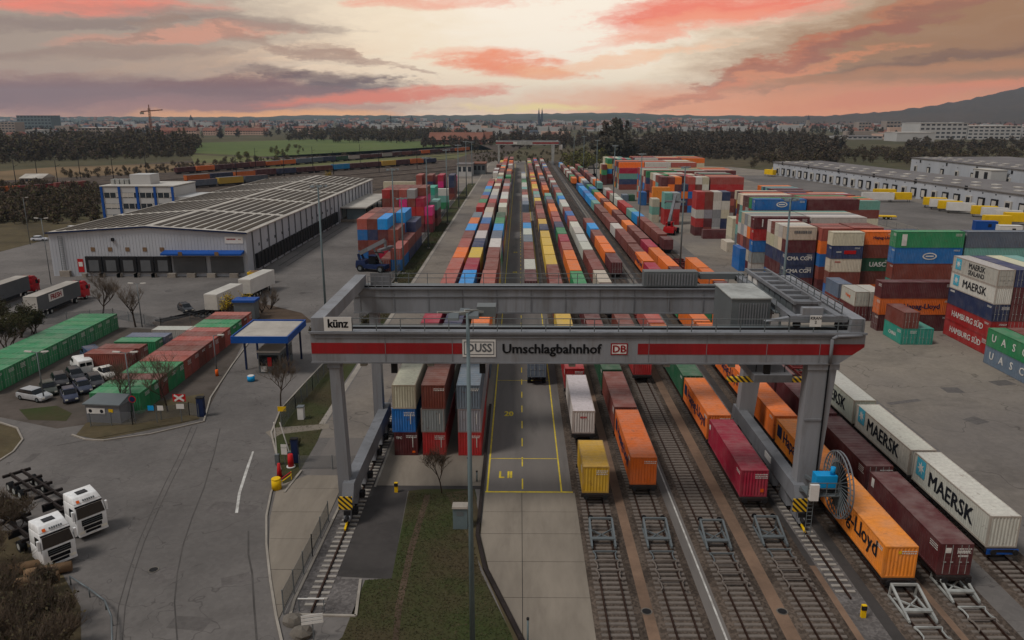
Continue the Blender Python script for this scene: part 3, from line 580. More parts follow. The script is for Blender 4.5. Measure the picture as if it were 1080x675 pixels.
    for y in np.arange(64.8, 79.6, 2.1): fr.bar((23.5, y, ZT + 2.0), (25.6, y, ZT + 2.0), .2, .22)
    fr.build('roof_frame', M['steel_side'], hs)
    for y in (75.6, 77.4): MB().box(23.5, 23.595, y, y + 1.2, ZT + .35, ZT + 1.75).build('cabinet_door', M['white_paint'], hs)
    for i, y in enumerate(np.arange(65.4, 75, 1.6)): MB().box(23.53, 23.596, y, y + 1.3, ZT + .35, ZT + 1.7).build('cabinet_door', M['galv'], hs)
    A = MB(); A.hexa([(20.6, Y0 + .9, ZT + .76), (27.6, Y0 + .9, ZT + .76), (27.6, Y0 + 1.4, ZT + .76), (20.6, Y0 + 1.4, ZT + .76)], [(23.4, Y0 + .9, ZT + 1.3), (25.7, Y0 + .9, ZT + 1.3), (25.7, Y0 + 1.4, ZT + 1.3), (23.4, Y0 + 1.4, ZT + 1.3)]); A.box(23.7, 25.4, Y0 + 1.0, Y0 + 1.6, ZT + 1.31, ZT + 1.9); A.build('yoke', M['steel_grey'], t)
    pl = MB(); pl.box(24.0, 24.95, Y0 + .05, Y0 + .1, ZT + .55, ZT + 1.5); pl.build('number_plate', M['white_paint'], t)
    put('lettering', text_mesh('KRAN\n2', .34, M['ink'], .02), t, (24.47, Y0 + .04, ZT + 1.1), rot=FRONT)
    st = MB(); st.bar((22.6, 77.5, ZT + .9), (22.6, 65.5, ZT + .9), .8, .1); railing(st, (22.2, 77.5, ZT + .94), (22.2, 65.5, ZT + .94), 8); st.build('gangway', M['galv'], t)
    w = MB(); w.box(25.8, 27.2, Y0 + 2, Y1, ZT + .9, ZT + 1.0); railing(w, (27.2, Y0 + 1.6, ZT + 1.0), (27.2, Y1 + .5, ZT + 1.0), 10); w.build('side_walkway', M['galv'], t)
    # housings on the far girder
    h = MB(); h.box(13.0, 18.6, Y1 + .2, Y1 + 1.55, ZT + .17, ZT + 1.75); hs = h.build('switch_house', M['galv'], t)
    v = MB(); [v.box(13.3 + i * .3, 13.42 + i * .3, Y1 + .14, Y1 + .198, ZT + .3, ZT + 1.55) for i in range(17)]; v.build('louvre', M['steel_side'], hs)
    h = MB(); h.box(18.9, 23.5, Y1 + .5, Y1 + 1.5, ZT + .9, ZT + 1.5); h.build('cable_chain', M['galv'], t)
    cg = MB(); railing(cg, (-15.8, Y1 + .1, ZT + .02), (-13.6, Y1 + .1, ZT + .02), 3, 1.2); cg.build('railing', M['steel_side'], t); MB().box(-15.8, -13.6, Y1 + 1.42, Y1 + 1.47, ZT + .02, ZT + 1.3).build('cage_panel', M['steel_side'], t)
    # spreader under the trolley
    sp = MB(); sp.box(19.2, 26.4, 67.8, 68.4, 10.9, 11.3); sp.box(19.2, 26.4, 73.6, 74.2, 10.9, 11.3); s_ = sp.build('spreader', M['hazard'], t)
    b = MB(); b.box(21.2, 24.6, 66.6, 75.4, 11.31, 12.0); b.build('spreader_beam', M['steel_side'], s_)
    rp = MB(); [rp.bar((x, y, 12), (x, y, ZT + .7), .07, .07) for x in (21.6, 24.2) for y in (67.6, 74.4)]; rp.build('hoist_rope', M['dark'], s_)
    for x in (-10.6, -3.1, 21): MB().box(x - .25, x + .25, Y0 + .5, Y0 + .9, ZB - 1.1, ZB - .002).build('limit_bracket', M['dark'], gf)
    return t
gantry(True, (0, 0, 0), 'grey gantry crane with red stripe and station name spanning the tracks in front')
def far_gantry(Y):
    t = thing('gantry_crane', 'small distant gantry crane standing across the far end of the tracks', 'gantry crane', (0, Y, 0), 0, 'gantry cranes')
    g = MB(); g.box(-17.4, 28.7, 0, 1.6, 14.5, 17.2); gg = g.build('girder', M['galv_pale'], t); MB().box(-17.4, -4.7, -.03, -.002, 15.2, 16.3).build('red_stripe', M['crane_red'], gg); MB().box(9.5, 28.7, -.03, -.002, 15.2, 16.3).build('red_stripe', M['crane_red'], gg)
    MB().box(-4.6, -1.9, -.05, -.002, 15, 16.6).build('sign_plate', M['white_paint'], gg)
    MB().box(-17.4, 28.7, 16, 17.6, 14.5, 17.2).build('girder', M['steel_grey'], t)
    for x, w in ((-15.4, 1.0), (24.9, 2.0)):
        for y in (.1, 16.1): MB().hexa([(x - .5, y, .3), (x + .5, y, .3), (x + .5, y + 1.3, .3), (x - .5, y + 1.3, .3)], [(x - w / 2, y, 14.49), (x + w / 2, y, 14.49), (x + w / 2, y + 1.3, 14.49), (x - w / 2, y + 1.3, 14.49)]).build('leg', M['galv_pale'], t)
        MB().box(x - .45, x + .45, -2, 19.5, .3, 2.6).build('sill_beam', M['steel_grey'], t)
    for x in (-17.4, 27.6): MB().box(x, x + 1, 1.61, 15.99, 16, 17.2).build('end_tie', M['steel_grey'], t)
    MB().box(29.2, 31.6, 2, 5, 11, 14.4).build('operator_cab', M['white_paint'], t); MB().box(27, 30, 2, 5, 14.41, 16.9).build('trolley', M['steel_side'], t)
far_gantry(585)
# ------------------------------------------------------------------ containers and trains
PAL = dict(brown=(112, 56, 47), maroon=(84, 37, 39), red=(156, 38, 38), orange=(212, 106, 36), blue=(28, 94, 156), navy=(44, 54, 84), green=(44, 122, 78), dgreen=(32, 78, 54),
           yellow=(198, 164, 62), mustard=(182, 150, 40), white=(180, 177, 168), cream=(184, 176, 154), grey=(134, 136, 138), slate=(92, 104, 118), teal=(98, 146, 136), crimson=(150, 26, 54), pink=(190, 40, 110), sky=(14, 132, 196), salmon=(150, 76, 66), amber=(222, 132, 44), aqua=(46, 138, 120))
WORD = dict(brown='brown', maroon='dark maroon', red='red', orange='orange', blue='blue', navy='navy blue', green='green', dgreen='dark green', yellow='yellow', mustard='mustard yellow', white='white', cream='cream', grey='grey', slate='slate blue', teal='pale teal', crimson='crimson', pink='pink', sky='bright blue', salmon='salmon red', amber='amber orange', aqua='sea green')
RGB = {k: s2l(v) for k, v in PAL.items()}
WT = ['brown'] * 7 + ['maroon'] * 5 + ['red'] * 2 + ['orange'] * 3 + ['blue'] * 2 + ['navy', 'green', 'yellow', 'white', 'white', 'cream', 'grey', 'slate', 'teal', 'salmon', 'salmon', 'sky']
CW = 2.438
_cm = {}
def corr(mb, a0, a1, b0, b1, per, dep, fn, top=True):
    """corrugated sheet: profile along a, constant along b; fn(a, b, depth) -> point"""
    n = max(2, int(round((a1 - a0) / per))); st = (a1 - a0) / n; pr = []
    for i in range(n):
        s = a0 + i * st; pr += [(s, 0), (s + st * .28, 0), (s + st * .5, dep), (s + st * .78, dep)]
    pr.append((a1, 0)); vs = []
    for a, d in pr: vs += [fn(a, b0, d), fn(a, b1, d)]
    mb.add(vs, [(2 * i, 2 * i + 2, 2 * i + 3, 2 * i + 1) for i in range(len(pr) - 1)])
def cmesh(L, H):
    k = (round(L, 2), round(H, 2))
    if k in _cm: return _cm[k]
    w, l = CW / 2, L / 2; m = [M['paint']]
    def frame(mb):
        for sx in (-1, 1):
            for sy in (-1, 1): mb.box(sx * w - (.13 if sx > 0 else 0), sx * w + (.13 if sx < 0 else 0), sy * l - (.16 if sy > 0 else 0), sy * l + (.16 if sy < 0 else 0), 0, H)
            x0, x1 = (w - .08, w - .004) if sx > 0 else (-w + .004, -w + .08)
            mb.box(x0, x1, -l + .16, l - .16, 0, .16); mb.box(x0, x1, -l + .16, l - .16, H - .1, H - .006)
            y0, y1 = (l - .1, l - .004) if sx > 0 else (-l + .004, -l + .1)
            mb.box(-w + .13, w - .13, y0, y1, 0, .14); mb.box(-w + .13, w - .13, y0, y1, H - .12, H - .006)
        mb.box(-w + .05, w - .05, -l + .05, l - .05, .08, .15)
    def side(mb, sx): corr(mb, -l + .16, l - .16, .16, H - .1, .29, .045, (lambda a, b, d: (w - .012 - d, a, b)) if sx > 0 else (lambda a, b, d: (-w + .012 + d, -a, b)))
    def roof(mb): corr(mb, -l + .1, l - .1, -w + .07, w - .07, .62, .022, lambda a, b, d: (-b, a, H - .012 - d))
    def end(mb, sy): corr(mb, -w + .13, w - .13, .14, H - .12, .27, .045, (lambda a, b, d: (a, -l + .015 + d, b)) if sy < 0 else (lambda a, b, d: (-a, l - .015 - d, b)))
    def door(mb, sy, s):
        x0, x1 = (.012, w - .14) if s > 0 else (-w + .14, -.012)
        y0, y1 = (-l + .02, -l + .07) if sy < 0 else (l - .07, l - .02)
        mb.box(x0, x1, y0, y1, .15, H - .13)
        for i in range(3):
            z0 = .24 + i * (H - .5) / 3; mb.box(x0 + .07, x1 - .07, y0 - .018 if sy < 0 else y1 + .001, y0 - .001 if sy < 0 else y1 + .018, z0, z0 + (H - .5) / 3 - .16)
    def rods(mb, sy, s):
        for fx in (.3, .78):
            x = s * (w - .14) * fx; y = -l - .012 if sy < 0 else l + .012
            mb.box(x - .022, x + .022, min(y, y * .9985), max(y, y * .9985), .1, H - .08); mb.box(x - .05, x + .16, y - .02, y + .02, 1.05, 1.12)
    D = {}
    a = MB(); frame(a); D['frame'] = a.mesh('frame', m)
    for sx, nm in ((1, 'sideR'), (-1, 'sideL')): a = MB(); side(a, sx); D[nm] = a.mesh('side_wall', m)
    a = MB(); roof(a); D['roof'] = a.mesh('roof', m)
    a = MB(); end(a, -1); D['endF'] = a.mesh('end_wall', m); a = MB(); end(a, 1); D['endB'] = a.mesh('end_wall', m)
    for s, nm in ((-1, 'doorL'), (1, 'doorR')):
        a = MB(); door(a, -1, s); D[nm] = a.mesh('door', m); a = MB(); rods(a, -1, s); D[nm + 'rod'] = a.mesh('lock_rod', [M['galv_pale']])
    a = MB(); frame(a); side(a, 1); side(a, -1); roof(a); end(a, 1); door(a, -1, 1); door(a, -1, -1); n0 = len(a.f); rods(a, -1, 1); rods(a, -1, -1)
    for i in range(n0, len(a.f)): a.m[i] = 1
    D['all_door'] = a.mesh('container', [M['paint'], M['galv_pale']])
    a = MB(); frame(a); side(a, 1); side(a, -1); roof(a); end(a, 1); end(a, -1); D['all_end'] = a.mesh('container', m)
    _cm[k] = D; return D
CONT = []
_cd = {}
def code_mesh(k):                                          # rows of tiny unreadable code marks
    if k not in _cd:
        mb = MB(); rs = random.Random(k)
        for r in range(2 + k % 3):
            u = 0
            while u < 1.0: w = rs.uniform(.05, .16); mb.box(u, u + w, -.006, 0, -r * .17, -r * .17 + .09); u += w + .05
        _cd[k] = mb.mesh('code_marks', M['chalk'])
    return _cd[k]
def cont(col, x, y, z, L=12.19, H=2.59, ax='Y', front='end', label='', marks=None, vis=1.0):
    """x, y centre of the footprint"""
    if front is None: front = random.choice(('end', 'door'))
    CONT.append(dict(col=col, x=x, y=y, z=z, L=L, H=H, ax=ax, front=front, label=label, marks=marks or [], vis=vis))
def jit(c, s=.16):
    f = 1 + random.uniform(-s, s); return tuple(max(0, min(1, c[i] * f * (1 + random.uniform(-.05, .05)))) for i in range(3))
_star = None
def star_mesh():
    global _star
    if _star: return _star
    mb = MB(); pts = []
    for i in range(14):
        r = .62 if i % 2 == 0 else .27; t = math.pi / 2 + math.pi * i / 7; pts.append((r * math.cos(t), r * math.sin(t)))
    mb.prism(pts, 0, .01); _star = mb.mesh('star', M['chalk']); return _star
def mark(par, c, kind, face, *a):
    """lettering and emblems as thin raised shapes on a face: 'L' towards -x, 'R' towards +x, 'F' towards -y, in the container's own frame"""
    L, H = c['L'], c['H']
    def pos(u, z, off):
        if face == 'L': return (-CW / 2 - off, -u, z), LEFTF
        if face == 'R': return (CW / 2 + off, u, z), RIGHTF
        return (u, -L / 2 - off, z), FRONT
    if kind == 'text':
        txt, u, z, size, m = a[:5]; bold = a[5] if len(a) > 5 else .03; p, r = pos(u, z, .006)
        put('lettering', text_mesh(txt, size, M[m], bold), par, p, rot=r)
    elif kind == 'dash':                                   # lettering too small to read: a row of strokes
        u, z, w, h, m = a; p, r = pos(u, z, .006); o = MB(); rs = random.Random(int(w * 100)); x = -w / 2
        while x < w / 2: q = rs.uniform(.06, .14) * h / .3; o.prism([(x, -h / 2), (x + q, -h / 2), (x + q, h / 2), (x, h / 2)], 0, .006); x += q + .05 * h / .3
        sq = o.build('lettering', M[m], par, p); sq.rotation_euler = r
    elif kind == 'star':
        u, z = a; p, r = pos(u, z, .006); sq = MB().prism([(-.78, -.85), (.78, -.85), (.78, .85), (-.78, .85)], 0, .008).build('emblem', M['maersk_blue'], par, p); sq.rotation_euler = r
        p2, r2 = pos(u, z, .016); put('star', star_mesh(), sq, (0, 0, .009))
    elif kind == 'plate':
        u, z, w, h, m = a; p, r = pos(u, z, .006); sq = MB().prism([(-w / 2, -h / 2), (w / 2, -h / 2), (w / 2, h / 2), (-w / 2, h / 2)], 0, .008).build('emblem', M[m], par, p); sq.rotation_euler = r
    elif kind == 'oval':
        u, z, w, h, m = a; p, r = pos(u, z, .006)
        o = MB(); pts = [(math.cos(t) * w / 2, math.sin(t) * h / 2) for t in np.linspace(0, 2 * math.pi, 20, endpoint=False)]; q = [(x * .8, y_ * .68) for x, y_ in pts]
        for i in range(20): j = (i + 1) % 20; o.prism([pts[i], pts[j], q[j], q[i]], 0, .008)
        o.prism([(-w * .28, -h * .1), (w * .28, -h * .1), (w * .28, h * .1), (-w * .28, h * .1)], 0, .009)
        sq = o.build('emblem', M[m], par, p); sq.rotation_euler = r
MAE = [('star', 'L', -4.7, 1.75), ('text', 'L', 'MAERSK', .3, 1.35, 1.95, 'ink', .028)]
HAP = [('text', 'L', 'Hapag-Lloyd', .6, 1.5, 1.75, 'dark_blue', .02), ('plate', 'L', -4.9, 1.6, 1.3, 1.25, 'dark_blue')]
SER = [('dash', 'F', .75, 2.1, .5, .15, 'chalk'), ('plate', 'F', .8, .45, .3, .25, 'orange')]
# ---- trains: (colour, length) from the front; a number is a gap in metres
TRAIN = {1: 'train headed by the yellow container', 2: 'train headed by the orange container', 3: 'train right of the white line', 4: 'train headed by the crimson container',
         5: 'train beside the cable reel', 6: 'train of brown containers', 7: 'rightmost train'}
L20, L40, L45 = 6.06, 12.19, 13.7
SEQ = {
 1: (64.8, [('mustard', L20, 'end', []), 7.0, ('white', L40, 'end', [('dash', 'F', 0, 1.85, .7, .2, 'red')]), 1.6, ('red', L40), ('orange', L20), ('yellow', L40), ('brown', L40), ('brown', L40), ('brown', L40), ('yellow', L40), ('yellow', L40), ('yellow', L40), ('yellow', L40), ('navy', L40), ('yellow', L40), ('brown', L40), ('salmon', L40), ('brown', L40), ('brown', L40), ('yellow', L40), ('grey', L40), ('teal', L40), ('salmon', L40), ('yellow', L40), ('yellow', L40), ('orange', L40), ('brown', L40), ('yellow', L40), ('salmon', L40), ('yellow', L40), ('orange', L40)]),
 2: (66.5, [('orange', L40, 'end', [('text', 'L', 'Hapag-Lloyd', .6, 1.5, 1.6, 'dark_blue'), ('plate', 'L', -4.6, 1.6, 1.2, 1.2, 'dark_blue')]), ('brown', L40), ('dgreen', L40), ('brown', L40), ('maroon', L40), ('maroon', L40), ('green', L40), ('orange', L40), ('orange', L40), ('salmon', L40), ('crimson', L40), ('green', L40), ('navy', L40), ('salmon', L40), ('salmon', L40), ('orange', L40), ('orange', L40), ('brown', L40), ('slate', L40), ('teal', L40), 14.0, ('orange', L40), ('orange', L40), ('salmon', L40), ('maroon', L40), ('maroon', L40), ('grey', L40)]),
 3: (98.5, [('red', L40), ('brown', L40), 8.0, ('maroon', L40), ('cream', L40), ('brown', L40), ('brown', L40), ('white', L40), ('white', L40), ('white', L40), ('white', L40), ('salmon', L40), ('blue', L40), ('brown', L40), ('white', L40), ('white', L40), ('sky', L40), ('teal', L40), ('salmon', L40), ('brown', L40), ('slate', L40), ('brown', L40), ('white', L40), ('salmon', L40), ('maroon', L40), ('white', L40), ('brown', L40), ('salmon', L40)]),
 4: (64.2, [('crimson', L40, 'end', [('plate', 'F', .75, .62, .3, .35, 'orange'), ('plate', 'L', -5.6, 1.9, .5, .5, 'chalk')]), ('orange', L40, 'end', HAP), ('dgreen', L40), ('orange', L40), ('salmon', L40), 38.0, ('maroon', L40), ('orange', L40), ('orange', L40)]),
 5: (51.5, [('amber', L40, 'end', [('text', 'L', 'Hapag-Lloyd', .2, 1.55, 1.9, 'ink', .022), ('plate', 'F', -.1, 2.1, .22, .22, 'yellow')]), ('amber', L40, 'end', HAP), ('orange', L40), ('orange', L40, 'end', HAP), ('orange', L40, 'end', HAP), ('orange', L40), ('green', L40), ('maroon', L40), ('crimson', L40), ('orange', L40, 'end', HAP), ('brown', L40), ('brown', L40), ('brown', L40), ('white', L40), ('brown', L40), ('brown', L40), ('brown', L40), ('brown', L40), ('teal', L40), ('sky', L40), ('sky', L40), ('blue', L40), ('sky', L40), ('sky', L40), ('blue', L40), 30.0, ('orange', L40), ('green', L40)]),
 6: (51.9, [('maroon', L40, 'door', [('plate', 'F', -.62, 2.05, .42, .42, 'chalk'), ('dash', 'F', .5, 1.95, .8, .15, 'chalk'), ('dash', 'F', .5, 1.6, .7, .15, 'chalk'), ('plate', 'L', -5.3, 1.9, .5, .8, 'chalk')]), ('maroon', L40, 'door'), ('maroon', L40), ('maroon', L40), ('orange', L40), ('orange', L20), ('green', L40), ('maroon', L40), ('maroon', L40), ('orange', L40), ('orange', L40), ('crimson', L40), ('brown', L40), ('brown', L40), ('orange', L40), ('brown', L40), ('brown', L40), ('orange', L40), ('orange', L40), ('brown', L40), ('orange', L40), ('orange', L40), ('green', L40), ('blue', L40), ('green', L40), 10.0, ('slate', L40), ('white', L40)]),
 7: (55.8, [('white', L40, 'end', MAE), ('white', L40, 'end', MAE), ('white', L40, 'end', MAE), 40.0, ('maroon', L40), ('orange', L40), ('orange', L40), 26.0, ('maroon', L20), 2.0, ('brown', L40), ('brown', L40), ('brown', L40), ('sky', L40), ('teal', L40), ('red', L40), ('red', L40), ('white', L40), ('white', L40), ('red', L40), ('white', L40), 25.0, ('teal', L40), ('orange', L40), ('white', L40)]),
}
END = {1: 600, 2: 600, 3: 595, 4: 232, 5: 545, 6: 545, 7: 520}
WAG = []
for k, (y, seq) in SEQ.items():
    n = 0; seq = list(seq)
    while True:
        it = seq.pop(0) if seq else (random.choice(WT), L40)
        if isinstance(it, (int, float)):
            g = it
            if g >= 20:                                    # empty wagons stand in the long gaps
                yy = y + .6
                while yy + 13 < y + g: WAG.append((k, yy - .2, 12.8, True)); yy += 13.1
            y += g; continue
        if y > END[k]: break
        n += 1; col, L = it[0], it[1]; fr = it[2] if len(it) > 2 else None; mk = it[3] if len(it) > 3 else []
        H = 2.59 if col in ('mustard', 'yellow') or random.random() < .4 else 2.75
        cont(col, TR[k], y + L / 2, 1.235, L, H, 'Y', fr if fr else random.choice(('end', 'door')), f'{WORD[col]} container, {ordw(n)} from the front on the {TRAIN[k]}', mk, 1.0)
        WAG.append((k, y - .35, L + .65, False)); y += L + .75
# ---- a single line of containers standing on the right half of the truck lane
y = 152; n = 0
for col in ['maroon', 'white', 'brown', 'brown', 'slate', 'white', 'sky', 'brown', 'brown'] + [None, None] + ['slate', 'grey', 'white', 'salmon', 'brown', 'teal', 'white', 'white', 'green', 'dgreen', 'grey', 'white', 'white', 'slate']:
    if col: n += 1; cont(col, 2.35, y + 6.1, .03, L40, 2.75, 'Y', None, f'{WORD[col]} container, {ordw(n)} from the front in the line standing on the truck lane')
    y += 12.7
# ---- three storage rows left of the lane
ROWX = {'left': -11.9, 'middle': -8.88, 'right': -5.2}
TOPS = {'left': ['cream', 'maroon', 'crimson', 'navy', 'salmon', 'salmon', 'orange', 'salmon', 'brown', 'sky', 'orange', 'slate', 'brown', 'red', 'green', 'salmon', 'blue', 'teal', 'sky', 'salmon', 'red'],
        'middle': ['brown', 'slate', 'navy', 'brown', 'sky', 'crimson', 'yellow', 'navy', 'white', 'brown', 'blue', 'white', 'cream', 'brown', 'red', 'grey', 'white', 'white', 'brown', 'cream', 'brown'],
        'right': ['slate', 'white', 'orange', 'brown', 'salmon', 'brown', 'brown', 'white', 'slate', 'sky', 'green', 'dgreen', 'brown', 'white', 'salmon', 'white', 'white', 'brown', 'salmon', 'grey', 'brown']}
LOW = {'left': ('maroon', 'blue'), 'middle': ('red', 'grey'), 'right': ('red', 'grey')}
for r, x in ROWX.items():
    for b in range(38):
        y = 75.4 + b * 12.5; hgt = 3
        if b > 20: hgt = random.choice((2, 3, 3))
        if b == 12 and r != 'middle': hgt = 2
        if b > 33 and r == 'left': hgt = 2
        for tier in range(hgt):
            top = tier == hgt - 1
            col = LOW[r][tier] if b == 0 and not top else (TOPS[r][b] if top and b < 21 else random.choice(WT))
            if top and b > 35 and r == 'left': col = 'yellow'
            tw = ('bottom', 'middle', 'top')[tier] if hgt == 3 else ('bottom', 'top')[tier]
            mk = []
            if b == 0: mk = [('plate', 'F', .8, .4, .3, .22, 'orange')] if tier == 0 and r == 'left' else []
            if b == 0 and tier == 0 and r == 'left': mk = mk + [('text', 'F', 'TFC', -.7, 1.95, .36, 'chalk', .03)]
            if b == 0 and tier < 2: mk = mk + [('plate', 'F', .72, 1.5, .07, 1.2, 'chalk')]
            cont(col, x + random.uniform(-.08, .08), y + 6.1, .05 + tier * 2.6, L40, 2.59, 'Y', 'end' if b == 0 else None,
                 f'{WORD[col]} container, {tw} tier, {ordw(b + 1)} bay of the {r} storage row', mk, 1.0 if (top or b == 0) else (.12 if r == 'right' else .03))
# ---- stacks in the right yard; each entry: where, axis, size, tiers from the bottom, marks
def stack(x, y, ax, L, cols, where, H=2.59, front=None, marks=None, vis=None, z0=.02, dz=None):
    """x, y: near left corner"""
    for i, col in enumerate(cols):
        cx, cy = (x + L / 2, y + CW / 2) if ax == 'X' else (x + CW / 2, y + L / 2)
        tw = 'only tier' if len(cols) == 1 else ('bottom' if i == 0 else 'top' if i == len(cols) - 1 else ordw(i + 1)) + ' tier'
        cont(col, cx, cy, z0 + i * H, L, H - .01, ax, front[i] if front else None, f'{WORD[col]} container, {tw} of the {where}', (marks or {}).get(i, []), (vis or {}).get(i, 1.0))
T_ = lambda t, s=1.2, u=0, z=1.3, m='chalk', f='L': ('text', f, t, u, z, s, m, .022)
stack(69.7, 111.7, 'Y', L40, ['red', 'red', 'navy', 'white', 'white'], 'tall stack at the right edge', front=['end', 'end', 'door', 'end', 'door'],
      marks={0: [T_('HAMBURG SÜD', 1.25)], 1: [T_('HAMBURG SÜD', 1.25)], 2: [('dash', 'L', -5, 2.2, 1.2, .3, 'chalk')], 3: [('star', 'L', -4.4, 1.5), T_('MAERSK', 1.75, .6, 1.3, 'ink')], 4: [('star', 'L', -4.4, 1.5), T_('MAERSK', 1.2, .6, 1.75, 'ink'), T_('SEALAND', 1.0, .6, .75, 'ink')]})
stack(72.3, 111.7, 'Y', L40, ['maroon', 'red', 'maroon', 'maroon', 'navy'], 'second column at the right edge', front=['door'] * 5)
stack(74.9, 111.9, 'Y', L40, ['navy', 'maroon', 'grey', 'green', 'cream'], 'third column at the right edge', front=['door'] * 5)
stack(77.5, 112, 'Y', L40, ['maroon', 'maroon', 'red', 'brown', 'teal'], 'fourth column at the right edge')
stack(67.4, 96.2, 'Y', L40, ['slate', 'green'], 'low green and grey pair at the right edge', marks={q: [T_(ch, 1.5, -4.4 + 2.3 * i, 1.35) for i, ch in enumerate('UASC')] for q in (0, 1)})
stack(70.0, 96.2, 'Y', L40, ['maroon', 'brown'], 'rear low pair at the right edge')
stack(59.5, 125.3, 'X', L40, ['maroon', 'orange', 'maroon'], 'three-high wall behind the small green containers', H=2.75, marks={1: [('text', 'F2', 'Hapag-Lloyd', .8, 1.4, 1.2, 'dark_blue', .03)]})
stack(59.6, 117.2, 'Y', L20, ['aqua', 'brown'], 'pair of short containers standing alone', front=['door', 'door'], marks={0: [T_('CHINA', .8, 0, 1.1)]})
stack(62.1, 117.2, 'Y', L20, ['aqua'], 'low green block beside the short brown one', front=['door'])
stack(58.2, 131.8, 'Y', L20, ['maroon', 'white'], 'white-topped pair nearest the crane end', front=['door', 'door'], marks={1: [T_('Hapag', .8, 0, 1.4, 'orange')]})
stack(60.8, 131.8, 'Y', L20, ['maroon', 'white'], 'second white-topped pair behind the crane end', front=['door', 'door'])
stack(57.9, 138.4, 'Y', L20, ['brown', 'slate'], 'slate-topped pair behind the white doors', front=['door', 'end'])
HY = ('oval', 'F2', .3, 1.35, 2.6, 1.3, 'chalk')
stack(67.8, 139.6, 'X', L40, ['teal', 'aqua', 'brown', 'blue', 'green'], 'tall green-topped wall', H=2.9, marks={3: [HY], 1: [('text', 'F2', 'CHINA SHIPPING', .6, 1.5, 1.3, 'chalk', .04)], 4: [('plate', 'F2', -4.6, 1.4, .9, 2.1, 'chalk')]})
stack(80.4, 139.6, 'X', L40, ['maroon', 'blue', 'brown', 'teal', 'slate'], 'wall right of the tall green-topped one', H=2.9)
stack(53.9, 156.5, 'X', L20, ['maroon', 'navy', 'navy', 'maroon', 'cream'], 'slim stack behind the crane with two navy tiers', marks={1: [('text', 'F2', 'CMA CGM', 0, 1.4, 1.1, 'chalk', .03)], 2: [('text', 'F2', 'CMA CGM', 0, 1.4, 1.1, 'chalk', .03)], 4: [('dash', 'F2', .2, 1.6, 3.4, .6, 'canvas_grey')]})
stack(60.4, 149.5, 'X', L20, ['blue', 'brown', 'cream', 'navy', 'cream'], 'second slim stack behind the crane', marks={3: [('plate', 'F2', .6, 1.3, 2.3, .7, 'red'), ('dash', 'F2', -1.6, 1.35, .9, .25, 'chalk')], 2: [('dash', 'F2', -1.6, 2.0, 1.1, .25, 'red')]})
stack(67.0, 150.5, 'X', L20, ['orange', 'brown', 'dgreen', 'brown', 'orange'], 'third slim stack behind the crane', marks={2: [('text', 'F2', 'UASC', 0, 1.3, 1.3, 'chalk', .04)], 4: [('text', 'F2', 'Hapag-Lloyd', .6, 1.4, .8, 'dark_blue', .03)], 0: [('text', 'F2', 'Hapag-Lloyd', .6, 1.4, .8, 'dark_blue', .03)]})
for j in range(1, 4):
    for i, x in enumerate((60.4, 67.0)):
        stack(x, 152.5 + i + j * 2.55, 'X', L20, ['maroon', 'brown', 'blue', 'orange', random.choice(('brown', 'salmon', 'blue'))], f'{("left", "right")[i]} slim stack block, {ordw(j + 1)} row back', vis={0: .02, 1: .05, 2: .1, 3: .2})
for j in range(1, 5): stack(53.9, 156.5 + j * 2.55, 'X', L20, ['blue', 'maroon', 'navy', 'cream', random.choice(('white', 'cream', 'brown'))], f'navy slim stack block, {ordw(j + 1)} row back', vis={0: .02, 1: .05, 2: .1, 3: .2})
stack(52.0, 172.5, 'X', L40, ['white', 'grey', 'blue', 'red', 'maroon'], 'maroon-topped wall behind the navy slim stack', marks={2: [HY], 4: [('plate', 'F2', -4.2, 1.3, .25, 1.7, 'chalk')]})
stack(64.6, 172.5, 'X', L40, ['brown', 'grey', 'red', 'green', 'white'], 'white-topped wall behind the slim stacks', vis={0: .05, 1: .05, 2: .1})
for j in range(1, 5):
    for i, x in enumerate((52.0, 64.6)): stack(x, 172.5 + j * 2.55, 'X', L40, [random.choice(WT) for _ in range(3)] + [['orange', 'white', 'grey', 'white'][j - 1], ['white', 'grey', 'cream', 'teal'][j - 1]], f'{("left", "right")[i]} middle block, {ordw(j + 1)} row back', vis={0: .02, 1: .02, 2: .02, 3: .1})
stack(55.9, 186.0, 'X', L40, ['blue', 'maroon', 'red', 'cream', 'maroon', 'blue'], 'blue-topped long wall', marks={5: [HY]}, vis={0: .05, 1: .1, 2: .2})
stack(68.4, 186.0, 'X', L40, ['blue', 'maroon', 'red', 'cream', 'brown', 'maroon'], 'maroon-topped long wall right of the blue one', vis={0: .05, 1: .05, 2: .05, 3: .2})
for j in range(1, 6):
    for i, x in enumerate((55.9, 68.4)): stack(x, 186.0 + j * 2.55, 'X', L40, [random.choice(WT) for _ in range(5)] + [random.choice(('brown', 'salmon', 'green', 'teal', 'maroon', 'cream'))], f'{("left", "right")[i]} long wall block, {ordw(j + 1)} row back', vis={0: .02, 1: .02, 2: .02, 3: .02, 4: .05})
stack(80.9, 170.0, 'X', L40, ['brown', 'cream'], 'low pair beyond the slim stacks'); stack(80.9, 172.6, 'X', L40, ['green', 'maroon'], 'second low pair beyond the slim stacks'); stack(82, 150, 'X', L40, ['brown', 'sky', 'salmon'], 'three-high wall at the far right of the yard')
stack(54.5, 203, 'Y', L20, ['cream'], 'row of cream boxes, nearest', front=['end']); stack(57.8, 211, 'Y', L20, ['cream', 'cream', 'cream'], 'cream three-high column behind the single cream box', front=['end'] * 3); stack(60.4, 211, 'Y', L20, ['cream', 'cream'], 'cream two-high column beside the three-high one')
stack(50.6, 177, 'Y', L20, ['blue', 'blue'], 'blue pair beside the empty trailer', front=['door', 'door']); stack(53.2, 177, 'Y', L20, ['blue', 'slate'], 'blue and slate pair beside the empty trailer')
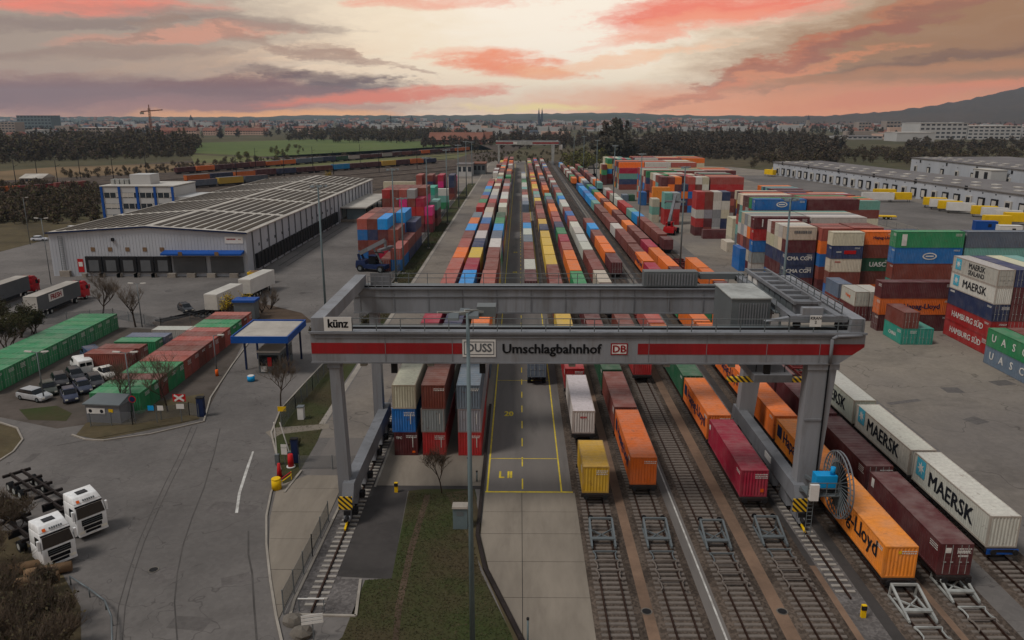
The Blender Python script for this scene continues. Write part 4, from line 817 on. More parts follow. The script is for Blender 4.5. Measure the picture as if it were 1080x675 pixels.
for i, cc in enumerate((['maroon', 'red', 'white', 'red', 'red'], ['brown', 'maroon', 'grey', 'brown', 'brown'], ['white', 'grey', 'grey', 'white', 'white'], ['navy', 'navy', 'cream', 'white', 'navy'])):
    stack(52.4 + i * 2.5, 232, 'Y', L20, cc, f'{ordw(i + 1)} column of the reefer block beside the red stacker')
stack(53.6, 226, 'X', L40, ['maroon'], 'long box lying before the reefer block')
stack(65.2, 228, 'X', L40, ['maroon', 'red', 'maroon', 'orange', 'orange'], 'orange-topped wall right of the reefer block', marks={4: [('text', 'F2', 'Hapag-Lloyd', 0, 1.3, 1.2, 'dark_blue', .03)]}); stack(77.8, 226, 'X', L40, ['brown', 'brown', 'red', 'yellow', 'maroon'], 'maroon-topped wall right of the orange one')
for j in range(1, 4):
    for i, x in enumerate((65.2,)): stack(x, 228 + j * 2.55, 'X', L40, [random.choice(WT) for _ in range(4)] + [('salmon', 'maroon', 'cream')[j - 1]], f'{("left", "right")[i]} orange wall block, {ordw(j + 1)} row back', vis={0: .02, 1: .02, 2: .02, 3: .05})
stack(47.5, 256, 'Y', L20, ['red', 'red', 'teal', 'teal'], 'narrow column of grey and red behind the red stacker'); stack(50.1, 256, 'Y', L20, ['red', 'red', 'grey', 'grey'], 'second narrow column behind the red stacker')
stack(44.5, 262, 'Y', L20, ['cream', 'teal', 'cream'], 'cream column behind the red stacker')
stack(47.2, 278, 'X', L20, ['brown', 'maroon', 'amber', 'amber'], 'amber-topped stack before the great block', marks={3: [('text', 'F2', 'Hapag', 0, 1.3, 1.1, 'dark_blue', .03)], 2: [('text', 'F2', 'Hapag', 0, 1.3, 1.1, 'dark_blue', .03)]})
ROOFS = ['white', 'cream', 'teal', 'green', 'navy', 'salmon', 'orange', 'orange', 'brown', 'crimson', 'maroon', 'brown']
def block(x0, x1, y0, y1, tiers, ax, L, where, frontcols=None):
    sx, sy = (L + .25, CW + .1) if ax == 'X' else (CW + .08, L + .4)
    nx, ny = max(1, int((x1 - x0) / sx)), max(1, int((y1 - y0) / sy))
    for j in range(ny):
        for i in range(nx):
            h = tiers if random.random() < .85 else tiers - 1
            cols = [random.choice(WT) for _ in range(h)]; cols[-1] = random.choice(ROOFS)
            stack(x0 + i * sx, y0 + j * sy, ax, L, cols, f'{where}, {ordw(j + 1)} row, {ordw(i + 1)} from left', vis={q: (1.0 if q == h - 1 else (.8 if j == 0 else .3 if i == 0 else .02)) for q in range(h)})
block(52.2, 70, 290, 316, 5, 'Y', L20, 'great block'); block(70.3, 95, 290, 318, 5, 'X', L40, 'right great block'); block(52, 92, 323, 350, 5, 'X', L40, 'second great block'); block(48.5, 95, 383, 410, 5, 'X', L40, 'third great block'); block(46.5, 60, 418, 445, 5, 'Y', L40, 'far block'); block(62, 100, 425, 455, 5, 'X', L40, 'rear block'); block(43, 47, 410, 424, 4, 'Y', L20, 'small far block')
stack(48.5, 314, 'Y', L20, ['blue', 'blue'], 'blue pair before the second great block'); stack(43.5, 330, 'Y', L20, ['slate'], 'slate box before the second great block'); stack(46.2, 330, 'Y', L20, ['dgreen'], 'dark green box before the second great block')
block(82, 108, 232, 262, 4, 'X', L40, 'right rear block'); block(82, 108, 190, 214, 2, 'X', L40, 'low rear block'); block(96, 110, 290, 318, 3, 'X', L40, 'outer rear block')
# ---- stacks in the left yard
for i, cc in enumerate((['blue', 'brown', 'blue', 'salmon'], ['maroon', 'brown', 'navy', 'brown'], ['crimson', 'brown', 'maroon', 'sky'])):
    stack(-39.6 + i * 2.5, 189, 'Y', L40, cc, f'{ordw(i + 1)} column of the stack behind the blue stacker')
stack(-32.1, 176, 'Y', L40, ['brown'], 'single box beside the blue stacker'); stack(-29.6, 176.5, 'Y', L40, ['blue', 'salmon'], 'salmon-topped pair beside the verge')
stack(-32.1, 189, 'Y', L40, ['blue', 'brown', 'brown'], 'brown three-high column by the verge'); stack(-29.6, 190, 'Y', L40, ['navy', 'brown'], 'brown two-high column by the verge'); stack(-32.1, 202, 'Y', L40, ['maroon', 'red', 'blue', 'sky'], 'bright blue topped column by the verge'); stack(-29.6, 203, 'Y', L40, ['navy', 'brown', 'navy'], 'navy column by the verge')
for i in range(3): stack(-39.6 + i * 2.5, 202, 'Y', L40, ['brown', 'red', 'maroon', ('brown', 'maroon', 'brown')[i]], f'second bay of the left yard, {ordw(i + 1)} column', vis={0: .05, 1: .05, 2: .1})
for i in range(5): stack(-41.8 + i * 2.55, 238, 'Y', L20, ['maroon', 'brown', 'red', ('brown', 'brown', 'pink', 'brown', 'crimson')[i], ('red', 'brown', 'salmon', 'grey', 'salmon')[i]][:5 if i < 4 else 4], f'red block of the left yard, {ordw(i + 1)} column', front=['door'] * 5)
for i in range(5): stack(-41.8 + i * 2.55, 245, 'Y', L40, ['maroon', 'brown', 'red', 'pink', 'brown'], f'left yard red block, second bay, {ordw(i + 1)} column', vis={0: .05, 1: .05, 2: .1, 3: .2})
stack(-29.0, 238, 'Y', L20, ['maroon', 'crimson', 'pink'], 'pink-topped column by the verge'); stack(-29, 252, 'Y', L40, ['brown', 'maroon', 'teal'], 'teal-topped column by the verge')
stack(-52, 300, 'X', L40, ['brown', 'blue', 'blue', 'cream'], 'cream-topped wall of the left yard', marks={2: [HY]}); stack(-39.4, 300, 'X', L40, ['green', 'teal', 'white'], 'white-topped wall of the left yard')
for i in range(4): stack(-40 + i * 2.6, 275, 'Y', L40, [random.choice(('teal', 'brown', 'green', 'maroon')) for _ in range(2)] + [('teal', 'brown', 'cream', 'teal')[i], ('brown', 'teal', 'grey', 'aqua')[i]], f'teal block of the left yard, {ordw(i + 1)} column')
for i in range(4): stack(-44 + i * 4.6, 335, 'Y', L40, ['brown', 'maroon', ('salmon', 'navy', 'pink', 'navy')[i], ('salmon', 'brown', 'crimson', 'navy')[i]], f'rear block of the left yard, {ordw(i + 1)} column')
for i in range(3): stack(-41 + i * 4.6, 360, 'Y', L40, ['brown', 'red', ('brown', 'salmon', 'pink')[i]], f'last block of the left yard, {ordw(i + 1)} column')
# ---- storage rows of green and brown short containers by the parking lot; doors towards the lot
n = 0
for i in range(13):
    col = 'green'; cont(col, -67.3 - 3.03, 94.3 + i * 2.5, .03, L20, 2.59, 'D', 'door', f'green container, {ordw(i + 1)} from the near end of the long green row')
for i, col in enumerate(['green', 'green', 'brown', 'green', 'green', 'salmon', 'salmon', 'brown', 'brown', 'salmon', 'brown', 'salmon', 'green', 'green', 'brown', 'salmon']):
    cont(col, -45.2 - 3.03, 88.2 + i * 2.5, .03, L20, 2.59, 'D', 'end', f'{WORD[col]} container, {ordw(i + 1)} from the near end of the row beside the gate road')
for i, (col, x, y) in enumerate((('brown', -57.5, 104.0), ('brown', -57.0, 106.6), ('green', -56.3, 110), ('slate', -56.0, 112.6), ('white', -53.8, 116.5))):
    cont(col, x, y, .03, L20, 2.59, 'D', 'door', f'{WORD[col]} container, {ordw(i + 1)} from the near end of the short row behind the van')
def make_containers():
    for c in CONT:
        d = math.hypot(c['x'], c['y']); a = c['L'] * (c['H'] + 1.5) if c['ax'] != 'Y' else CW * (c['H'] + c['L'] * .3)
        c['score'] = c['vis'] * (20 + a) / d ** 2 * (1 if (c['x'] < .66 * c['y'] + 6) else .3) * (1.5 if c['marks'] else 1)
    CONT.sort(key=lambda c: -c['score'])
    near, rest = CONT[:300], CONT[300:]
    for i, c in enumerate(near):
        D = cmesh(c['L'], c['H']); col = jit(RGB[c['col']]); rz = {'Y': 0, 'X': R(-90), 'D': R(90)}[c['ax']]
        c['mk'] = c['marks']
        if i < 130 or c['marks']:
            t = thing('container', c['label'], 'container', (c['x'], c['y'], c['z']), rz, 'freight containers')
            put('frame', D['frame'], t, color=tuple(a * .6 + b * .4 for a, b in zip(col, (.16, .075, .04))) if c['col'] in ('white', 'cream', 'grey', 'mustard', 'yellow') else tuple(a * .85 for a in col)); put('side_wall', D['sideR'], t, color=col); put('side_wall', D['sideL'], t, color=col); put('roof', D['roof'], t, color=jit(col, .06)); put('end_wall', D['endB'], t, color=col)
            if c['front'] == 'door':
                for q in ('doorL', 'doorR'): dr = put('door', D[q], t, color=col); put('lock_rod', D[q + 'rod'], dr)
            else: put('end_wall', D['endF'], t, color=col)
            if c['col'] not in ('white', 'cream', 'grey'):
                zc = c['H'] - .45; tag(put('code_marks', code_mesh(i % 7), t, (.05, -c['L'] / 2 - .004, zc), 0), kind='stuff')
                if c['ax'] == 'Y' and c['x'] > 0: tag(put('code_marks', code_mesh((i + 3) % 7), t, (-CW / 2 - .004, -c['L'] / 2 + 1.5, zc), R(-90)), kind='stuff')
                if c['ax'] == 'X': tag(put('code_marks', code_mesh((i + 3) % 7), t, (CW / 2 + .004, c['L'] / 2 - 1.6, zc), R(90)), kind='stuff')
            for mk in c['marks']:
                kind, face = mk[0], mk[1]
                if face == 'F2': face = 'R'                # long side of a box lying across: its own +x side looks at the camera
                if c['ax'] == 'X' and face == 'L': face = 'R'
                mark(t, c, kind, face, *mk[2:])
        else:
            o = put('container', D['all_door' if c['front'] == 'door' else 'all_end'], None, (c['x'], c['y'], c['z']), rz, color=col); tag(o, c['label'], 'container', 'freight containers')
    vs, fs, cols = [], [], []
    for c in rest:
        l, w = (c['L'] / 2, CW / 2) if c['ax'] != 'Y' else (CW / 2, c['L'] / 2); b = len(vs); col = jit(RGB[c['col']])
        x, y, z, H = c['x'], c['y'], c['z'], c['H']
        vs += [(x - l, y - w, z), (x + l, y - w, z), (x + l, y + w, z), (x - l, y + w, z), (x - l, y - w, z + H), (x + l, y - w, z + H), (x + l, y + w, z + H), (x - l, y + w, z + H)]
        # recessed panels on roof and near faces so that frames stand proud
        fs += [(b + 3, b + 2, b + 1, b), (b + 4, b + 5, b + 6, b + 7), (b, b + 1, b + 5, b + 4), (b + 1, b + 2, b + 6, b + 5), (b + 2, b + 3, b + 7, b + 6), (b + 3, b, b + 4, b + 7)]; cols += [col] * 6
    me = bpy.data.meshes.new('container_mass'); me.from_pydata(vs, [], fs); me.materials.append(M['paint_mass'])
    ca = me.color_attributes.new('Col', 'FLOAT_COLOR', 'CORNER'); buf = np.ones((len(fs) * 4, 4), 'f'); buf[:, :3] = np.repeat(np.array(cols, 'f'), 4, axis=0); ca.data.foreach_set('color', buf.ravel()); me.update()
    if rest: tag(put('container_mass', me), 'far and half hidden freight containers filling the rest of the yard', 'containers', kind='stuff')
make_containers()
# ---- wagons under the trains
def wagon_meshes(L):
    u = MB(); y0, y1 = .2, L - .2
    for s in (-1, 1): u.box(s * .95 - .09, s * .95 + .09, y0, y1, .6, .97)
    for y in np.linspace(y0, y1, 6): u.box(-.86, .86, y - .12, y + .12, .68, .94)
    u.box(-1.3, 1.3, y0 - .04, y0 + .18, .62, .95); u.box(-1.3, 1.3, y1 - .18, y1 + .04, .62, .95)
    bog = MB()
    for s in (-.95, .95): bog.box(s - .06, s + .06, -1.25, 1.25, .42, .68)
    bog.box(-.9, .9, -.18, .18, .5, .77)
    wh = MB(); wh.tube((-.8, 0, .46), (-.68, 0, .46), .45, .45, 14); wh.tube((.68, 0, .46), (.8, 0, .46), .45, .45, 14); wh.tube((-.68, 0, .46), (.68, 0, .46), .08, .08, 6)
    bf = MB(); bf.tube((0, 0, .8), (0, -.3, .8), .09, .09, 8); bf.tube((0, -.3, .8), (0, -.38, .8), .24, .24, 12)
    return u, bog, wh, bf
_wc = {}; wcount = {}; wm = MB()
for k, y, L, empty in sorted(WAG, key=lambda w: (w[0], w[1])):
    wcount[k] = wcount.get(k, 0) + 1; key = round(L, 2)
    if y < 152 or (empty and y < 260):
        if key not in _wc:
            u, b, w, f = wagon_meshes(L); _wc[key] = (u.mesh('frame', M['undercarriage']), u.mesh('frame', M['wagon_red']), b.mesh('bogie', M['undercarriage']), w.mesh('wheelset', M['dark']), f.mesh('buffer', M['dark']))
        fm, fr, b, w, f = _wc[key]
        t = thing('flat_wagon', ('empty dark red' if empty else 'blue ended' if k == 7 and y < 60 else 'dark') + f' wagon, {ordw(wcount[k])} of the {TRAIN[k]}', 'flat wagon', (TR[k], y, .262), 0, 'container flat wagons')
        put('frame', fr if empty else fm, t)
        if k == 7 and y < 60: MB().box(-1.25, 1.25, .09, .155, .5, .96).build('end_beam', M['blue'], t)
        for yy in (2.0, L - 2.0):
            bo = put('bogie', b, t, (0, yy, 0))
            for q in (-.9, .9): put('wheelset', w, bo, (0, q, 0))
        for s in (-.875, .875): put('buffer', f, t, (s, .2, 0)); put('buffer', f, t, (s, L - .2, 0), R(180))
        if empty:
            d = MB(); [d.box(-1.2, 1.2, yy, yy + .5, .96, 1.12) for yy in (1.2, L / 2 - .25, L - 1.7)]; d.build('load_saddle', M['wagon_red'], t)
    else:
        x = TR[k]; [wm.box(x + s - .08, x + s + .08, y + .2, y + L - .2, 1.0, 1.42) for s in (-.95, .95)]; [wm.box(x - .9, x + .9, y + q, y + q + .9, .35, 1.1) for q in (1.2, L - 2.2)]
tag(wm.build('flat_wagon_mass', M['undercarriage']), 'undercarriages of the distant wagons under the container trains', 'wagons', kind='stuff')
# ------------------------------------------------------------------ vehicles
def bevel(o, w, seg=2):
    m = o.modifiers.new('bevel', 'BEVEL'); m.width = w; m.segments = seg; m.limit_method = 'ANGLE'; m.angle_limit = R(25)
    for p in o.data.polygons: p.use_smooth = True
    return o
def car(name, label, cat, px, py, heading, col, kind='hatch', grp='cars in the parking lot', loc=None):
    p = Vector(loc) if loc else P(px, py); t = thing(name, label, cat, (p.x, p.y, .02), R(heading), grp)
    L, Wd = {'hatch': (4.2, 1.78), 'estate': (4.6, 1.8), 'van': (5.3, 2.0), 'pickup': (5.0, 1.85)}[kind]; h, w = L / 2, Wd / 2
    # profile along y (front at -y)
    def loft(rows, m):                                     # rows of (y, half width low, z low, half width high, z high)
        mb = MB(); vs = []
        for (y, wl, zl, wh, zh) in rows: vs += [(-wl, y, zl), (wl, y, zl), (wh, y, zh), (-wh, y, zh)]
        fs = [(3, 2, 1, 0)]
        for i in range(len(rows) - 1):
            a, b = 4 * i, 4 * i + 4; fs += [(a, a + 1, b + 1, b), (a + 1, a + 2, b + 2, b + 1), (a + 2, a + 3, b + 3, b + 2), (a + 3, a, b, b + 3)]
        a = 4 * len(rows) - 4; fs.append((a, a + 1, a + 2, a + 3)); mb.add(vs, fs, m); return mb
    if kind == 'van':
        b = loft([(-h, w * .8, .35, w * .75, .8), (-h + .15, w, .3, w * .9, 1.05), (-h + .95, w, .28, w * .95, 1.2), (-h + 1.7, w, .28, w * .88, 2.1), (h - .1, w, .28, w * .9, 2.15), (h, w * .97, .35, w * .86, 2.0)], 0)
        g = loft([(-h + .95, w * .9, 1.18, w * .88, 1.22), (-h + 1.66, w * .93, 1.25, w * .82, 2.08)], 0); g.box(-w * .99, -w * .9, -h + 1.5, -h + 2.4, 1.35, 1.85); g.box(w * .9, w * .99, -h + 1.5, -h + 2.4, 1.35, 1.85); g.box(-w * .75, -.05, h - .03, h + .015, 1.3, 1.8); g.box(.05, w * .75, h - .03, h + .015, 1.3, 1.8)
    else:
        rear = h - (1.7 if kind == 'pickup' else .25)
        b = loft([(-h, w * .82, .32, w * .78, .62), (-h + .12, w * .96, .24, w * .88, .74), (-h + 1.25, w, .22, w * .95, .95), (h - .4, w, .22, w * .95, .98), (h, w * .92, .3, w * .86, .85)], 0)
        zr = 1.45 if kind != 'pickup' else 1.55
        g = loft([(-h + 1.15, w * .86, .9, w * .8, .97), (-h + 1.85, w * .92, .92, w * .72, zr - .03), (rear - .55, w * .92, .92, w * .72, zr - .03), (rear, w * .88, .9, w * .78, 1.02)], 0)
    bevel(b.build('body', M['car_paint'], t, color=s2l(col)), .07); bevel(g.build('windows', M['glass'], t), .05)
    if kind != 'van': rf = MB(); rear = h - (1.7 if kind == 'pickup' else .25); rf.hexa([(-w * .74, -h + 1.75, zr - .05), (w * .74, -h + 1.75, zr - .05), (w * .74, rear - .5, zr - .05), (-w * .74, rear - .5, zr - .05)], [(-w * .66, -h + 1.95, zr + .02), (w * .66, -h + 1.95, zr + .02), (w * .66, rear - .65, zr + .02), (-w * .66, rear - .65, zr + .02)]); rf.build('roof', M['car_paint'], t, color=s2l(col))
    for sx in (-1, 1):
        for y in (-h + .85, h - .85): MB().wheel((sx * (w - .1), y, .32), .32, .22, 14, 0, 1).build('wheel', [M['rubber'], M['galv']], t)
        MB().box(sx * w * .62 - .16, sx * w * .62 + .16, -h - .01, -h + .1, .5, .66).build('headlight', M['lamp'], t)
        MB().box(sx * w * .74 - .1, sx * w * .74 + .1, h - .06, h + .012, .6, .78).build('tail_light', M['red'], t)
    if kind == 'pickup': MB().box(-w * .8, w * .8, h - 1.6, h - .12, .86, .96).build('cargo_bed', M['dark'], t)
    return t
car('parked_van', 'white panel van parked in front of the brown containers', 'van', 87, 391, 222, (205, 205, 202), 'van')
car('parked_van', 'dark blue van parked behind the white panel van', 'van', 97, 380, 222, (40, 58, 84), 'van')
car('parked_car', 'white pickup beside the white van', 'pickup truck', 112, 397, 48, (196, 192, 184), 'pickup')
for px, py, hd, col, l, kd in ((80, 399, 40, (30, 32, 38), 'black car right behind the white van', 'estate'), (64, 405, 38, (26, 26, 30), 'black estate car left of the white van', 'estate'), (101, 406, 38, (34, 34, 38), 'dark grey car below the white pickup', 'estate'), (88, 412, 40, (38, 44, 62), 'navy hatchback in the middle of the parked cars', 'hatch'),
                               (52, 414, 38, (44, 50, 42), 'dark olive car at the left of the parked cars', 'hatch'), (74, 421, 36, (40, 46, 66), 'dark blue car at the bottom of the parking group', 'hatch'), (37, 421, 70, (150, 152, 154), 'silver estate car parked alone by the grass island', 'estate')):
    car('parked_car', l, 'car', px, py, hd, col, kd)
car('parked_car', 'dark estate car parked alone on the wide yard near the white trailers', 'car', 196, 328, 40, (30, 34, 40), 'estate')
car('parked_car', 'white car parked by the lamp post on the far left meadow edge', 'car', 42, 254, 95, (178, 182, 190), 'hatch'); car('parked_car', 'white car behind the left warehouse roof', 'car', 78, 243, 95, (188, 190, 192), 'estate')
def tractor_cab(t, col, y0=0.0, mirror=True, txt=None):
    """cab with front at -y, 2.5 wide"""
    b = MB(); b.hexa([(-1.22, y0, .45), (1.22, y0, .45), (1.24, y0 + 2.25, .6), (-1.24, y0 + 2.25, .6)], [(-1.24, y0 + .03, 1.95), (1.24, y0 + .03, 1.95), (1.24, y0 + 2.25, 1.95), (-1.24, y0 + 2.25, 1.95)])
    b.hexa([(-1.24, y0 + .03, 1.951), (1.24, y0 + .03, 1.951), (1.24, y0 + 2.25, 1.951), (-1.24, y0 + 2.25, 1.951)], [(-1.14, y0 + .42, 3.15), (1.14, y0 + .42, 3.15), (1.18, y0 + 2.25, 3.15), (-1.18, y0 + 2.25, 3.15)])
    b.hexa([(-1.14, y0 + .42, 3.151), (1.14, y0 + .42, 3.151), (1.18, y0 + 2.25, 3.151), (-1.18, y0 + 2.25, 3.151)], [(-.98, y0 + .85, 3.62), (.98, y0 + .85, 3.62), (1.12, y0 + 2.25, 3.75), (-1.12, y0 + 2.25, 3.75)])
    cab = bevel(b.build('cab', M['car_paint'], t, color=s2l(col)), .07)
    w = MB(); w.hexa([(-1.12, y0 + .02, 2.0), (1.12, y0 + .02, 2.0), (1.12, y0 + .1, 2.0), (-1.12, y0 + .1, 2.0)], [(-1.03, y0 + .285, 2.85), (1.03, y0 + .285, 2.85), (1.03, y0 + .38, 2.85), (-1.03, y0 + .38, 2.85)]); w.build('windscreen', M['glass'], cab)
    for s in (-1, 1):
        MB().hexa([(s * 1.2, y0 + .4, 2.0), (s * 1.255, y0 + .4, 2.0), (s * 1.255, y0 + 1.2, 2.0), (s * 1.2, y0 + 1.2, 2.0)], [(s * 1.16, y0 + .5, 2.75), (s * 1.215, y0 + .5, 2.75), (s * 1.215, y0 + 1.2, 2.75), (s * 1.16, y0 + 1.2, 2.75)]).build('side_window', M['glass'], cab)
        MB().box(s * .92 - .22, s * .92 + .22, y0 - .03, y0 + .05, .62, .84).build('headlight', M['lamp'], cab)
        MB().box(s * 1.36 - .08, s * 1.36 + .08, y0 + .12, y0 + .34, 1.95, 2.75).build('mirror', M['car_paint'], cab).color = s2l(col)
    for z0, z1, gw in ((1.3, 1.82, .84), (.9, 1.2, .74), (.6, .82, .62)): MB().box(-gw, gw, y0 - .022, y0 + .02, z0, z1).build('grille', M['black'], cab)
    for z in (1.47, 1.64): MB().box(-.8, .8, y0 - .035, y0 - .023, z, z + .04).build('grille_bar', M['galv'], cab)
    MB().box(-1.0, 1.0, y0 + .1, y0 + .16, 2.0, 2.04).build('wiper', M['black'], cab); MB().box(-1.1, 1.1, y0 + .28, y0 + .5, 2.9, 3.02).build('sun_visor', M['black'], cab)
    MB().box(-1.2, 1.2, y0 - .05, y0 + .02, .4, .58).build('bumper', M['car_paint'], cab).color = s2l(col); MB().box(-.26, .26, y0 - .062, y0 - .051, .43, .54).build('number_plate', M['white_paint'], cab)
    MB().box(-.42, .42, y0 + 1.15, y0 + 1.75, 3.66, 3.74).build('roof_hatch', M['glass'], cab)
    if txt:
        lt = MB(); [lt.box(-.45 + i * .17, -.33 + i * .17, -.01, 0, -.08, .1) for i in range(6)]; lt = lt.build('lettering', M['canvas_grey'], cab, (.1, y0 + .5, 3.33)); lt.rotation_euler = (R(-38), 0, 0); o = MB().box(-.85, -.6, -.01, 0, -.12, .14).build('emblem', M['orange'], cab, (0, y0 + .5, 3.33)); o.rotation_euler = (R(-38), 0, 0)
    return cab
def wheels(t, ys, w=1.0, r=.5, dual=True):
    for y in ys:
        for s in (-1, 1): MB().wheel((s * w, y, r), r, .34 if not dual else .5, 16, 0, 1).build('wheel', [M['rubber'], M['galv_pale']], t)
def tractor_with_chassis(label, px, py, ang):
    p = P(px, py); t = thing('container_truck', label, 'truck', (p.x, p.y, .02), R(ang), 'white container trucks')
    tractor_cab(t, (214, 214, 212), 0, True, 'LKW KOMBI'); wheels(t, (1.4,), 1.05, .5, False); wheels(t, (5.0,), .98, .5)
    ch = MB(); [ch.box(s * .42 - .06, s * .42 + .06, 1.9, 6.2, .75, 1.0) for s in (-1, 1)]; ch.box(-1.1, 1.1, 2.4, 3.3, .5, 1.0); ch.build('chassis', M['dark'], t)
    tr = MB(); [tr.box(s * .5 - .08, s * .5 + .08, 4.0, 15.8, 1.12, 1.42) for s in (-1, 1)]
    for y in (4.2, 6.4, 8.6, 10.8, 13, 15.6): tr.box(-1.22, 1.22, y - .12, y + .12, 1.15, 1.4)
    tr.build('trailer_frame', M['undercarriage'], t); wheels(t, (12.0, 13.3, 14.6), .98, .5); MB().box(-1.2, 1.2, 7.0, 7.15, .4, 1.1).build('landing_leg', M['dark'], t)
    return t
def head_to(dx, dy): return math.degrees(math.atan2(dx, -dy))
HD = head_to(15.5, -11.8)
tractor_with_chassis('white container truck with empty chassis, the farther and right one of the parked pair', 100, 566, HD); tractor_with_chassis('white container truck with empty chassis, the nearer left one behind the shrubs', 66, 598, HD)
def semi(label, x, y, rz, cabcol, boxcol, roofcol, txt=None, side='R', L=13.6, cab=True, grp='articulated lorries'):
    t = thing('articulated_lorry' if cab else 'box_trailer', label, 'truck' if cab else 'trailer', (x, y, .02), rz, grp)
    b = MB(); b.box(-1.25, 1.25, 3.2, 3.2 + L, 1.15, 3.95); bx = b.build('trailer_box', M[boxcol], t); MB().box(-1.24, 1.24, 3.21, 3.19 + L, 3.953, 4.0).build('trailer_roof', M[roofcol], bx)
    MB().box(-1.2, 1.2, 3.17 + L, 3.235 + L, 1.2, 3.9).build('rear_door', M['off_white'], bx)
    wheels(t, (L - .6, L + .7, L + 2.0), .98, .5); MB().box(-.5, .5, 3.4, L + 2.8, .85, 1.14).build('chassis', M['dark'], t); MB().box(-1.2, 1.2, 6.5, L - 2, .55, 1.05).build('side_guard', M['dark'], t)
    if cab: tractor_cab(t, cabcol); wheels(t, (1.4,), 1.05, .5, False); wheels(t, (4.9,), .98, .5)
    else:
        for s in (-.9, .9): MB().box(s - .08, s + .08, 5.2, 5.4, 0, 1.14).build('landing_leg', M['dark'], t)
    if txt:
        MB().box(-1.275, -1.252, 3.2 + L * .42, 3.2 + L * .75, 2.3, 3.7).build('sign_panel', M['white_paint'], bx); put('lettering', text_mesh(txt, 1.25, M['crane_red'], .05), bx, (-1.282, 3.2 + L * .585, 2.98), rot=LEFTF)
    return t
# cab at the far end: turned half round, so its own left side looks towards the camera
semi('grey articulated lorry with red cab and the word on its white panel', -85.6, 148.5, R(180), (168, 24, 34), 'canvas_grey', 'roof_pale', 'FRESH')
semi('grey articulated lorry with red cab, mostly cut by the left picture edge', -98.5, 153.5, R(180), (150, 26, 34), 'canvas_grey', 'roof_pale')
semi('white box trailer with blue stripe parked behind the brown container row, nearer', -53.0, 146.5, R(172), (200, 200, 198), 'white_paint', 'off_white', cab=False, L=9.5, grp='white box trailers'); semi('white box trailer parked behind the nearer one by the blossoming shrubs', -51.3, 160.5, R(172), (200, 200, 198), 'white_paint', 'off_white', cab=False, L=10.5, grp='white box trailers')
def small_frame():
    p = P(196, 338); t = thing('trailer_chassis', 'dark empty trailer chassis lying beside the white box trailers', 'trailer', (p.x, p.y, 0), R(-35), None)
    f = MB(); [f.box(s * .6 - .1, s * .6 + .1, -5, 5, .8, 1.1) for s in (-1, 1)]; [f.box(-1.2, 1.2, y - .15, y + .15, .82, 1.05) for y in (-4.8, -2, 1, 4.8)]; f.build('frame', M['dark'], t); wheels(t, (2.6, 3.9), 1.0, .48)
small_frame()
p = P(228, 312); tk = thing('yellow_skip', 'yellow open skip standing beside the white box trailers', 'skip', (-55.5, 163, 0), 0); MB().hexa([(-1.8, -1, .1), (1.8, -1, .1), (1.8, 1, .1), (-1.8, 1, .1)], [(-2.4, -1.2, 2.4), (2.4, -1.2, 2.4), (2.4, 1.2, 2.4), (-2.4, 1.2, 2.4)]).build('tub', M['yellow'], tk); MB().box(-2.1, 2.1, -1.0, 1.0, 2.401, 2.5).build('load', M['wood'], tk)
# truck with grey container on the truck lane
t = thing('container_truck', 'grey container on a lorry driving up the truck lane under the crane', 'truck', (2.35, 97.2, .03), 0); D = cmesh(L40, 2.59)
tf = MB(); [tf.box(s * .5 - .08, s * .5 + .08, .1, 14.2, .9, 1.19) for s in (-1, 1)]; tf.build('chassis', M['dark'], t); wheels(t, (1.6, 2.9, 4.2, 11.5), .98, .48); c_ = put('container_body', D['all_door'], t, (0, 6.3, 1.2), color=RGB['slate'])
b = MB(); b.box(-1.22, 1.22, 13.2, 15.4, .6, 3.4); b.build('cab', M['blue'], t)
def reach_stacker(label, x, y, rz, bm, am, reach=9.0, sc=1.0, spread=True):
    t = thing('reach_stacker', label, 'reach stacker', (x, y, .02), rz, 'reach stackers'); t.scale = (sc,) * 3
    b = MB(); b.box(-1.6, 1.6, -3.2, 4.2, .8, 1.7); b.hexa([(-1.6, 1.6, 1.701), (1.6, 1.6, 1.701), (1.6, 4.2, 1.701), (-1.6, 4.2, 1.701)], [(-1.5, 2.0, 2.6), (1.5, 2.0, 2.6), (1.5, 4.1, 2.5), (-1.5, 4.1, 2.5)]); b.build('chassis', M[bm], t)
    for s in (-1, 1):
        MB().wheel((s * 1.75, -2.3, .85), .85, .8, 16, 0, 1).build('wheel', [M['rubber'], M['galv']], t); MB().wheel((s * 1.55, 3.0, .8), .8, .6, 16, 0, 1).build('wheel', [M['rubber'], M['galv']], t)
        MB().bar((s * .9, 3.4, 2.5), (s * .7, 3.9, 3.9), .35, .5).build('boom_post', M[bm], t)
    MB().box(-.85, .85, -.6, 1.2, 1.71, 3.6).build('operator_cab', M['glass'], t); MB().box(-.95, .95, -.7, 1.3, 3.605, 3.72).build('cab_roof', M[bm], t)
    e = (0, -reach * .62, 3.9 + reach * .75)
    MB().bar((0, 3.9, 3.9), e, .75, .9).build('boom', M[am], t); MB().bar((0, -1.8, 1.8), (0, -reach * .2 + 1.2, 3.9 + reach * .32), .3, .3).build('lift_cylinder', M['galv'], t)
    if spread:
        s = MB(); s.bar(e, (0, e[1] - .1, e[2] - 1.6), .5, .5); s.build('rotator', M[am], t); s = MB(); s.box(-3.1, 3.1, e[1] - .55, e[1] + .4, e[2] - 2.2, e[2] - 1.61); s.build('spreader', M[am], t)
        for x_ in (-3.1, 2.9): MB().box(x_, x_ + .2, e[1] - 1.2, e[1] + 1.1, e[2] - 2.45, e[2] - 2.201).build('spreader_arm', M['dark'], t)
    return t
reach_stacker('blue reach stacker with lowered boom before the left yard stacks', *P(396, 286).xy, R(72), 'dark_blue', 'slate' if 'slate' in M else 'steel_side', 4.5, 1.0, True)
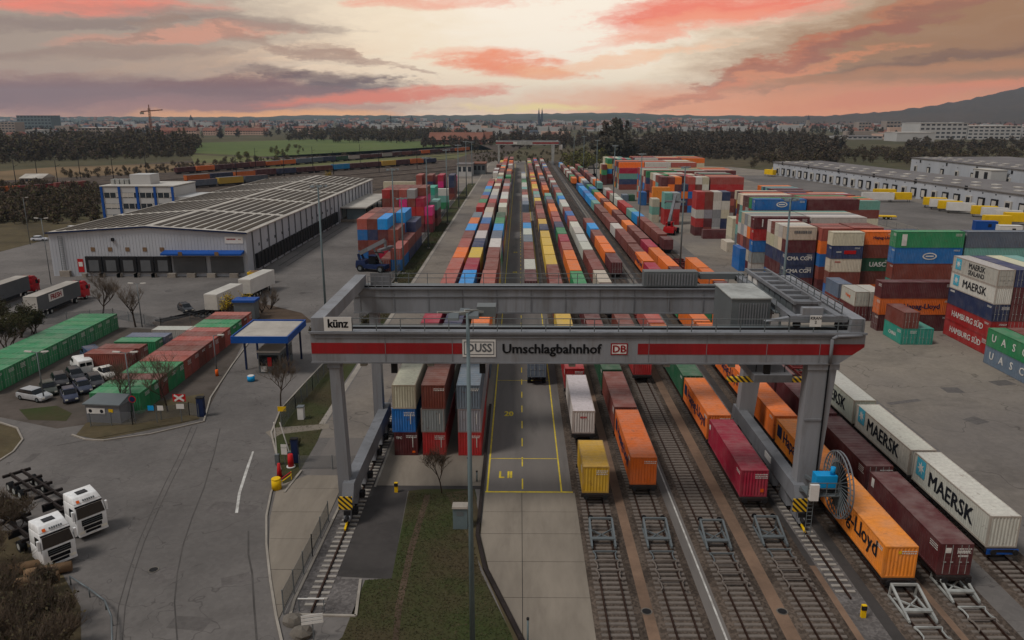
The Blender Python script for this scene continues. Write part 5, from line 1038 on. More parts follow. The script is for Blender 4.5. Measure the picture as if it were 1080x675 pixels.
reach_stacker('red and grey reach stacker working beside the reefer block', 46.0, 236, R(160), 'red', 'steel_side', 9.5); reach_stacker('dark reach stacker far up the yard beside the last containers', 41.5, 440, R(180), 'dark', 'dark', 6)
def empty_handler(x, y):
    t = thing('terminal_tractor', 'white terminal tractor with empty trailer behind the crane end', 'truck', (x, y, .02), R(-80), None)
    b = MB(); b.box(-1.2, 1.2, -1.5, 3.5, .6, 1.2); b.build('chassis', M['galv_pale'], t); c = MB(); c.box(-.7, .7, -1.4, .4, 1.201, 3.1); c.build('cab', M['white_paint'], t); MB().box(-.72, .72, -1.42, .42, 2.1, 2.8).build('windows', M['glass'], t); wheels(t, (-.8, 2.6), 1.0, .5); tr = MB(); tr.box(-1.25, 1.25, 3.0, 14, 1.21, 1.5); tr.build('trailer_bed', M['galv_pale'], t); wheels(t, (11.5, 12.8), 1.0, .5)
empty_handler(57.5, 166)
t = thing('large_wheel_loader', 'dark vehicle cut by the right picture edge beside the lettered white container', 'vehicle', (54.2, 66.4, .02), R(-90), None)
MB().box(-1.4, 1.4, .3, 5, .9, 1.9).build('chassis', M['dark'], t); [MB().wheel((s * 1.45, y, .85), .85, .6, 16, 0, 1).build('wheel', [M['rubber'], M['galv']], t) for s in (-1, 1) for y in (1.2, 4.2)]; MB().box(-.8, .8, 2, 3.6, 1.901, 3.5).build('cab', M['glass'], t)
# ------------------------------------------------------------------ light masts, poles, signs
def mast(label, x, y, h=24.0, r=.22, arms=2, z0=0.0, m='mast_paint'):
    t = thing('light_mast', label, 'light mast', (x, y, z0), 0, 'tall floodlight masts')
    MB().tube((0, 0, .02), (0, 0, h), r, r * .55, 10).build('pole', M[m], t); MB().tube((0, 0, .0), (0, 0, .3), r * 1.8, r * 1.8, 10).build('base', M['concrete_pale'], t)
    hd = MB()
    for q in (-.75, .75): hd.bar((q - .9, q * .3 - .6, h + .25), (q + .5, q * .3 + .7, h - .05), .1, .1)
    hd.bar((-1.0, -.2, h), (1.0, .4, h), .14, .14); hh = hd.build('head_frame', M['galv_pale'], t)
    for i, (x_, y_) in enumerate(((-.75, -.7), (.35, -.2), (-.2, .5), (1.0, .6))[:2 * arms]):
        b = MB(); b.hexa([(x_ - .32, y_ - .28, h - .2), (x_ + .32, y_ - .28, h - .2), (x_ + .32, y_ + .28, h - .02), (x_ - .32, y_ + .28, h - .02)], [(x_ - .28, y_ - .24, h - .06), (x_ + .28, y_ - .24, h - .06), (x_ + .28, y_ + .24, h + .12), (x_ - .28, y_ + .24, h + .12)]); b.build('floodlight', M['galv'], hh)
    return t
mp = mast('tall teal floodlight mast in front of the crane, nearest to the viewer', -2.95, 43.2, 23.6, .19)
MB().box(.5, 1.6, .3, 1.3, 23.3, 23.9).build('lamp_hood', M['galv'], mp)
for px, py, h, l in ((345, 352, 24, 'floodlight mast left of the crane beside the booth canopy'), (418, 299, 24, 'floodlight mast before the blue reach stacker'), (426, 289, 17, 'shorter mast by the left yard verge'), (452, 262, 24, 'floodlight mast halfway along the left verge'), (472, 236, 24, 'floodlight mast before the teal containers of the left yard'), (484, 220, 24, 'floodlight mast at the rear of the left yard'), (492, 208, 24, 'farthest floodlight mast of the left yard'), (498, 196, 22, 'floodlight mast beside the small white hall')):
    p = P(px, py); mast(l, p.x, p.y, h)
for i, (y, l) in enumerate(((103, 'floodlight mast right behind the crane between the right tracks'), (170, 'floodlight mast beside the orange containers right of the tracks'), (231, 'floodlight mast left of the red reach stacker'), (297, 'floodlight mast before the great container block'), (365, 'floodlight mast beside the blue wagons of the right trains'), (440, 'floodlight mast beside the dark far reach stacker'), (520, 'floodlight mast at the end of the right trains'))):
    mast(l, 35.6, y, 24)
def street_lamp(label, px, py, h=8.0, double=True, m='galv'):
    p = P(px, py); t = thing('street_lamp', label, 'street lamp', (p.x, p.y, 0), 0, 'street lamps'); MB().tube((0, 0, 0), (0, 0, h), .09, .06, 8).build('pole', M[m], t)
    for s in ((-1, 1) if double else (1,)): a = MB(); a.bar((0, 0, h - .05), (s * .7, 0, h + .05), .07, .07); a.build('arm', M[m], t); MB().hexa([(s * .6, -.16, h), (s * 1.5, -.14, h + .08), (s * 1.5, .14, h + .08), (s * .6, .16, h)] if s > 0 else [(s * 1.5, -.14, h + .08), (s * .6, -.16, h), (s * .6, .16, h), (s * 1.5, .14, h + .08)], [(s * .6, -.14, h + .14), (s * 1.45, -.1, h + .2), (s * 1.45, .1, h + .2), (s * .6, .14, h + .14)] if s > 0 else [(s * 1.45, -.1, h + .2), (s * .6, -.14, h + .14), (s * .6, .14, h + .14), (s * 1.45, .1, h + .2)]).build('lamp_head', M['off_white'], t)
    return t
for a in (('double-armed street lamp standing among the parked cars', 47, 424, 6.5), ('double-armed street lamp before the short brown containers', 141, 440, 8.0), ('street lamp at the left warehouse corner', 54, 300, 14, True), ('tall lamp post on the meadow edge at the left', 32, 258, 13, False), ('street lamp beside the bare trees on the yard', 150, 345, 7.5), ('slim lamp post with orange base beside the gate road', 229, 395, 5.6, False)): street_lamp(*a)
o = MB().tube((0, 0, .02), (0, 0, .9), .22, .2, 10).build('post_base_guard', M['orange'], None, tuple(P(229, 396.5))); tag(o, 'orange guard drum around the slim lamp post base', 'guard')
# roadside railing sweeping through the bottom left corner
q = pxs((75, 617), (95, 630), (112, 643), (119, 660), (120, 690)); rl = MB(); [rl.tube((a.x, a.y, .75), (b.x, b.y, .75), .07, .07, 8) for a, b in zip(q, q[1:])]; t = thing('guard_rail', 'curved galvanised guard rail at the bottom left road edge', 'guard rail', tuple(q[2])); o = rl.build('rail', M['galv'], t); o.location = -q[2]
for a in q: o = MB().tube((a.x - q[2].x, a.y - q[2].y, 0), (a.x - q[2].x, a.y - q[2].y, .75), .05, .05, 6).build('post', M['galv'], t)
# fence along the left crane rail
def fence(label, pts, h, m, step=2.5, grp='fences', pm='galv'):
    t = thing('mesh_fence', label, 'fence', (pts[0][0], pts[0][1], 0), 0, grp); o0 = Vector((pts[0][0], pts[0][1], 0))
    for a, b in zip(pts, pts[1:]):
        a, b = Vector((a[0], a[1], 0)) - o0, Vector((b[0], b[1], 0)) - o0; n = max(1, round((b - a).length / step))
        for i in range(n):
            p0, p1 = a.lerp(b, i / n), a.lerp(b, (i + 1) / n); MB().bar(p0, p0 + Vector((0, 0, h + .1)), .07, .07).build('post', M[pm], t)
            pn = MB(); d = (p1 - p0).normalized(); nn = Vector((-d.y, d.x, 0)) * .012; u = Vector((0, 0, 1)); pn.hexa([p0 + u * .08 - nn, p1 + u * .08 - nn, p1 + u * .08 + nn, p0 + u * .08 + nn], [p0 + u * h - nn, p1 + u * h - nn, p1 + u * h + nn, p0 + u * h + nn]); pn.build('mesh_panel', M[m], t)
        MB().bar(b, b + Vector((0, 0, h + .1)), .07, .07).build('post', M[pm], t)
fence('wire mesh fence between the concrete drive and the left crane rail', [(-16.72, 61.6), (-16.7, 56), (-16.8, 48.4)], 1.9, 'mesh_fence')
fence('wire mesh gate across the lane before the left crane leg', [tuple(P(316, 495))[:2], tuple(P(386, 495))[:2]], 1.5, 'gate_mesh', 4.0)
fence('mesh fence along the grass island behind the barrier', [tuple(P(x, y))[:2] for x, y in ((297, 452), (312, 432), (330, 412), (352, 384), (372, 362))], 1.8, 'mesh_fence')
fence('low mesh fence in front of the green container row by the crossing sign', [tuple(P(x, y))[:2] for x, y in ((96, 450), (140, 448), (200, 438), (210, 440))], 1.6, 'gate_mesh')
fence('mesh fence between the lower yard and the parking rows', [tuple(P(x, y))[:2] for x, y in ((20, 345), (120, 336), (170, 346), (262, 340))], 1.8, 'gate_mesh', 4)
fence('mesh fence along the left yard verge', [(-27.6, 130), (-27.6, 330)], 1.8, 'mesh_fence', 6)
# barrier group at the drive entrance
def post_thing(name, label, cat, px, py, parts, grp=None):
    p = P(px, py); t = thing(name, label, cat, (p.x, p.y, .05), 0, grp)
    for nm, mb, m in parts: mb.build(nm, M[m], t)
    return t
post_thing('barrier', 'raised barrier boom beside the yellow drum', 'barrier', 293, 490, [('boom', MB().bar((0, 0, 1), (-.05, 0, 4.6), .09, .09), 'white_paint'), ('housing', MB().box(-.2, .2, -.2, .2, 0, 1.1), 'galv')], 'barriers'); post_thing('barrier', 'raised barrier boom leaning beside the black gate post', 'barrier', 306, 487, [('boom', MB().bar((0, 0, 1), (-.75, 0, 4.3), .09, .09), 'white_paint'), ('housing', MB().box(-.2, .2, -.2, .2, 0, 1.1), 'galv')], 'barriers')
post_thing('traffic_bollard', 'red bollard cone left of the barrier sign', 'bollard', 295, 504, [('cone', MB().tube((0, 0, .02), (0, 0, 1.5), .28, .14, 12), 'red'), ('foot', MB().tube((0, 0, 0), (0, 0, .1), .4, .4, 12), 'dark')], 'red bollards'); post_thing('traffic_bollard', 'red bollard beside the black gate post', 'bollard', 307, 493, [('cone', MB().tube((0, 0, .02), (0, 0, 1.4), .32, .26, 12), 'red'), ('foot', MB().tube((0, 0, 0), (0, 0, .12), .45, .45, 12), 'white_paint')], 'red bollards')
post_thing('yellow_drum', 'yellow crash drum at the drive entrance', 'drum', 292, 516, [('drum', MB().tube((0, 0, 0), (0, 0, 1.05), .48, .44, 16), 'yellow'), ('lid', MB().tube((0, 0, 1.051), (0, 0, 1.12), .47, .4, 16), 'yellow')])
post_thing('gate_post', 'black gate post box beside the red bollard', 'gate post', 312, 488, [('post', MB().box(-.32, .32, -.25, .25, 0, 2.6), 'dark_blue'), ('cap', MB().box(-.36, .36, -.3, .3, 2.601, 2.68), 'dark')])
post_thing('guard_hoops', 'striped guard hoops behind the yellow drum', 'guard rail', 299, 511, [('hoop', MB().bar((-.1, -.9, .8), (.5, 1.0, .8), .08, .08), 'red'), ('hoop', MB().bar((-.1, -.9, .5), (.5, 1.0, .5), .08, .08), 'yellow'), ('post', MB().bar((-.1, -.9, 0), (-.1, -.9, .85), .07, .07), 'yellow'), ('post', MB().bar((.5, 1.0, 0), (.5, 1.0, .85), .07, .07), 'yellow')])
post_thing('sign_cluster', 'white sign plates on a post at the drive entrance', 'sign', 301, 492, [('post', MB().bar((0, 0, 0), (0, 0, 2.4), .06, .06), 'galv'), ('plate', MB().box(-.3, .3, -.06, -.04, 1.3, 2.0), 'white_paint'), ('plate', MB().box(-.3, .3, -.06, -.04, 2.05, 2.4), 'white_paint')])
post_thing('direction_sign', 'white three-board direction sign at the end of the left crane rail', 'sign', 331, 676, [('post', MB().bar((0, 0, 0), (0, 0, 1.9), .06, .06), 'galv')] + [('board', MB().hexa([(-.75, -.06, 1.2 + i * .26), (.75, -.06, 1.45 + i * .26), (.75, -.03, 1.45 + i * .26), (-.75, -.03, 1.2 + i * .26)], [(-.75, -.06, 1.4 + i * .26), (.75, -.06, 1.65 + i * .26), (.75, -.03, 1.65 + i * .26), (-.75, -.03, 1.4 + i * .26)]), 'white_paint') for i in range(3)])
post_thing('rail_stop', 'low white stop frame at the end of the left crane rail', 'stop', 329, 645, [('post', MB().bar((-.9, 0, 0), (-.9, 0, 1.0), .06, .06), 'galv'), ('post', MB().bar((.9, 0, 0), (.9, 0, 1.0), .06, .06), 'galv'), ('bar', MB().bar((-.95, 0, 1.0), (.95, 0, 1.0), .07, .07), 'white_paint')])
for px, py, l in ((311, 657, 'larger boulder at the corner of the left crane rail bed'), (319, 670, 'smaller boulder near the white direction sign')):
    mb = MB(); n = 9; ring = []
    vs = [(0, 0, .75)]; fs = []
    for k, (rr, z) in enumerate(((.5, .62), (.78, .3), (.8, -.02))):
        for i in range(n): a = 2 * math.pi * i / n; rq = rr * random.uniform(.8, 1.2); vs.append((rq * math.cos(a), rq * .8 * math.sin(a), z * random.uniform(.8, 1.15)))
    for i in range(n): fs.append((0, 1 + i, 1 + (i + 1) % n))
    for k in range(2):
        for i in range(n): a0 = 1 + k * n; fs.append((a0 + i, a0 + n + i, a0 + n + (i + 1) % n, a0 + (i + 1) % n))
    mb.add(vs, fs, 0, False); o = mb.build('boulder', M['stone'], None, tuple(P(px, py))); tag(o, l, 'boulder', 'boulders')
p = P(487, 556); t = thing('switch_cabinet', 'teal electrical cabinet with pale roof on the lawn beside the near mast', 'cabinet', (p.x - .1, p.y, 0)); MB().box(-.62, .62, -.4, .4, 0, 2.0).build('cabinet_body', M['mast_paint'], t); MB().hexa([(-.7, -.5, 2.001), (.7, -.5, 2.001), (.7, .5, 2.001), (-.7, .5, 2.001)], [(-.66, -.46, 2.16), (.66, -.46, 2.16), (.66, .46, 2.16), (-.66, .46, 2.16)]).build('cabinet_roof', M['concrete_pale'], t); MB().box(-.3, .3, -.415, -.402, 1.3, 1.7).build('label_plate', M['galv'], t)
for px, py, l in ((494, 510, 'slim grey post behind the near mast by the storage rows'), (503, 508, 'short dark post at the corner of the storage pad'), (556.5, 690, 'slim grey post on the lane kerb at the bottom')): post_thing('post', l, 'post', px, py, [('pole', MB().tube((0, 0, 0), (0, 0, 2.6 if px != 503 else 1.0), .08, .07, 8), 'mast_paint'), ('cap', MB().tube((0, 0, 2.6 if px != 503 else 1.0), (0, 0, 2.72 if px != 503 else 1.1), .1, .1, 8), 'dark')], 'small posts')
post_thing('stone_pillar', 'pale pillar box on the grass behind the left crane leg', 'pillar', 318, 442, [('pillar', MB().box(-.35, .35, -.35, .35, 0, 1.5), 'white_paint'), ('cap', MB().box(-.4, .4, -.4, .4, 1.501, 1.6), 'galv')]); post_thing('yellow_sign', 'small yellow sign before the bare tree on the grass island', 'sign', 298, 440, [('post', MB().bar((0, 0, 0), (0, 0, 1.2), .05, .05), 'galv'), ('plate', MB().box(-.5, .5, -.05, -.02, .7, 1.3), 'yellow')])
# crossing sign, no-stopping sign, grey kiosk at the green row
post_thing('crossing_sign', 'red and white saltire crossing sign above a white plate', 'sign', 192, 445, [('post', MB().bar((0, 0, 0), (0, 0, 3.4), .07, .07), 'galv'), ('backing', MB().box(-.75, .75, -.05, -.03, 2.5, 3.4), 'red'), ('arm', MB().bar((-.55, -.08, 2.6), (.55, -.08, 3.3), .03, .22), 'white_paint'), ('arm', MB().bar((-.55, -.1, 3.3), (.55, -.1, 2.6), .03, .22), 'white_paint'), ('plate', MB().box(-.45, .45, -.06, -.04, 1.6, 2.2), 'white_paint')])
post_thing('no_stopping_sign', 'round red and blue no-stopping sign beside the grey kiosk', 'sign', 143, 446, [('post', MB().bar((0, 0, 0), (0, 0, 3.2), .07, .07), 'galv'), ('disc', MB().tube((0, -.06, 2.9), (0, -.09, 2.9), .42, .42, 18), 'red'), ('field', MB().tube((0, -.091, 2.9), (0, -.1, 2.9), .33, .33, 18), 'dark_blue')])
post_thing('gate_terminal', 'dark terminal box at the kerb end beside the crossing sign', 'terminal', 213, 439, [('box', MB().box(-.4, .4, -.3, .3, 0, 2.3), 'dark_blue'), ('cap', MB().box(-.45, .45, -.35, .35, 2.301, 2.4), 'dark')]); post_thing('notice_boards', 'two small notice plates on the mesh fence beside the kiosk', 'sign', 166, 446, [('post', MB().bar((0, 0, 0), (0, 0, 2.2), .06, .06), 'galv'), ('plate', MB().box(-.9, -.2, -.05, -.03, 1.5, 2.1), 'cyan'), ('plate', MB().box(.2, .9, -.05, -.03, 1.5, 2.1), 'white_paint')])
p = P(110, 446); t = thing('kiosk', 'small grey kiosk with picture board before the green container row', 'kiosk', (p.x, p.y, 0), R(-6)); MB().box(-2.1, 2.1, 0, 2.2, 0, 2.2).build('wall', M['steel_side'], t); MB().hexa([(-2.3, -.2, 2.201), (2.3, -.2, 2.201), (2.3, 2.4, 2.201), (-2.3, 2.4, 2.201)], [(-2.3, -.2, 2.35), (2.3, -.2, 2.35), (2.0, 2.4, 2.8), (-2.0, 2.4, 2.8)]).build('roof', M['galv'], t); MB().box(-1.95, .3, -.05, -.002, 1.1, 1.8).build('picture_board', M['white_paint'], t); [MB().tube((x, -.06, 1.45), (x, -.05, 1.45), .22, .22, 12).build('printed_eye', M['ink'], t) for x in (-1.5, -.1)]; MB().box(.75, 1.3, -.04, -.002, 1.35, 1.75).build('yellow_notice', M['yellow'], t)
# ------------------------------------------------------------------ gate canopy and booth
t = thing('gate_canopy', 'blue edged flat canopy over the checkpoint booth', 'canopy', (-35.2, 105.5, 0))
rf = MB().box(-3.75, 3.75, -4.45, 4.45, 4.9, 5.5).build('roof_slab', M['roof_pale'], t)
for i in range(12): MB().box(-3.5, 3.5, -4.2 + i * .7, -3.58 + i * .7, 5.502, 5.55).build('roof_sheet', M['roof_pale'], rf)
for b in ((-3.9, 3.9, -4.62, -4.46), (-3.9, 3.9, 4.46, 4.62)): MB().box(*b, 4.75, 5.7).build('fascia', M['blue'], rf)
for b in ((-3.9, -3.76), (3.76, 3.9)): MB().box(*b, -4.459, 4.459, 4.75, 5.7).build('fascia', M['blue'], rf)
for x, y in ((-3.2, -1.5), (-3.2, 3.5), (3.2, -3), (3.2, 3.5)): MB().box(x - .12, x + .12, y - .12, y + .12, 0, 4.9).build('column', M['dark_blue'], t)
bt = thing('checkpoint_booth', 'small checkpoint booth with glazed front under the blue canopy', 'booth', (-34.6, 103.6, 0)); MB().box(-1.5, 1.5, -1.2, 4.8, 0, 3.0).build('wall', M['galv'], bt); MB().box(-1.65, 1.65, -1.35, 4.95, 3.001, 3.2).build('roof', M['off_white'], bt)
MB().box(-1.35, 1.35, -1.24, -1.202, 1.1, 2.6).build('window', M['glass'], bt); MB().box(-.2, .35, -1.27, -1.245, 1.0, 2.3).build('poster', M['red'], bt); MB().box(-1.2, -.35, -1.27, -1.245, .2, 1.0).build('white_panel', M['white_paint'], bt); [MB().box(1.502, 1.54, y, y + .9, 1.1, 2.4).build('window', M['glass'], bt) for y in (-.6, .8, 2.2, 3.6)]
post_thing('blue_drum', 'small blue drum in front of the checkpoint booth', 'drum', 265, 402, [('drum', MB().tube((0, 0, 0), (0, 0, .7), .5, .5, 14), 'cyan'), ('lid', MB().tube((0, 0, .701), (0, 0, .78), .45, .4, 14), 'white_paint')])
t = thing('storage_hut', 'small grey hut with blue roof edge behind the brown row', 'hut', (-48.0, 132.5, 0)); MB().box(-1.8, 1.8, -1.2, 1.2, 0, 3.2).build('wall', M['galv'], t); MB().box(-2.0, 2.0, -1.4, 1.4, 3.201, 3.6).build('roof', M['blue'], t); MB().box(-.6, .6, -1.23, -1.202, .1, 2.2).build('door', M['steel_side'], t)
# ------------------------------------------------------------------ left warehouse
def left_warehouse():
    x0, x1, y0, y1, h, hp = -104, -60.3, 169.8, 322, 9.6, 11.0; xm = (x0 + x1) / 2
    t = thing('warehouse', 'long white warehouse with dark striped roof and loading docks on the left', 'warehouse', (xm, y0, 0)); L = y1 - y0; w = (x1 - x0) / 2
    wl = MB(); wl.yprism([(-w, 0), (w, 0), (w, h), (0, hp), (-w, h)], 0, L); wl = wl.build('wall', M['metal_wall'], t)
    for s in (-1, 1):
        rf = MB(); rf.hexa([(s * (w + .4), -.4, h - .03), (0, -.4, hp + .02), (0, L + .4, hp + .02), (s * (w + .4), L + .4, h - .03)], [(s * (w + .4), -.4, h + .2), (0, -.4, hp + .25), (0, L + .4, hp + .25), (s * (w + .4), L + .4, h + .2)]); ro = rf.build('roof', M['roof_pale'], t)
        sl = (hp - h) / (w + .4)
        zz = lambda x: hp + .262 - abs(x) * sl - .005
        for j in range(5):
            ya = 1.5 + j * L / 5; yb = ya + L / 5 - 3.2
            for i in range(9):
                xa, xb = s * (1.0 + i * 2.32), s * (1.0 + i * 2.32 + 1.42)
                MB().hexa([(xa, ya, zz(xa)), (xb, ya, zz(xb)), (xb, yb, zz(xb)), (xa, yb, zz(xa))], [(xa, ya, zz(xa) + .08), (xb, ya, zz(xb) + .08), (xb, yb, zz(xb) + .08), (xa, yb, zz(xa) + .08)]).build('roof_panel', M['roof_panel'], ro)
        e = MB(); e.bar((s * (w + .45), -.45, h + .1), (0, -.45, hp + .12), .12, .35); e.build('verge_trim', M['dark_blue'], ro)
    # corrugation ribs on the front
    rb = MB(); [rb.box(-w + .5 + i * .72, -w + .56 + i * .72, -.035, -.002, .3, h - .1) for i in range(int(2 * w / .72))]; tag(rb.build('wall_rib', M['metal_wall'], wl), kind='stuff')
    def dock(x):
        d = MB(); d.box(x - 1.8, x + 1.8, -.5, -.003, .9, 4.5); do = d.build('dock_shelter', M['dark'], t); MB().box(x - 1.1, x + 1.1, -.53, -.501, 1.2, 3.7).build('dock_door', M['canvas_grey'], do)
        for s in (-1.95, 1.95): MB().box(x + s - .45, x + s + .45, -1.6, -.6, 0, .85).build('dock_pier', M['concrete_pale'], t)
        MB().box(x - .45, x + .45, -.08, -.003, 5.6, 6.5).build('dock_number', M['orange'] if False else M['wood'], t)
    for i in range(5): dock(-w + 9.5 + i * 3.85)
    for i in range(2):
        x = 9.0 + i * 8.3
        MB().box(x - 3.6, x + 3.6, -.4, -.003, .9, 4.4).build('wide_shutter', M['canvas_grey'], t)
        for k in range(8): MB().box(x - 3.5, x + 3.5, -.44, -.401, 1.0 + k * .42, 1.3 + k * .42).build('shutter_slat', M['canvas_grey'], t)
    for x in (5.2, 9.5, 14, 19): MB().box(x - .9, x + .9, -1.7, -.7, 0, .9).build('dock_pier', M['concrete_pale'], t)
    MB().hexa([(3.6, -2.4, 5.1), (21.3, -2.4, 5.1), (21.3, -.003, 5.3), (3.6, -.003, 5.3)], [(3.6, -2.4, 5.5), (21.3, -2.4, 5.5), (21.3, -.003, 5.9), (3.6, -.003, 5.9)]).build('awning', M['blue'], t)
    for x in (8, 16): MB().box(x - .45, x + .45, -2.48, -2.402, 5.1, 5.9).build('dock_number', M['wood'], t)
    MB().box(-w + 5.7, -w + 7.0, -.06, -.003, .9, 3.9).build('door', M['red'], t); MB().box(-w + 5.9, -w + 6.8, -.09, -.061, 2.2, 3.2).build('door_notice', M['white_paint'], t)
    MB().box(17.2, 21.2, -.08, -.003, 7.4, 8.9).build('sign_plate', M['white_paint'], t); lt = MB(); [lt.box(17.6 + i * .34, 17.86 + i * .34, -.1, -.081, 8.2, 8.5) for i in range(6)]; [lt.box(20.2 + i * .3, 20.4 + i * .3, -.1, -.081, 8.22, 8.4) for i in range(2)]; lt.build('lettering', M['crane_red'], t)
    st = MB(); [st.bar((-w + 2.2 + q, -.25, .2), (-w + 2.2 + q, -.25, 9), .08, .08) for q in (0, .9)]; [st.bar((-w + 2.2, -.25, z), (-w + 3.1, -.25, z), .05, .05) for z in np.arange(.5, 9, .4)]; st.build('ladder', M['galv'], t)
    MB().box(-w + 1.8, -w + 4, -.9, -.003, 0, 1.3).build('plinth_block', M['concrete_pale'], t)
    for s in (-w + 14, ): MB().box(s, s + .5, -.5, -.003, 7.9, 8.6).build('wall_lamp', M['dark'], t)
    # right long side: piers, dark docks and a canopy further up
    for i in range(26):
        y = 4 + i * 5.7
        MB().box(w + .002, w + .25, y - .15, y + .15, 0, h - .2).build('side_pier', M['steel_side'], t)
    for i in range(32):
        y = 5 + i * 2.55
        if y > 86: break
        d = MB(); d.box(w + .003, w + .7, y, y + 1.9, .9, 4.2); d.build('side_dock', M['dark'], t)
    for i in range(13): MB().box(w + .003, w + .06, 8 + i * 6, 8.8 + i * 6, 5.6, 6.3).build('side_window', M['pane'], t)
    MB().box(w + .01, w + 9, 92, 140, 4.6, 5.0).build('canopy', M['roof_pale'], t); [MB().box(w + 8.4, w + 8.8, y, y + .4, 0, 4.6).build('canopy_column', M['dark'], t) for y in (94, 104, 114, 124, 138)]; MB().box(w + 2, w + 8, 93, 95, .9, 4.5).build('loading_hut', M['mast_paint'], t); MB().box(w + .005, w + 8.9, 92, 140, 0, .9).build('loading_ramp', M['concrete'], t)
    return t
left_warehouse()
for i, x in enumerate((-57.5, -55.5)): sheet('siding_line', [(x, 182), (x + .25, 182), (x + .25, 250), (x, 250)], 3, 'asphalt_dark')
def office():
    Y = 260; x0, x1 = -139.5, -115.0
    t = thing('office_building', 'white office block with blue pilasters and ribbon windows behind the left warehouse', 'office building', (x0, Y, 0)); w = x1 - x0; h = 11.8
    MB().box(0, w, 0, 18, 0, h).build('wall', M['city_white'], t)
    for z in (1.0, 4.7, 8.3):
        b = MB().box(.5, w - .3, -.06, -.003, z, z + 1.7).build('window_band', M['pane'], t)
        for k in range(12): MB().box(1.0 + k * w / 12.3, 1.0 + k * w / 12.3 + .14, -.1, -.061, z, z + 1.7).build('mullion', M['white_paint'], b)
        for k in random.sample(range(12), 4): MB().box(1.2 + k * w / 12.3, 1.0 + (k + 1) * w / 12.3, -.085, -.062, z + .2, z + 1.6).build('blind', M['off_white'], b)
    for k in range(5): MB().box(k * (w - .8) / 4, k * (w - .8) / 4 + .8, -.3, -.004, 0, h + .2).build('pilaster', M['blue'], t)
    MB().box(-.2, w + .2, -.2, 18.2, h + .201, h + .5).build('roof', M['off_white'], t); MB().box(w * .32, w * .6, 5, 12, h + .501, h + 3.8).build('roof_house', M['city_white'], t); [MB().box(w * .05 + i * 1.6, w * .05 + i * 1.6 + 1.2, 5, 8, h + .501, h + 2.2).build('roof_unit', M['galv_pale'], t) for i in range(4)]
    MB().box(w + .01, w + 9, .5, 17, 0, 8.6).build('stair_wing', M['city_white'], t); MB().box(w + .8, w + 8, .4, .498, 4.5, 6.4).build('window_band', M['brick_red'], t)
office()
def right_warehouse(label, pts, h, width, docks, roof='roof_grey', z0=0):
    a, b = Vector((pts[0][0], pts[0][1], 0)), Vector((pts[1][0], pts[1][1], 0)); d = (b - a); L = d.length; rz = math.atan2(d.y, d.x)
    t = thing('warehouse', label, 'warehouse', (a.x, a.y, 0), rz)                 # local x runs along the face, the building lies on local -y... +y
    MB().box(0, L, 0, width, 0, h).build('wall', M['metal_wall'], t)
    rf = MB().hexa([(-.4, -.5, h + .002), (L + .4, -.5, h + .002), (L + .4, width + .5, h + .002), (-.4, width + .5, h + .002)], [(-.4, -.5, h + .3), (L + .4, -.5, h + .3), (L + .4, width + .5, h + .8), (-.4, width + .5, h + .8)]).build('roof', M[roof], t)
    n = int(L / 12)
    for i in range(n):
        for j in range(2): MB().box(5 + i * 12, 8.5 + i * 12, 5 + j * 9, 7 + j * 9, h + .35 + (5 + j * 9) / width * .5, h + .75 + (5 + j * 9) / width * .5).build('skylight', M['off_white'], rf)
    for i in range(docks):
        x = 6 + i * (L - 12) / docks; s = MB().box(x, x + 3.4, -.6, -.003, 1.0, 4.6).build('dock_shelter', M['dark'] if i % 3 else M['off_white'], t); MB().box(x + .6, x + 2.8, -.64, -.601, 1.2, 4.0).build('dock_door', M['off_white'] if i % 3 else M['dark'], s)
        MB().box(x + 1.2, x + 1.9, -.05, -.003, 6, 6.5).build('dock_number', M['dark'], t)
    for i in range(int(L / 33)): MB().box(12 + i * 33, 13.6 + i * 33, -.2, -.003, 6.6, 8.2).build('vent', M['dark'], t)
    return t
right_warehouse('very long white warehouse with dock doors and grey roof on the right', ((156, 488), (190, 190)), 7.4, 30, 40)
right_warehouse('second white warehouse with grey roof behind the long one on the right', ((252, 512), (246, 330)), 9.0, 60, 10)
t = thing('dock_house', 'small white dock house with dark doors on the second right warehouse', 'building', (239, 418, 0), R(-90)); MB().box(0, 16, 0, 8, 0, 8).build('wall', M['city_white'], t); [MB().box(x, x + 3, -.1, -.003, 3, 7).build('door', M['dark'], t) for x in (2, 10)]; MB().box(-.2, 16.2, -.2, 8.2, 8.001, 8.3).build('roof', M['off_white'], t)
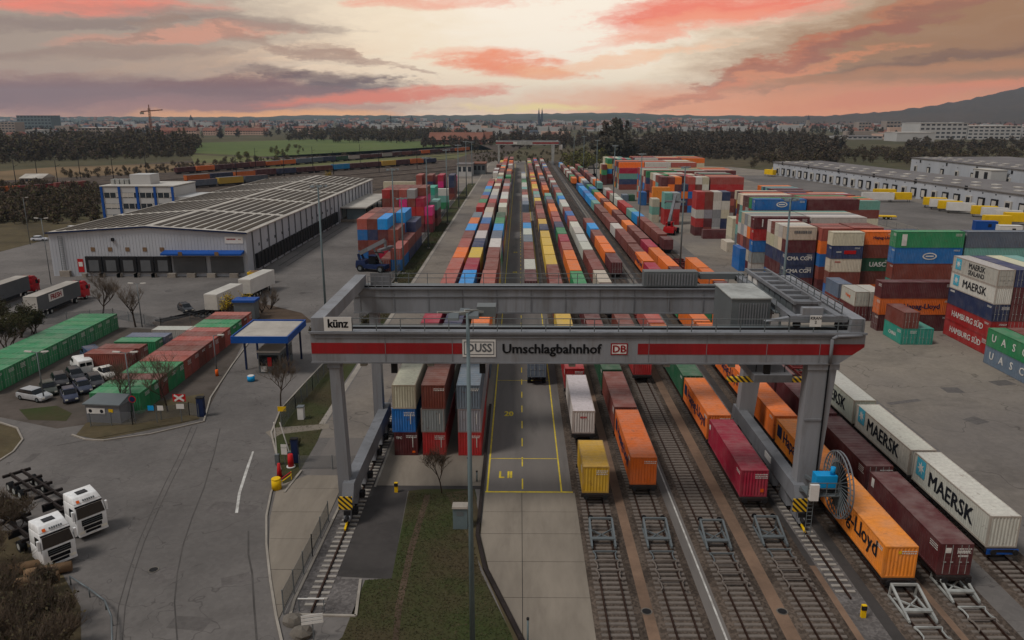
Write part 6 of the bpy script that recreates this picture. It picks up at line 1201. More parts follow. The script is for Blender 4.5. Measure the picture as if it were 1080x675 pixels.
# yellow and white swap bodies parked before and behind the right warehouse
def swap(label, x, y, rz, col, L=7.6):
    t = thing('swap_body', label, 'swap body', (x, y, 0), rz, 'swap bodies and trailers at the right warehouse'); b = MB().box(-1.25, 1.25, -L / 2, L / 2, 1.1, 3.9).build('box', M[col], t); MB().box(-1.2, 1.2, -L / 2 + .05, L / 2 - .05, 3.902, 3.95).build('roof', M['yellow' if col == 'yellow' else 'off_white'], b)
    for sx in (-1.05, 1.05):
        for sy in (-L / 2 + .8, L / 2 - .8): MB().box(sx - .07, sx + .07, sy - .07, sy + .07, 0, 1.1).build('leg', M['dark'], t)
sb = [(897, 226, 'white', 'first long white body below the dock row', 84, 12), (925, 213, 'white', 'white body on the road before the docks', 84, 12.5), (932, 209, 'yellow', 'yellow body behind the white one before the docks', 84, 9), (948, 213, 'yellow', 'yellow body at the dock door recess', 84, 9),
      (985, 219, 'yellow', 'yellow body first in the dock group of four', 70, 8), (992, 221, 'white', 'white body second in the dock group of four', 70, 8), (1001, 223, 'yellow', 'yellow body third in the dock group of four', 70, 8), (1012, 225, 'white', 'white body fourth in the dock group of four', 70, 9),
      (1037, 229, 'yellow', 'yellow body behind the yellow lorry at the right edge', 72, 8), (1048, 231, 'white', 'white body in the group at the right edge', 72, 8), (1062, 234, 'white', 'second white body in the group at the right edge', 72, 8), (1072, 237, 'yellow', 'yellow body cut by the right edge', 72, 8), (1050, 240, 'yellow', 'yellow lorry body standing in front at the right edge', 82, 8),
      (812, 186, 'yellow', 'yellow body at the far end of the long warehouse', 20, 8), (820, 184, 'yellow', 'second yellow body at the far warehouse end', 20, 8)]
for px, py, col, l, a, L in sb: p = P(px, py); swap(l, p.x, p.y, R(a), 'yellow' if col == 'yellow' else 'white_paint', L)
for i in range(22):
    f = i / 21; x = 214 + f * 18 + random.uniform(-1, 1); y = 520 - f * 160; col = 'white_paint' if i % 4 == 2 else 'yellow'
    swap(f'{"white" if i % 4 == 2 else "yellow"} body, {ordw(i + 1)} from the far end of the row between the two right warehouses', x, y, R(86), col, 7.4)
for px, py, l, col in ((905, 230, 'white tarpaulin trailer before the long right warehouse', 'white_paint'), (1038, 243, 'blue box standing in front of the yellow lorry', 'blue'), (1063, 248, 'white cabin box with dark windows at the right edge', 'white_paint')):
    p = P(px, py); t = thing('site_box', l, 'box', (p.x, p.y, 0), R(82), 'boxes by the right fence'); MB().box(-1.3, 1.3, -3.2, 3.2, .1, 2.9).build('body', M[col], t); MB().box(-1.35, 1.35, -3.25, 3.25, 2.901, 3.0).build('roof', M[col], t); MB().box(-1.33, -1.301, -1.4, -.4, 1.2, 2.2).build('window', M['dark'], t)
t = thing('yellow_lorry', 'yellow chassis loader standing below the long right warehouse', 'lorry', tuple(P(925, 231)), R(80)); MB().box(-1.2, 1.2, -6, 6, .9, 1.3).build('chassis', M['yellow'], t); wheels(t, (-4, -2.6, 3.6), 1.0, .5); MB().box(-1.2, 1.2, 4.2, 6, 1.301, 3.0).build('cab', M['yellow'], t)
fence('mesh fence in front of the service road by the right warehouse', [(118, 150), (121, 210), (116, 300)], 2.2, 'gate_mesh', 6)
# ------------------------------------------------------------------ small halls and the far city
def hall(name, label, px0, px1, pyb, pyt, depth, wall, roof, cat='building', rows=0, cols=0, pitch=0.0, Y=None, grp=None, win='pane'):
    a = P(px0, pyb); Yd = Y or a.y; A, B = PY(px0, pyb, Yd), PY(px1, pyb, Yd); h = PY(px0, pyt, Yd).z; z0 = 0
    t = thing(name, label, cat, (A.x, Yd, z0), 0, grp); w = B.x - A.x
    MB().box(0, w, 0, depth, 0, h).build('wall', M[wall], t)
    if pitch: MB().xprism([(-.5, h + .002), (depth + .5, h + .002), (depth / 2, h + pitch)], -.5, w + .5).build('roof', M[roof], t)
    else: MB().box(-.4, w + .4, -.4, depth + .4, h + .002, h + .5).build('roof', M[roof], t)
    for r in range(rows):
        for c in range(cols):
            x = w * (c + .5) / cols; zz = h * (r + .42) / rows; MB().box(x - w / cols * .32, x + w / cols * .32, -.08, -.003, zz, zz + h / rows * .42).build('window', M[win], t)
    return t
hall('small_hall', 'small white hall with pink sides at the far end of the left yard', 482, 498, 186, 174, 20, 'city_white', 'roof_grey', 'hall', 1, 3); hall('small_hall', 'grey workshop with dark gates beside the white hall', 499, 512, 184, 173, 20, 'galv', 'tile_roof', 'hall', 1, 3, win='dark')
hall('brick_hall', 'long red brick hall with tiled roof beyond the railway', 452, 509, 152.5, 147.5, 40, 'brick_red', 'tile_roof', 'hall', 0, 0, 9); hall('gabled_house', 'pale gabled house right of the long red hall', 511, 519, 152, 146.5, 14, 'city_pink', 'tile_roof', 'house', 1, 2, 9)
hall('farm_house', 'cream low house with a tiled roof beside the railway on the left', 22, 45, 194, 188, 12, 'city_wall', 'roof_pale', 'house', 1, 5, 2)
hall('apartment_block', 'beige flat-roofed block of flats left of the tower crane', 84, 122, 153, 135, 40, 'city_wall', 'off_white', 'apartment block', 4, 10, Y=1150); hall('apartment_block', 'small pale block at the far left edge', 0, 18, 148, 129, 30, 'city_wall', 'off_white', 'apartment block', 5, 5, Y=1500)
hall('glass_office', 'bluish office tower group at the far left', 20, 56, 142, 122, 40, 'mast_paint', 'spire', 'office building', 5, 10, Y=1900); hall('low_hall', 'long white low hall beside the beige flats', 122, 160, 151, 141, 30, 'city_white', 'off_white', 'hall', 1, 9, Y=1200); hall('low_hall', 'pale low hall at the left above the dark wood', 28, 48, 146, 137, 30, 'city_white', 'roof_pale', 'hall', 1, 5, Y=1300)
hall('row_building', 'long pink building with orange roof above the green field', 170, 208, 150, 138, 16, 'city_pink', 'tile_roof', 'building', 2, 14, 6, Y=1500); hall('row_building', 'second pink building with orange roof further right above the field', 215, 228, 150, 138, 16, 'city_pink', 'tile_roof', 'building', 2, 5, 6, Y=1520); hall('row_building', 'third long pink building behind the bare trees above the field', 238, 281, 149, 138, 16, 'city_pink', 'tile_roof', 'building', 2, 16, 6, Y=1540); hall('row_building', 'pinkish flats with window grid right of the field', 312, 330, 146, 135, 20, 'city_pink', 'tile_roof', 'building', 3, 6, 3, Y=1650)
hall('long_block', 'long pink apartment block on the far slope right of centre', 712, 755, 140, 132, 30, 'city_pink', 'off_white', 'apartment block', 4, 16, Y=2600); hall('long_block', 'second pink apartment block on the far slope', 757, 795, 140, 132.5, 30, 'city_pink', 'off_white', 'apartment block', 4, 14, Y=2650)
hall('white_complex', 'large white institutional complex at the right below the hill', 968, 1018, 153, 130, 60, 'city_white', 'off_white', 'building', 4, 9, Y=1250); hall('white_complex', 'long white wing of the complex with dark bands, right part', 1019, 1075, 152, 133, 60, 'city_white', 'off_white', 'building', 4, 10, Y=1250); hall('white_complex', 'lower white hall before the complex at the right', 945, 985, 151, 140, 40, 'city_white', 'off_white', 'building', 0, 0, Y=1150); hall('white_complex', 'last white wing cut by the right edge', 1076, 1120, 152, 134, 60, 'city_white', 'off_white', 'building', 4, 7, Y=1260)
hall('beige_block', 'beige cube building left of the white complex', 934, 949, 140, 128, 30, 'city_wall', 'off_white', 'building', 3, 4, Y=1900); hall('beige_block', 'second beige building left of the white complex', 905, 918, 140, 129, 30, 'city_wall', 'off_white', 'building', 3, 4, Y=1900); hall('low_hall', 'pale low industrial hall on the right before the wood', 888, 930, 152, 144, 60, 'city_white', 'roof_grey', 'hall', 1, 8, Y=1250); hall('low_hall', 'low hall with pinkish end on the right', 930, 946, 151, 141, 40, 'city_pink', 'roof_pale', 'hall', 1, 4, Y=1270)
hall('bridge_hall', 'pale road bridge beyond the dark wood in the middle', 662, 700, 153, 146, 12, 'off_white', 'roof_pale', 'bridge', 1, 4, Y=1000, win='dark')
def cathedral():
    Y = 3300; t = thing('cathedral', 'distant cathedral with two dark pointed spires on the skyline', 'cathedral', (PY(570, 124, Y).x, Y, 0)); s = Y / 835
    t.scale = (.62, .62, .66); MB().box(-14 * s / 4, 14 * s / 4, 0, 60, 0, 32).build('nave', M['spire'], t); MB().xprism([(-1, 32.01), (61, 32.01), (30, 50)], -14 * s / 4, 14 * s / 4).build('nave_roof', M['spire'], t)
    for q in (-10.5, 10.5):
        b = MB(); b.box(q - 7, q + 7, -12, 2, 0, 56); tw = b.build('tower', M['spire'], t); MB().tube((q, -5, 56), (q, -5, 105), 8.5, .3, 8, smooth=False).build('spire', M['spire'], tw)
cathedral()
def steeple(label, px, pyt, Y, r=5, m='city_wall', pyb=128):
    p = PY(px, pyt, Y); t = thing('church_tower', label, 'tower', (p.x, Y, 0), 0, 'distant towers'); MB().box(-r, r, -r, r, 0, p.z * .62).build('tower', M[m], t); MB().tube((0, 0, p.z * .62), (0, 0, p.z), r * 1.25, .3, 8, smooth=False).build('spire', M['spire'], t)
steeple('slim distant church tower left of the middle', 434, 122, 2300, 6); steeple('small distant church tower with pointed roof left of the cathedral', 474, 124, 2700, 5); steeple('distant white chimney tower on the left skyline', 201, 121, 2400, 5, 'city_white'); steeple('distant pointed tower on the right skyline', 853, 121, 2500, 4)
def tower_crane(label, px, pyt, Y, jib, m='muted_crane'):
    p = PY(px, pyt, Y); t = thing('tower_crane', label, 'tower crane', (p.x, Y, 0), 0, 'distant tower cranes'); h = p.z; w = .9
    mb = MB(); [mb.bar((sx * w, sy * w, 0), (sx * w, sy * w, h), .35, .35) for sx in (-1, 1) for sy in (-1, 1)]; z = 0
    while z < h - 4: mb.bar((-w, -w, z), (w, -w, z + 4), .22, .22); mb.bar((w, -w, z), (-w, -w, z + 4), .22, .22); z += 4
    mb.build('mast', M[m], t); MB().bar((-10, 0, h - 4), (jib, 0, h - 2), 1.0, 1.2).build('jib', M[m], t); MB().bar((0, 0, h - 3), (0, 0, h + 4), .8, .8).build('apex', M[m], t); MB().box(-11, -7, -1, 1, h - 7, h - 4.6).build('counterweight', M['concrete_pale'], t)
tower_crane('thin orange tower crane on the left skyline', 157, 114, 950, 16); tower_crane('distant tower crane left of the church tower', 412, 123, 2100, 24, 'dark')
# city mass: houses and blocks too small to tell apart
def city_mass():
    mb = MB(); cols = ('city_wall', 'city_pink', 'city_white', 'tile_roof', 'brick_red', 'spire'); 
    def house(x, y, w, d, h, z, wall, roof, pitch):
        c, s = math.cos(random.uniform(0, 3.1)), 0; mb.box(x - w / 2, x + w / 2, y, y + d, z, z + h, wall)
        if pitch: mb.add([(x - w / 2 - .3, y - .3, z + h), (x + w / 2 + .3, y - .3, z + h), (x + w / 2 + .3, y + d + .3, z + h), (x - w / 2 - .3, y + d + .3, z + h), (x - w / 2, y + d / 2, z + h + pitch), (x + w / 2, y + d / 2, z + h + pitch)], [(0, 1, 5, 4), (2, 3, 4, 5), (0, 4, 3), (1, 2, 5)], roof)
    for i in range(1500):
        Y = random.uniform(1300, 4600); px = random.uniform(-40, 1120)
        if Y < 1900 and (180 < px < 470 or 600 < px < 900): continue
        x = PY(px, 123, Y).x; big = random.random() < .14; w = random.uniform(24, 60) if big else random.uniform(9, 20); h = random.uniform(9, 17) if big else random.uniform(5, 9)
        zb = max(0, (Y - 3600) / 1600) * 38 * (0.6 + .4 * math.sin(px * .02))
        house(x, Y, w, random.uniform(9, 16), h, zb - 1, random.choice((0, 0, 1, 2, 2, 2)), random.choice((3, 3, 4, 5)), 0 if big else random.uniform(3, 5))
    tag(mb.build('town', [M[c] for c in cols]), 'far town of pale houses and blocks in front of the hills', 'town', kind='stuff')
city_mass()
# hills behind
def ridge(name, pts, Y, depth, m, rough=6.0, seed=1):
    """pts: skyline pixels; built as a rounded ridge of real depth"""
    rs = np.random.RandomState(seed); xs = np.arange(pts[0][0], pts[-1][0] + 1, 6.0); ys = np.interp(xs, [p[0] for p in pts], [p[1] for p in pts])
    n = len(xs); rows = [(-1.0, 0.0), (-.75, .25), (-.5, .55), (-.25, .85), (0, 1.0), (.4, .8), (1.0, 0)]; vs = []; fs = []
    nz = np.cumsum(rs.randn(n)) * .0; 
    for j, (dq, hq) in enumerate(rows):
        for i in range(n):
            p = PY(xs[i], ys[i], Y); x = p.x * (1 + .0); hh = p.z * hq + (rs.rand() - .5) * rough * (1 if 0 < hq else 0); vs.append((x * (Y + dq * depth) / Y, Y + dq * depth, max(hh, -2) if hq else -2))
    for j in range(len(rows) - 1):
        for i in range(n - 1): a = j * n + i; fs.append((a, a + 1, a + n + 1, a + n))
    mb = MB(); mb.add(vs, fs, 0, True); return tag(mb.build(name, M[m]), kind='structure')
ridge('hills', [(-120, 124), (120, 123), (260, 123.5), (330, 121.5), (420, 122), (520, 121), (600, 119.5), (640, 118.8), (665, 119), (700, 121), (760, 122), (840, 122.5), (900, 122.5), (1000, 122), (1200, 122)], 6700, 1500, 'hill', 10, 3)
ridge('hills', [(560, 122.6), (620, 121.5), (670, 120.4), (720, 122.5), (800, 123.5), (860, 122.8), (900, 122)], 5200, 800, 'hill', 8, 4)
ridge('hill', [(820, 124.5), (880, 121.5), (930, 118), (970, 113.5), (1010, 106.5), (1050, 99), (1080, 91), (1120, 84), (1200, 78), (1300, 82)], 4600, 1500, 'hill_near', 12, 5)
# ------------------------------------------------------------------ trees
def bare_tree(label, px, py, h, spread, name='bare_tree', seed=0, cat='tree', twig='twig', levels=4, leafm=None, nleaf=0, loc=None, grp='bare trees and shrubs', trunk=.16, nb=(3, 5)):
    rs = random.Random(seed); p = Vector(loc) if loc else P(px, py); t = thing(name, label, cat, (p.x, p.y, 0), 0, grp); tk = MB(); cr = MB(); tips = []
    def grow(a, d, L, r, lv):
        d = (d + Vector((rs.uniform(-.18, .18), rs.uniform(-.18, .18), rs.uniform(-.05, .12)))).normalized(); m = a + d * (L * .55); d2 = (d + Vector((rs.uniform(-.2, .2), rs.uniform(-.2, .2), .08))).normalized(); b = m + d2 * (L * .45)
        mb = tk if lv >= levels - 1 else cr; ns = 6 if lv >= levels - 1 else 3
        mb.tube(a, m, r, r * .8, ns, 0, False); mb.tube(m, b, r * .8, r * .6, ns, 0, False)
        if lv == 0: tips.append(b); tips.append(m); return
        for i in range(rs.randint(*nb)):
            s = a.lerp(b, rs.uniform(.45, 1.0)) if lv < levels else m.lerp(b, rs.uniform(.1, 1.0)); ax = Vector((rs.uniform(-1, 1), rs.uniform(-1, 1), rs.uniform(.1, .9))).normalized()
            grow(s, (d2 * .75 + ax * spread).normalized(), L * rs.uniform(.55, .85), max(r * .52, .013), lv - 1)
    if name == 'shrub':
        for q in range(6): grow(Vector((rs.uniform(-.3, .3), rs.uniform(-.3, .3), 0)), Vector((rs.uniform(-.7, .7), rs.uniform(-.7, .7), 1)).normalized(), h * rs.uniform(.3, .42), trunk, levels - 1)
    else: grow(Vector((0, 0, 0)), Vector((0, 0, 1)), h * .38, trunk, levels)
    tk.build('trunk', M['bark'], t); cr.build('crown', M[twig], t)
    if leafm:
        lf = MB()
        for i in range(nleaf):
            q = rs.choice(tips) + Vector((rs.uniform(-.25, .25), rs.uniform(-.25, .25), rs.uniform(-.25, .25))); a = Vector((rs.uniform(-1, 1), rs.uniform(-1, 1), rs.uniform(-1, 1))).normalized(); b = a.orthogonal().normalized(); s = rs.uniform(.07, .16); lf.add([q - a * s, q + b * s * .6, q + a * s, q - b * s * .6], [(0, 1, 2, 3)])
        lf.build('foliage', M[leafm], t)
    return t
bare_tree('bare spreading tree on the yard beside the green row, left one', 108, 336, 9.0, 1.25, seed=2, nb=(4, 6)); bare_tree('bare spreading tree on the yard, right one by the lamp', 143, 345, 8.5, 1.25, seed=3, nb=(4, 6)); bare_tree('bare small tree before the storage stacks on the lawn', 466, 520, 5.6, 1.25, seed=4, nb=(4, 6), trunk=.07)
bare_tree('bare tree on the grass island beside the gate road', 296, 428, 7.0, 1.2, seed=5, nb=(4, 6), trunk=.1); bare_tree('bare tree before the near green containers, left one', 128, 436, 7.5, 1.1, seed=6, nb=(4, 6), trunk=.1); bare_tree('bare tree before the near green containers, right one', 177, 434, 8.5, 1.1, seed=7, nb=(4, 6), trunk=.1)
for px, py, l, s in ((262, 333, 'yellow blossoming shrub beside the white trailers', 8), (240, 336, 'low yellow blossoming shrub behind the brown row', 9), (276, 330, 'bare shrub behind the booth canopy', 10), (285, 326, 'thin bare shrub right of the blossoming one', 11)):
    bare_tree(l, px, py, 4.6, .6, 'shrub', s, 'shrub', leafm='blossom' if s < 10 else None, nleaf=500, trunk=.07)
for i, (px, py, l) in enumerate(((330, 356, 'green brown shrub inside the grass island near the crane leg'), (365, 350, 'bushy shrub behind the left girder end'), (385, 346, 'second bushy shrub behind the left girder end'), (310, 470, 'low shrub beside the barrier'))): bare_tree(l, px, py, 2.2 if i < 3 else .9, .9, 'shrub', 20 + i, 'shrub', leafm='shrub', nleaf=700, trunk=.05)
# dense shrubs in the bottom left corner
CORNER = [(18, 560, 4.5, 'bare bush behind the white trucks at the left edge'), (8, 640, 4.5, 'large bare bush at the left edge below the trucks'), (40, 655, 4.0, 'brown bush in the bottom left corner'), (22, 700, 5.0, 'dense bush cut by the bottom left corner'), (60, 690, 3.6, 'rounded bush near the curved guard rail'), (-10, 600, 5.0, 'bush cut by the left edge beside the truck chassis'), (52, 628, 2.6, 'low bush beside the nearer white truck'),
          (26, 672, 4.0, 'twiggy bush among the corner bushes'), (66, 660, 2.8, 'small bush at the road edge of the corner bushes'), (46, 715, 4.2, 'bush at the very bottom of the corner'), (-8, 670, 5.0, 'tall bush cut by the left edge in the corner'), (74, 712, 3.0, 'bush beside the guard rail end')]
for i, (px, py, h, l) in enumerate(CORNER):
    bare_tree(l, px, py, h, .9, 'shrub', 40 + i, 'shrub', leafm='shrub', nleaf=260, levels=4, trunk=.045, nb=(6, 8))
for i, (px, py, h, l) in enumerate(((8, 372, 7.5, 'dark evergreen bush at the left edge above the green row'), (22, 356, 6.5, 'evergreen bush beside the grey lorry'), (-6, 352, 8, 'evergreen bush cut by the left edge'), (36, 352, 4.5, 'low evergreen bush before the grey lorry'))):
    bare_tree(l, px, py, h, .85, 'shrub', 60 + i, 'shrub', leafm='leaf_dark', nleaf=4200, trunk=.08, nb=(4, 6))
# logs and rubble under the shrubs by the trucks
for i, (px, py) in enumerate(((30, 603), (38, 618), (52, 607), (24, 622))):
    p = P(px, py); o = MB().tube((-1.6, 0, .45), (1.6, 0, .45), .45, .4, 10).build('log', M['wood'], None, (p.x, p.y, 0), R(25)); tag(o, ('pale log lying nearest the left truck', 'pale log at the front of the log heap', 'pale log beside the truck wheel', 'pale log half under the bushes')[i], 'log', 'logs beside the trucks')
# grass tufts on the lawn and verges
def tufts(name, label, region, n, hmax, m, seed):
    rs = np.random.RandomState(seed); xs0, xs1 = min(p[0] for p in region), max(p[0] for p in region); ys0, ys1 = min(p[1] for p in region), max(p[1] for p in region); poly = region
    def inside(x, y):
        c = False; j = len(poly) - 1
        for i in range(len(poly)):
            if (poly[i][1] > y) != (poly[j][1] > y) and x < (poly[j][0] - poly[i][0]) * (y - poly[i][1]) / (poly[j][1] - poly[i][1]) + poly[i][0]: c = not c
            j = i
        return c
    mb = MB(); k = 0
    while k < n:
        x, y = rs.uniform(xs0, xs1), rs.uniform(ys0, ys1); k += 1
        if not inside(x, y): continue
        for q in range(3):
            a = rs.uniform(0, 6.28); h = hmax * rs.uniform(.4, 1); w = .05; dx, dy = math.cos(a), math.sin(a); lx, ly = rs.uniform(-.12, .12, 2)
            mb.add([(x - dx * w, y - dy * w, .015), (x + dx * w, y + dy * w, .015), (x + lx, y + ly, h)], [(0, 1, 2)])
    tag(mb.build(name, M[m]), label, 'grass', kind='stuff')
LAWN = [(p.x, p.y) for p in pxs((433, 520), (500, 520))] + [(-3.9, 59), (-3.0, 54), (.2, 44), (.2, 38), (-16, 38)] + [(p.x, p.y) for p in pxs((363, 672), (387, 612), (414, 610))]
tufts('grass', 'short dull grass of the lawn below the storage rows', LAWN, 16000, .09, 'grass', 1); tufts('grass', 'dry brownish grass blades on the lawn', LAWN, 2500, .1, 'brown_grass', 2)
tufts('grass', 'grass on the island beside the barrier', [(p.x, p.y) for p in pxs((289, 455), (298, 432), (352, 374), (392, 342), (352, 420), (335, 465), (318, 490), (302, 512))], 5000, .07, 'grass', 3)
tufts('grass', 'green grass of the verge along the left lane', [(-27.2, 126), (-23.4, 126), (-23.4, 260), (-27.2, 260)], 9000, .2, 'grass', 4)
# far woods: many ragged trees as one mass
def wood(label, spots, protos, mats, name='woodland'):
    V, F, MI = [], [], []; off = 0
    for (x, y, h, k, z) in spots:
        v, f, mi = protos[k]; a = RNG.uniform(0, 6.28); c, s = math.cos(a), math.sin(a); w = h * RNG.uniform(.8, 1.2)
        q = np.empty_like(v); q[:, 0] = (v[:, 0] * c - v[:, 1] * s) * w + x; q[:, 1] = (v[:, 0] * s + v[:, 1] * c) * w + y; q[:, 2] = v[:, 2] * h + z
        V.append(q); F.append(f + off); MI.append(mi); off += len(v)
    V = np.concatenate(V); F = np.concatenate(F); MI = np.concatenate(MI); me = bpy.data.meshes.new(name); n = len(F)
    me.vertices.add(len(V)); me.vertices.foreach_set('co', V.astype('f').ravel()); me.loops.add(n * 3); me.loops.foreach_set('vertex_index', F.astype('i').ravel()); me.polygons.add(n); me.polygons.foreach_set('loop_start', np.arange(0, n * 3, 3, dtype='i')); me.polygons.foreach_set('material_index', MI.astype('i'))
    for m in mats: me.materials.append(M[m])
    me.update(calc_edges=True); tag(put(name, me), label, 'woodland', kind='stuff')
def proto(n, kind, seed, size=.16):
    rs = np.random.RandomState(seed); vs, fs, mi = [], [], []
    def tri(a, b, c, m): i = len(vs); vs.extend([a, b, c]); fs.append((i, i + 1, i + 2)); mi.append(m)
    tri((-.02, 0, 0), (.02, 0, 0), (0, 0, .6), 2); tri((0, -.02, 0), (0, .02, 0), (0, 0, .6), 2)
    lobes = [(rs.uniform(-.16, .16), rs.uniform(-.16, .16), rs.uniform(.22, .78), rs.uniform(.13, .25)) for _ in range(7)]
    for i in range(n):
        if kind == 'cone':
            z = rs.uniform(.08, 1) ** 1.0; r = .2 * (1 - z) + .02; a = rs.uniform(0, 6.28); c = np.array((r * math.cos(a), r * math.sin(a), z)); sz = size * .7
        else:
            lx, ly, lz, lr = lobes[rs.randint(7)]; d = rs.randn(3); d /= np.linalg.norm(d); c = np.array((lx, ly, lz)) + d * lr * rs.uniform(.5, 1.1); sz = size
        a = rs.randn(3); a /= np.linalg.norm(a); b = rs.randn(3); b /= np.linalg.norm(b)
        tri(c - a * sz * .5, c + a * sz * .5, c + b * sz * rs.uniform(.4, .9), 0 if rs.rand() < .65 else 1)
    return np.array(vs, 'f'), np.array(fs, 'i'), np.array(mi, 'i')
mat('wood_a', (86, 73, 61), 1, .25, .05, (70, 60, 50)); mat('wood_b', (72, 72, 48), 1, .25, .05, (86, 77, 53)); mat('wood_g', (112, 112, 52), 1, .2, .05, (92, 96, 48)); mat('wood_d', (60, 62, 50), 1, .25, .05, (70, 62, 52))
PR = [proto(260, 'round', 1, .11), proto(260, 'round', 2, .11), proto(240, 'round', 3, .13), proto(150, 'cone', 4), proto(90, 'round', 5, .22)]
def zone(pts, n, hmin, hmax, ks=(0, 1, 2), zf=None):
    """trees scattered over a pixel polygon on the ground"""
    out = []; w = [P(*p) for p in pts]; xs = [p.x for p in w]; ys = [p.y for p in w]
    def ins(x, y):
        c = False; j = len(w) - 1
        for i in range(len(w)):
            if (w[i].y > y) != (w[j].y > y) and x < (w[j].x - w[i].x) * (y - w[i].y) / (w[j].y - w[i].y) + w[i].x: c = not c
            j = i
        return c
    g = 0
    while len(out) < n and g < n * 60:
        g += 1; x, y = RNG.uniform(min(xs), max(xs)), RNG.uniform(min(ys), max(ys))
        if ins(x, y): out.append((x, y, RNG.uniform(hmin, hmax), ks[RNG.randint(len(ks))], -.3))
    return out
wood('dark bare wood on the left beyond the railway', zone([(-60, 176), (60, 170), (150, 168), (205, 165), (205, 160), (60, 164), (-60, 170)], 260, 4, 10, (0, 1, 4)) + zone([(-60, 175), (60, 168), (150, 166), (205, 163), (215, 152), (160, 148), (60, 150), (-60, 152)], 560, 10, 23, (0, 1, 2, 2, 3)), PR, ('wood_a', 'wood_b', 'bark'))
wood('brown thicket left of the office block', zone([(-60, 238), (50, 236), (104, 238), (104, 200), (40, 198), (-60, 204)], 620, 3, 7, (0, 1, 2, 4)), PR, ('wood_a', 'wood_b', 'bark'))
wood('bare tree belt behind the green field', zone([(300, 149), (380, 151.5), (460, 150.5), (500, 146), (460, 140), (330, 141)], 240, 15, 22, (0, 1, 2)), PR, ('wood_a', 'wood_b', 'bark')); wood('rough scrub along the sidings left of the tracks', zone([(60, 190), (190, 182), (330, 171), (470, 163), (470, 161), (300, 167), (60, 182)], 300, 2, 6, (0, 1)), PR, ('wood_a', 'wood_b', 'bark')); wood('small green shrubs at the field edge', zone([(225, 172), (300, 171), (330, 158), (310, 155), (240, 168)], 26, 5, 9, (0, 1)), PR, ('wood_b', 'wood_g', 'bark'))
wood('dark evergreen clump beyond the tracks in the middle', zone([(634, 172), (662, 172), (662, 160), (634, 160)], 26, 26, 34, (2, 3, 0)), PR, ('wood_d', 'wood_d', 'bark')); wood('green bushes behind the track ends', zone([(590, 186), (640, 178), (650, 168), (600, 168)], 45, 7, 15, (0, 1)), PR, ('wood_b', 'wood_g', 'bark'))
wood('wide dark wood right of centre behind the containers', zone([(650, 169), (760, 168), (880, 174), (885, 168), (760, 162), (650, 164)], 300, 3, 9, (0, 1, 4)) + zone([(650, 168), (760, 166), (880, 172), (890, 156), (860, 147), (740, 146), (660, 152)], 680, 8, 20, (0, 1, 2, 2, 3)), PR, ('wood_a', 'wood_d', 'bark')); wood('hedge of bushes behind the right warehouses', zone([(790, 178), (900, 172), (1120, 176), (1120, 164), (900, 160), (800, 168)], 260, 6, 12, (0, 1, 2)), PR, ('wood_a', 'wood_b', 'bark')); wood('bare trees before the white complex at the right', zone([(950, 160), (1120, 160), (1120, 154), (960, 154)], 110, 9, 16, (0, 1, 2)), PR, ('wood_a', 'wood_d', 'bark'))
wood('scattered town trees far behind', zone([(-60, 146), (1140, 146), (1140, 128.5), (-60, 128.5)], 3600, 10, 18, (4, 4, 3)), PR, ('wood_d', 'wood_a', 'bark')); wood('trees around the red brick hall and far track ends', zone([(440, 158), (640, 158), (660, 147), (440, 144)], 260, 9, 17, (0, 1, 4)), PR, ('wood_a', 'wood_d', 'bark')); wood('low scrub between the far gantry and the brick hall', zone([(500, 172), (600, 172), (620, 160), (500, 160)], 150, 2, 5, (0, 1)), PR, ('wood_b', 'wood_a', 'bark'))
wood('wooded skirt of the right hill', zone([(860, 131), (1140, 131), (1140, 127), (860, 127)], 500, 16, 24, (4, 4)), PR, ('wood_d', 'wood_a', 'bark'))
bare_tree('yellow green blossoming tree beside the left warehouse roof end', 345, 192, 8, .7, 'shrub', 90, 'shrub', leafm='blossom', nleaf=900, trunk=.12)
# ------------------------------------------------------------------ freight trains in the railway yard on the left
def freight(label, a, b, cols, seed):
    rs = random.Random(seed); A, B = P(*a), P(*b); d = (B - A); L = d.length; n = int(L / 15.5); rz = math.atan2(d.y, d.x); u = d.normalized()
    tr = MB(); nn = Vector((-u.y, u.x, 0))
    for s in (-.75, .75): tr.bar(A + nn * s + Vector((0, 0, .12)), B + nn * s + Vector((0, 0, .12)), .15, .16)
    tag(tr.build('railway_track', M['rail']), kind='structure')
    for i in range(n):
        c = cols[i % len(cols)] if isinstance(cols, list) else cols; p = A + u * (i * 15.5 + 7.7); h = rs.choice((2.7, 2.9, 3.1)); t = thing('freight_wagon', f'{WORD[c]} freight wagon, {ordw(i + 1)} in the {label}', 'freight wagon', (p.x, p.y, .2), rz, 'freight wagons in the railway yard')
        MB().box(-7.2, 7.2, -1.4, 1.4, 1.1, 1.1 + h).build('body', M['paint'], t, color=tuple(q * .6 for q in jit(RGB[c]))); MB().box(-7.1, 7.1, -1.3, 1.3, 1.102 + h, 1.2 + h).build('roof', M['paint'], t, color=tuple(q * .55 for q in jit(RGB[rs.choice(('grey', c, 'maroon'))]))); MB().box(-6.8, 6.8, -1.1, 1.1, .5, 1.09).build('underframe', M['undercarriage'], t)
        for q in (-5, 5): MB().box(q - 1.2, q + 1.2, -1.0, 1.0, 0, .49).build('bogie', M['dark'], t)
freight('rear train of the left railway yard', (185, 184), (500, 159), ['maroon', 'orange', 'maroon', 'maroon', 'brown', 'orange', 'orange', 'slate', 'slate', 'navy', 'dgreen', 'white', 'maroon', 'maroon', 'white', 'maroon', 'brown'], 1)
freight('second train of the left railway yard', (195, 193), (462, 172), ['orange', 'navy', 'orange', 'maroon', 'navy', 'maroon', 'brown', 'sky', 'maroon', 'maroon', 'yellow', 'maroon'], 2)
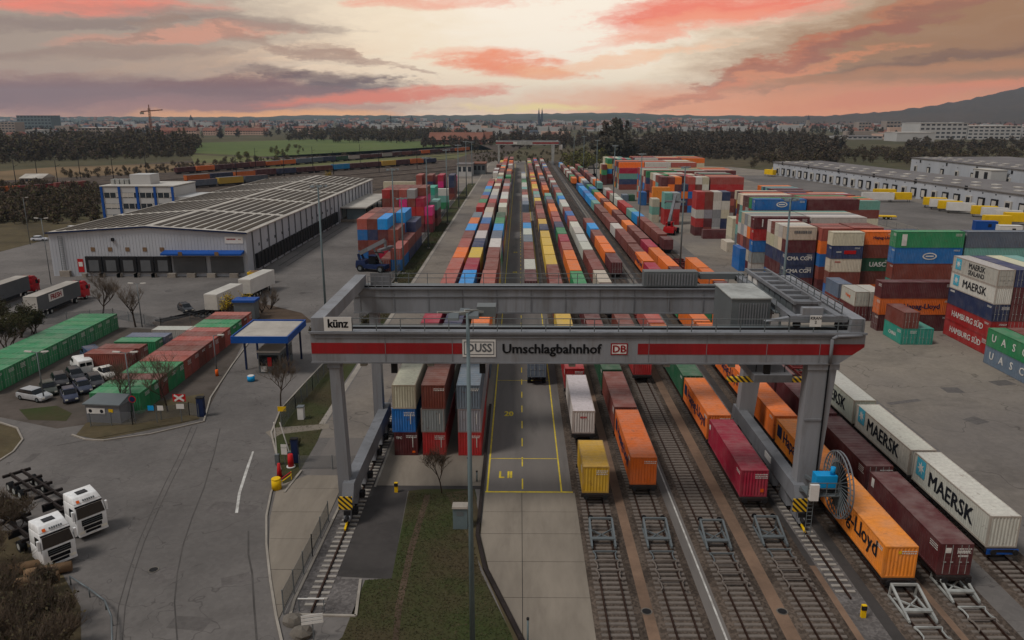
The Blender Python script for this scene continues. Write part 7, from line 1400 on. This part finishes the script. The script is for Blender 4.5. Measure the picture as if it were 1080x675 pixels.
freight('painted train before the office block', (200, 199), (300, 191), ['slate', 'yellow', 'slate', 'slate', 'yellow', 'mustard'], 3)
freight('orange and red train left of the office block', (-20, 208), (105, 199), ['orange', 'red', 'salmon', 'red', 'orange'], 4)
for a, b in (((150, 196), (480, 167)), ((-30, 204), (470, 170)), ((100, 206), (490, 175)), ((300, 196), (492, 178)), ((-30, 212), (110, 203)), ((190, 189), (520, 160)), ((380, 205), (500, 172))):
    A, B = P(*a), P(*b); tr = MB(); u = (B - A).normalized(); nn = Vector((-u.y, u.x, 0)); z_ = Vector((0, 0, .12))
    for s in (-.75, .75): tr.bar(A + nn * s + z_, B + nn * s + z_, .16, .16)
    q = [A - nn * 1.4, B - nn * 1.4, B + nn * 1.4, A + nn * 1.4]; sheet('track_bed', q, 5, 'sleeper_far'); tag(tr.build('railway_track', M['rail']), kind='structure')
for i, (px, py) in enumerate(((18, 200), (40, 190), (62, 200), (85, 188), (120, 190), (155, 187), (250, 190), (300, 186), (352, 184), (400, 182), (440, 178), (330, 176), (270, 178), (380, 172))):
    p = P(px, py); t = thing('catenary_mast', f'thin dark line mast, {ordw(i + 1)} one set up in the left railway yard', 'mast', (p.x, p.y, 0), 0, 'line masts of the railway yard'); MB().tube((0, 0, 0), (0, 0, 14), .22, .14, 6).build('pole', M['dark'], t); MB().bar((0, 0, 11), (2.4, 0, 12), .12, .12).build('bracket', M['dark'], t)
# ------------------------------------------------------------------ haze
hz = bpy.data.materials.new('haze'); hz.use_nodes = True; nt = hz.node_tree; nt.nodes.clear(); o_ = nt.nodes.new('ShaderNodeOutputMaterial'); v_ = nt.nodes.new('ShaderNodeVolumePrincipled')
v_.inputs['Color'].default_value = (.58, .78, 1.0, 1); v_.inputs['Density'].default_value = 5.2e-5; v_.inputs['Anisotropy'].default_value = .2; nt.links.new(v_.outputs[0], o_.inputs['Volume'])
hb = MB(); hb.box(-9100, 9100, -400, 9100, -4.2, 330); ho = hb.build('haze', hz); tag(ho, 'thin pale haze over the yard, town and hills', 'haze', kind='stuff')
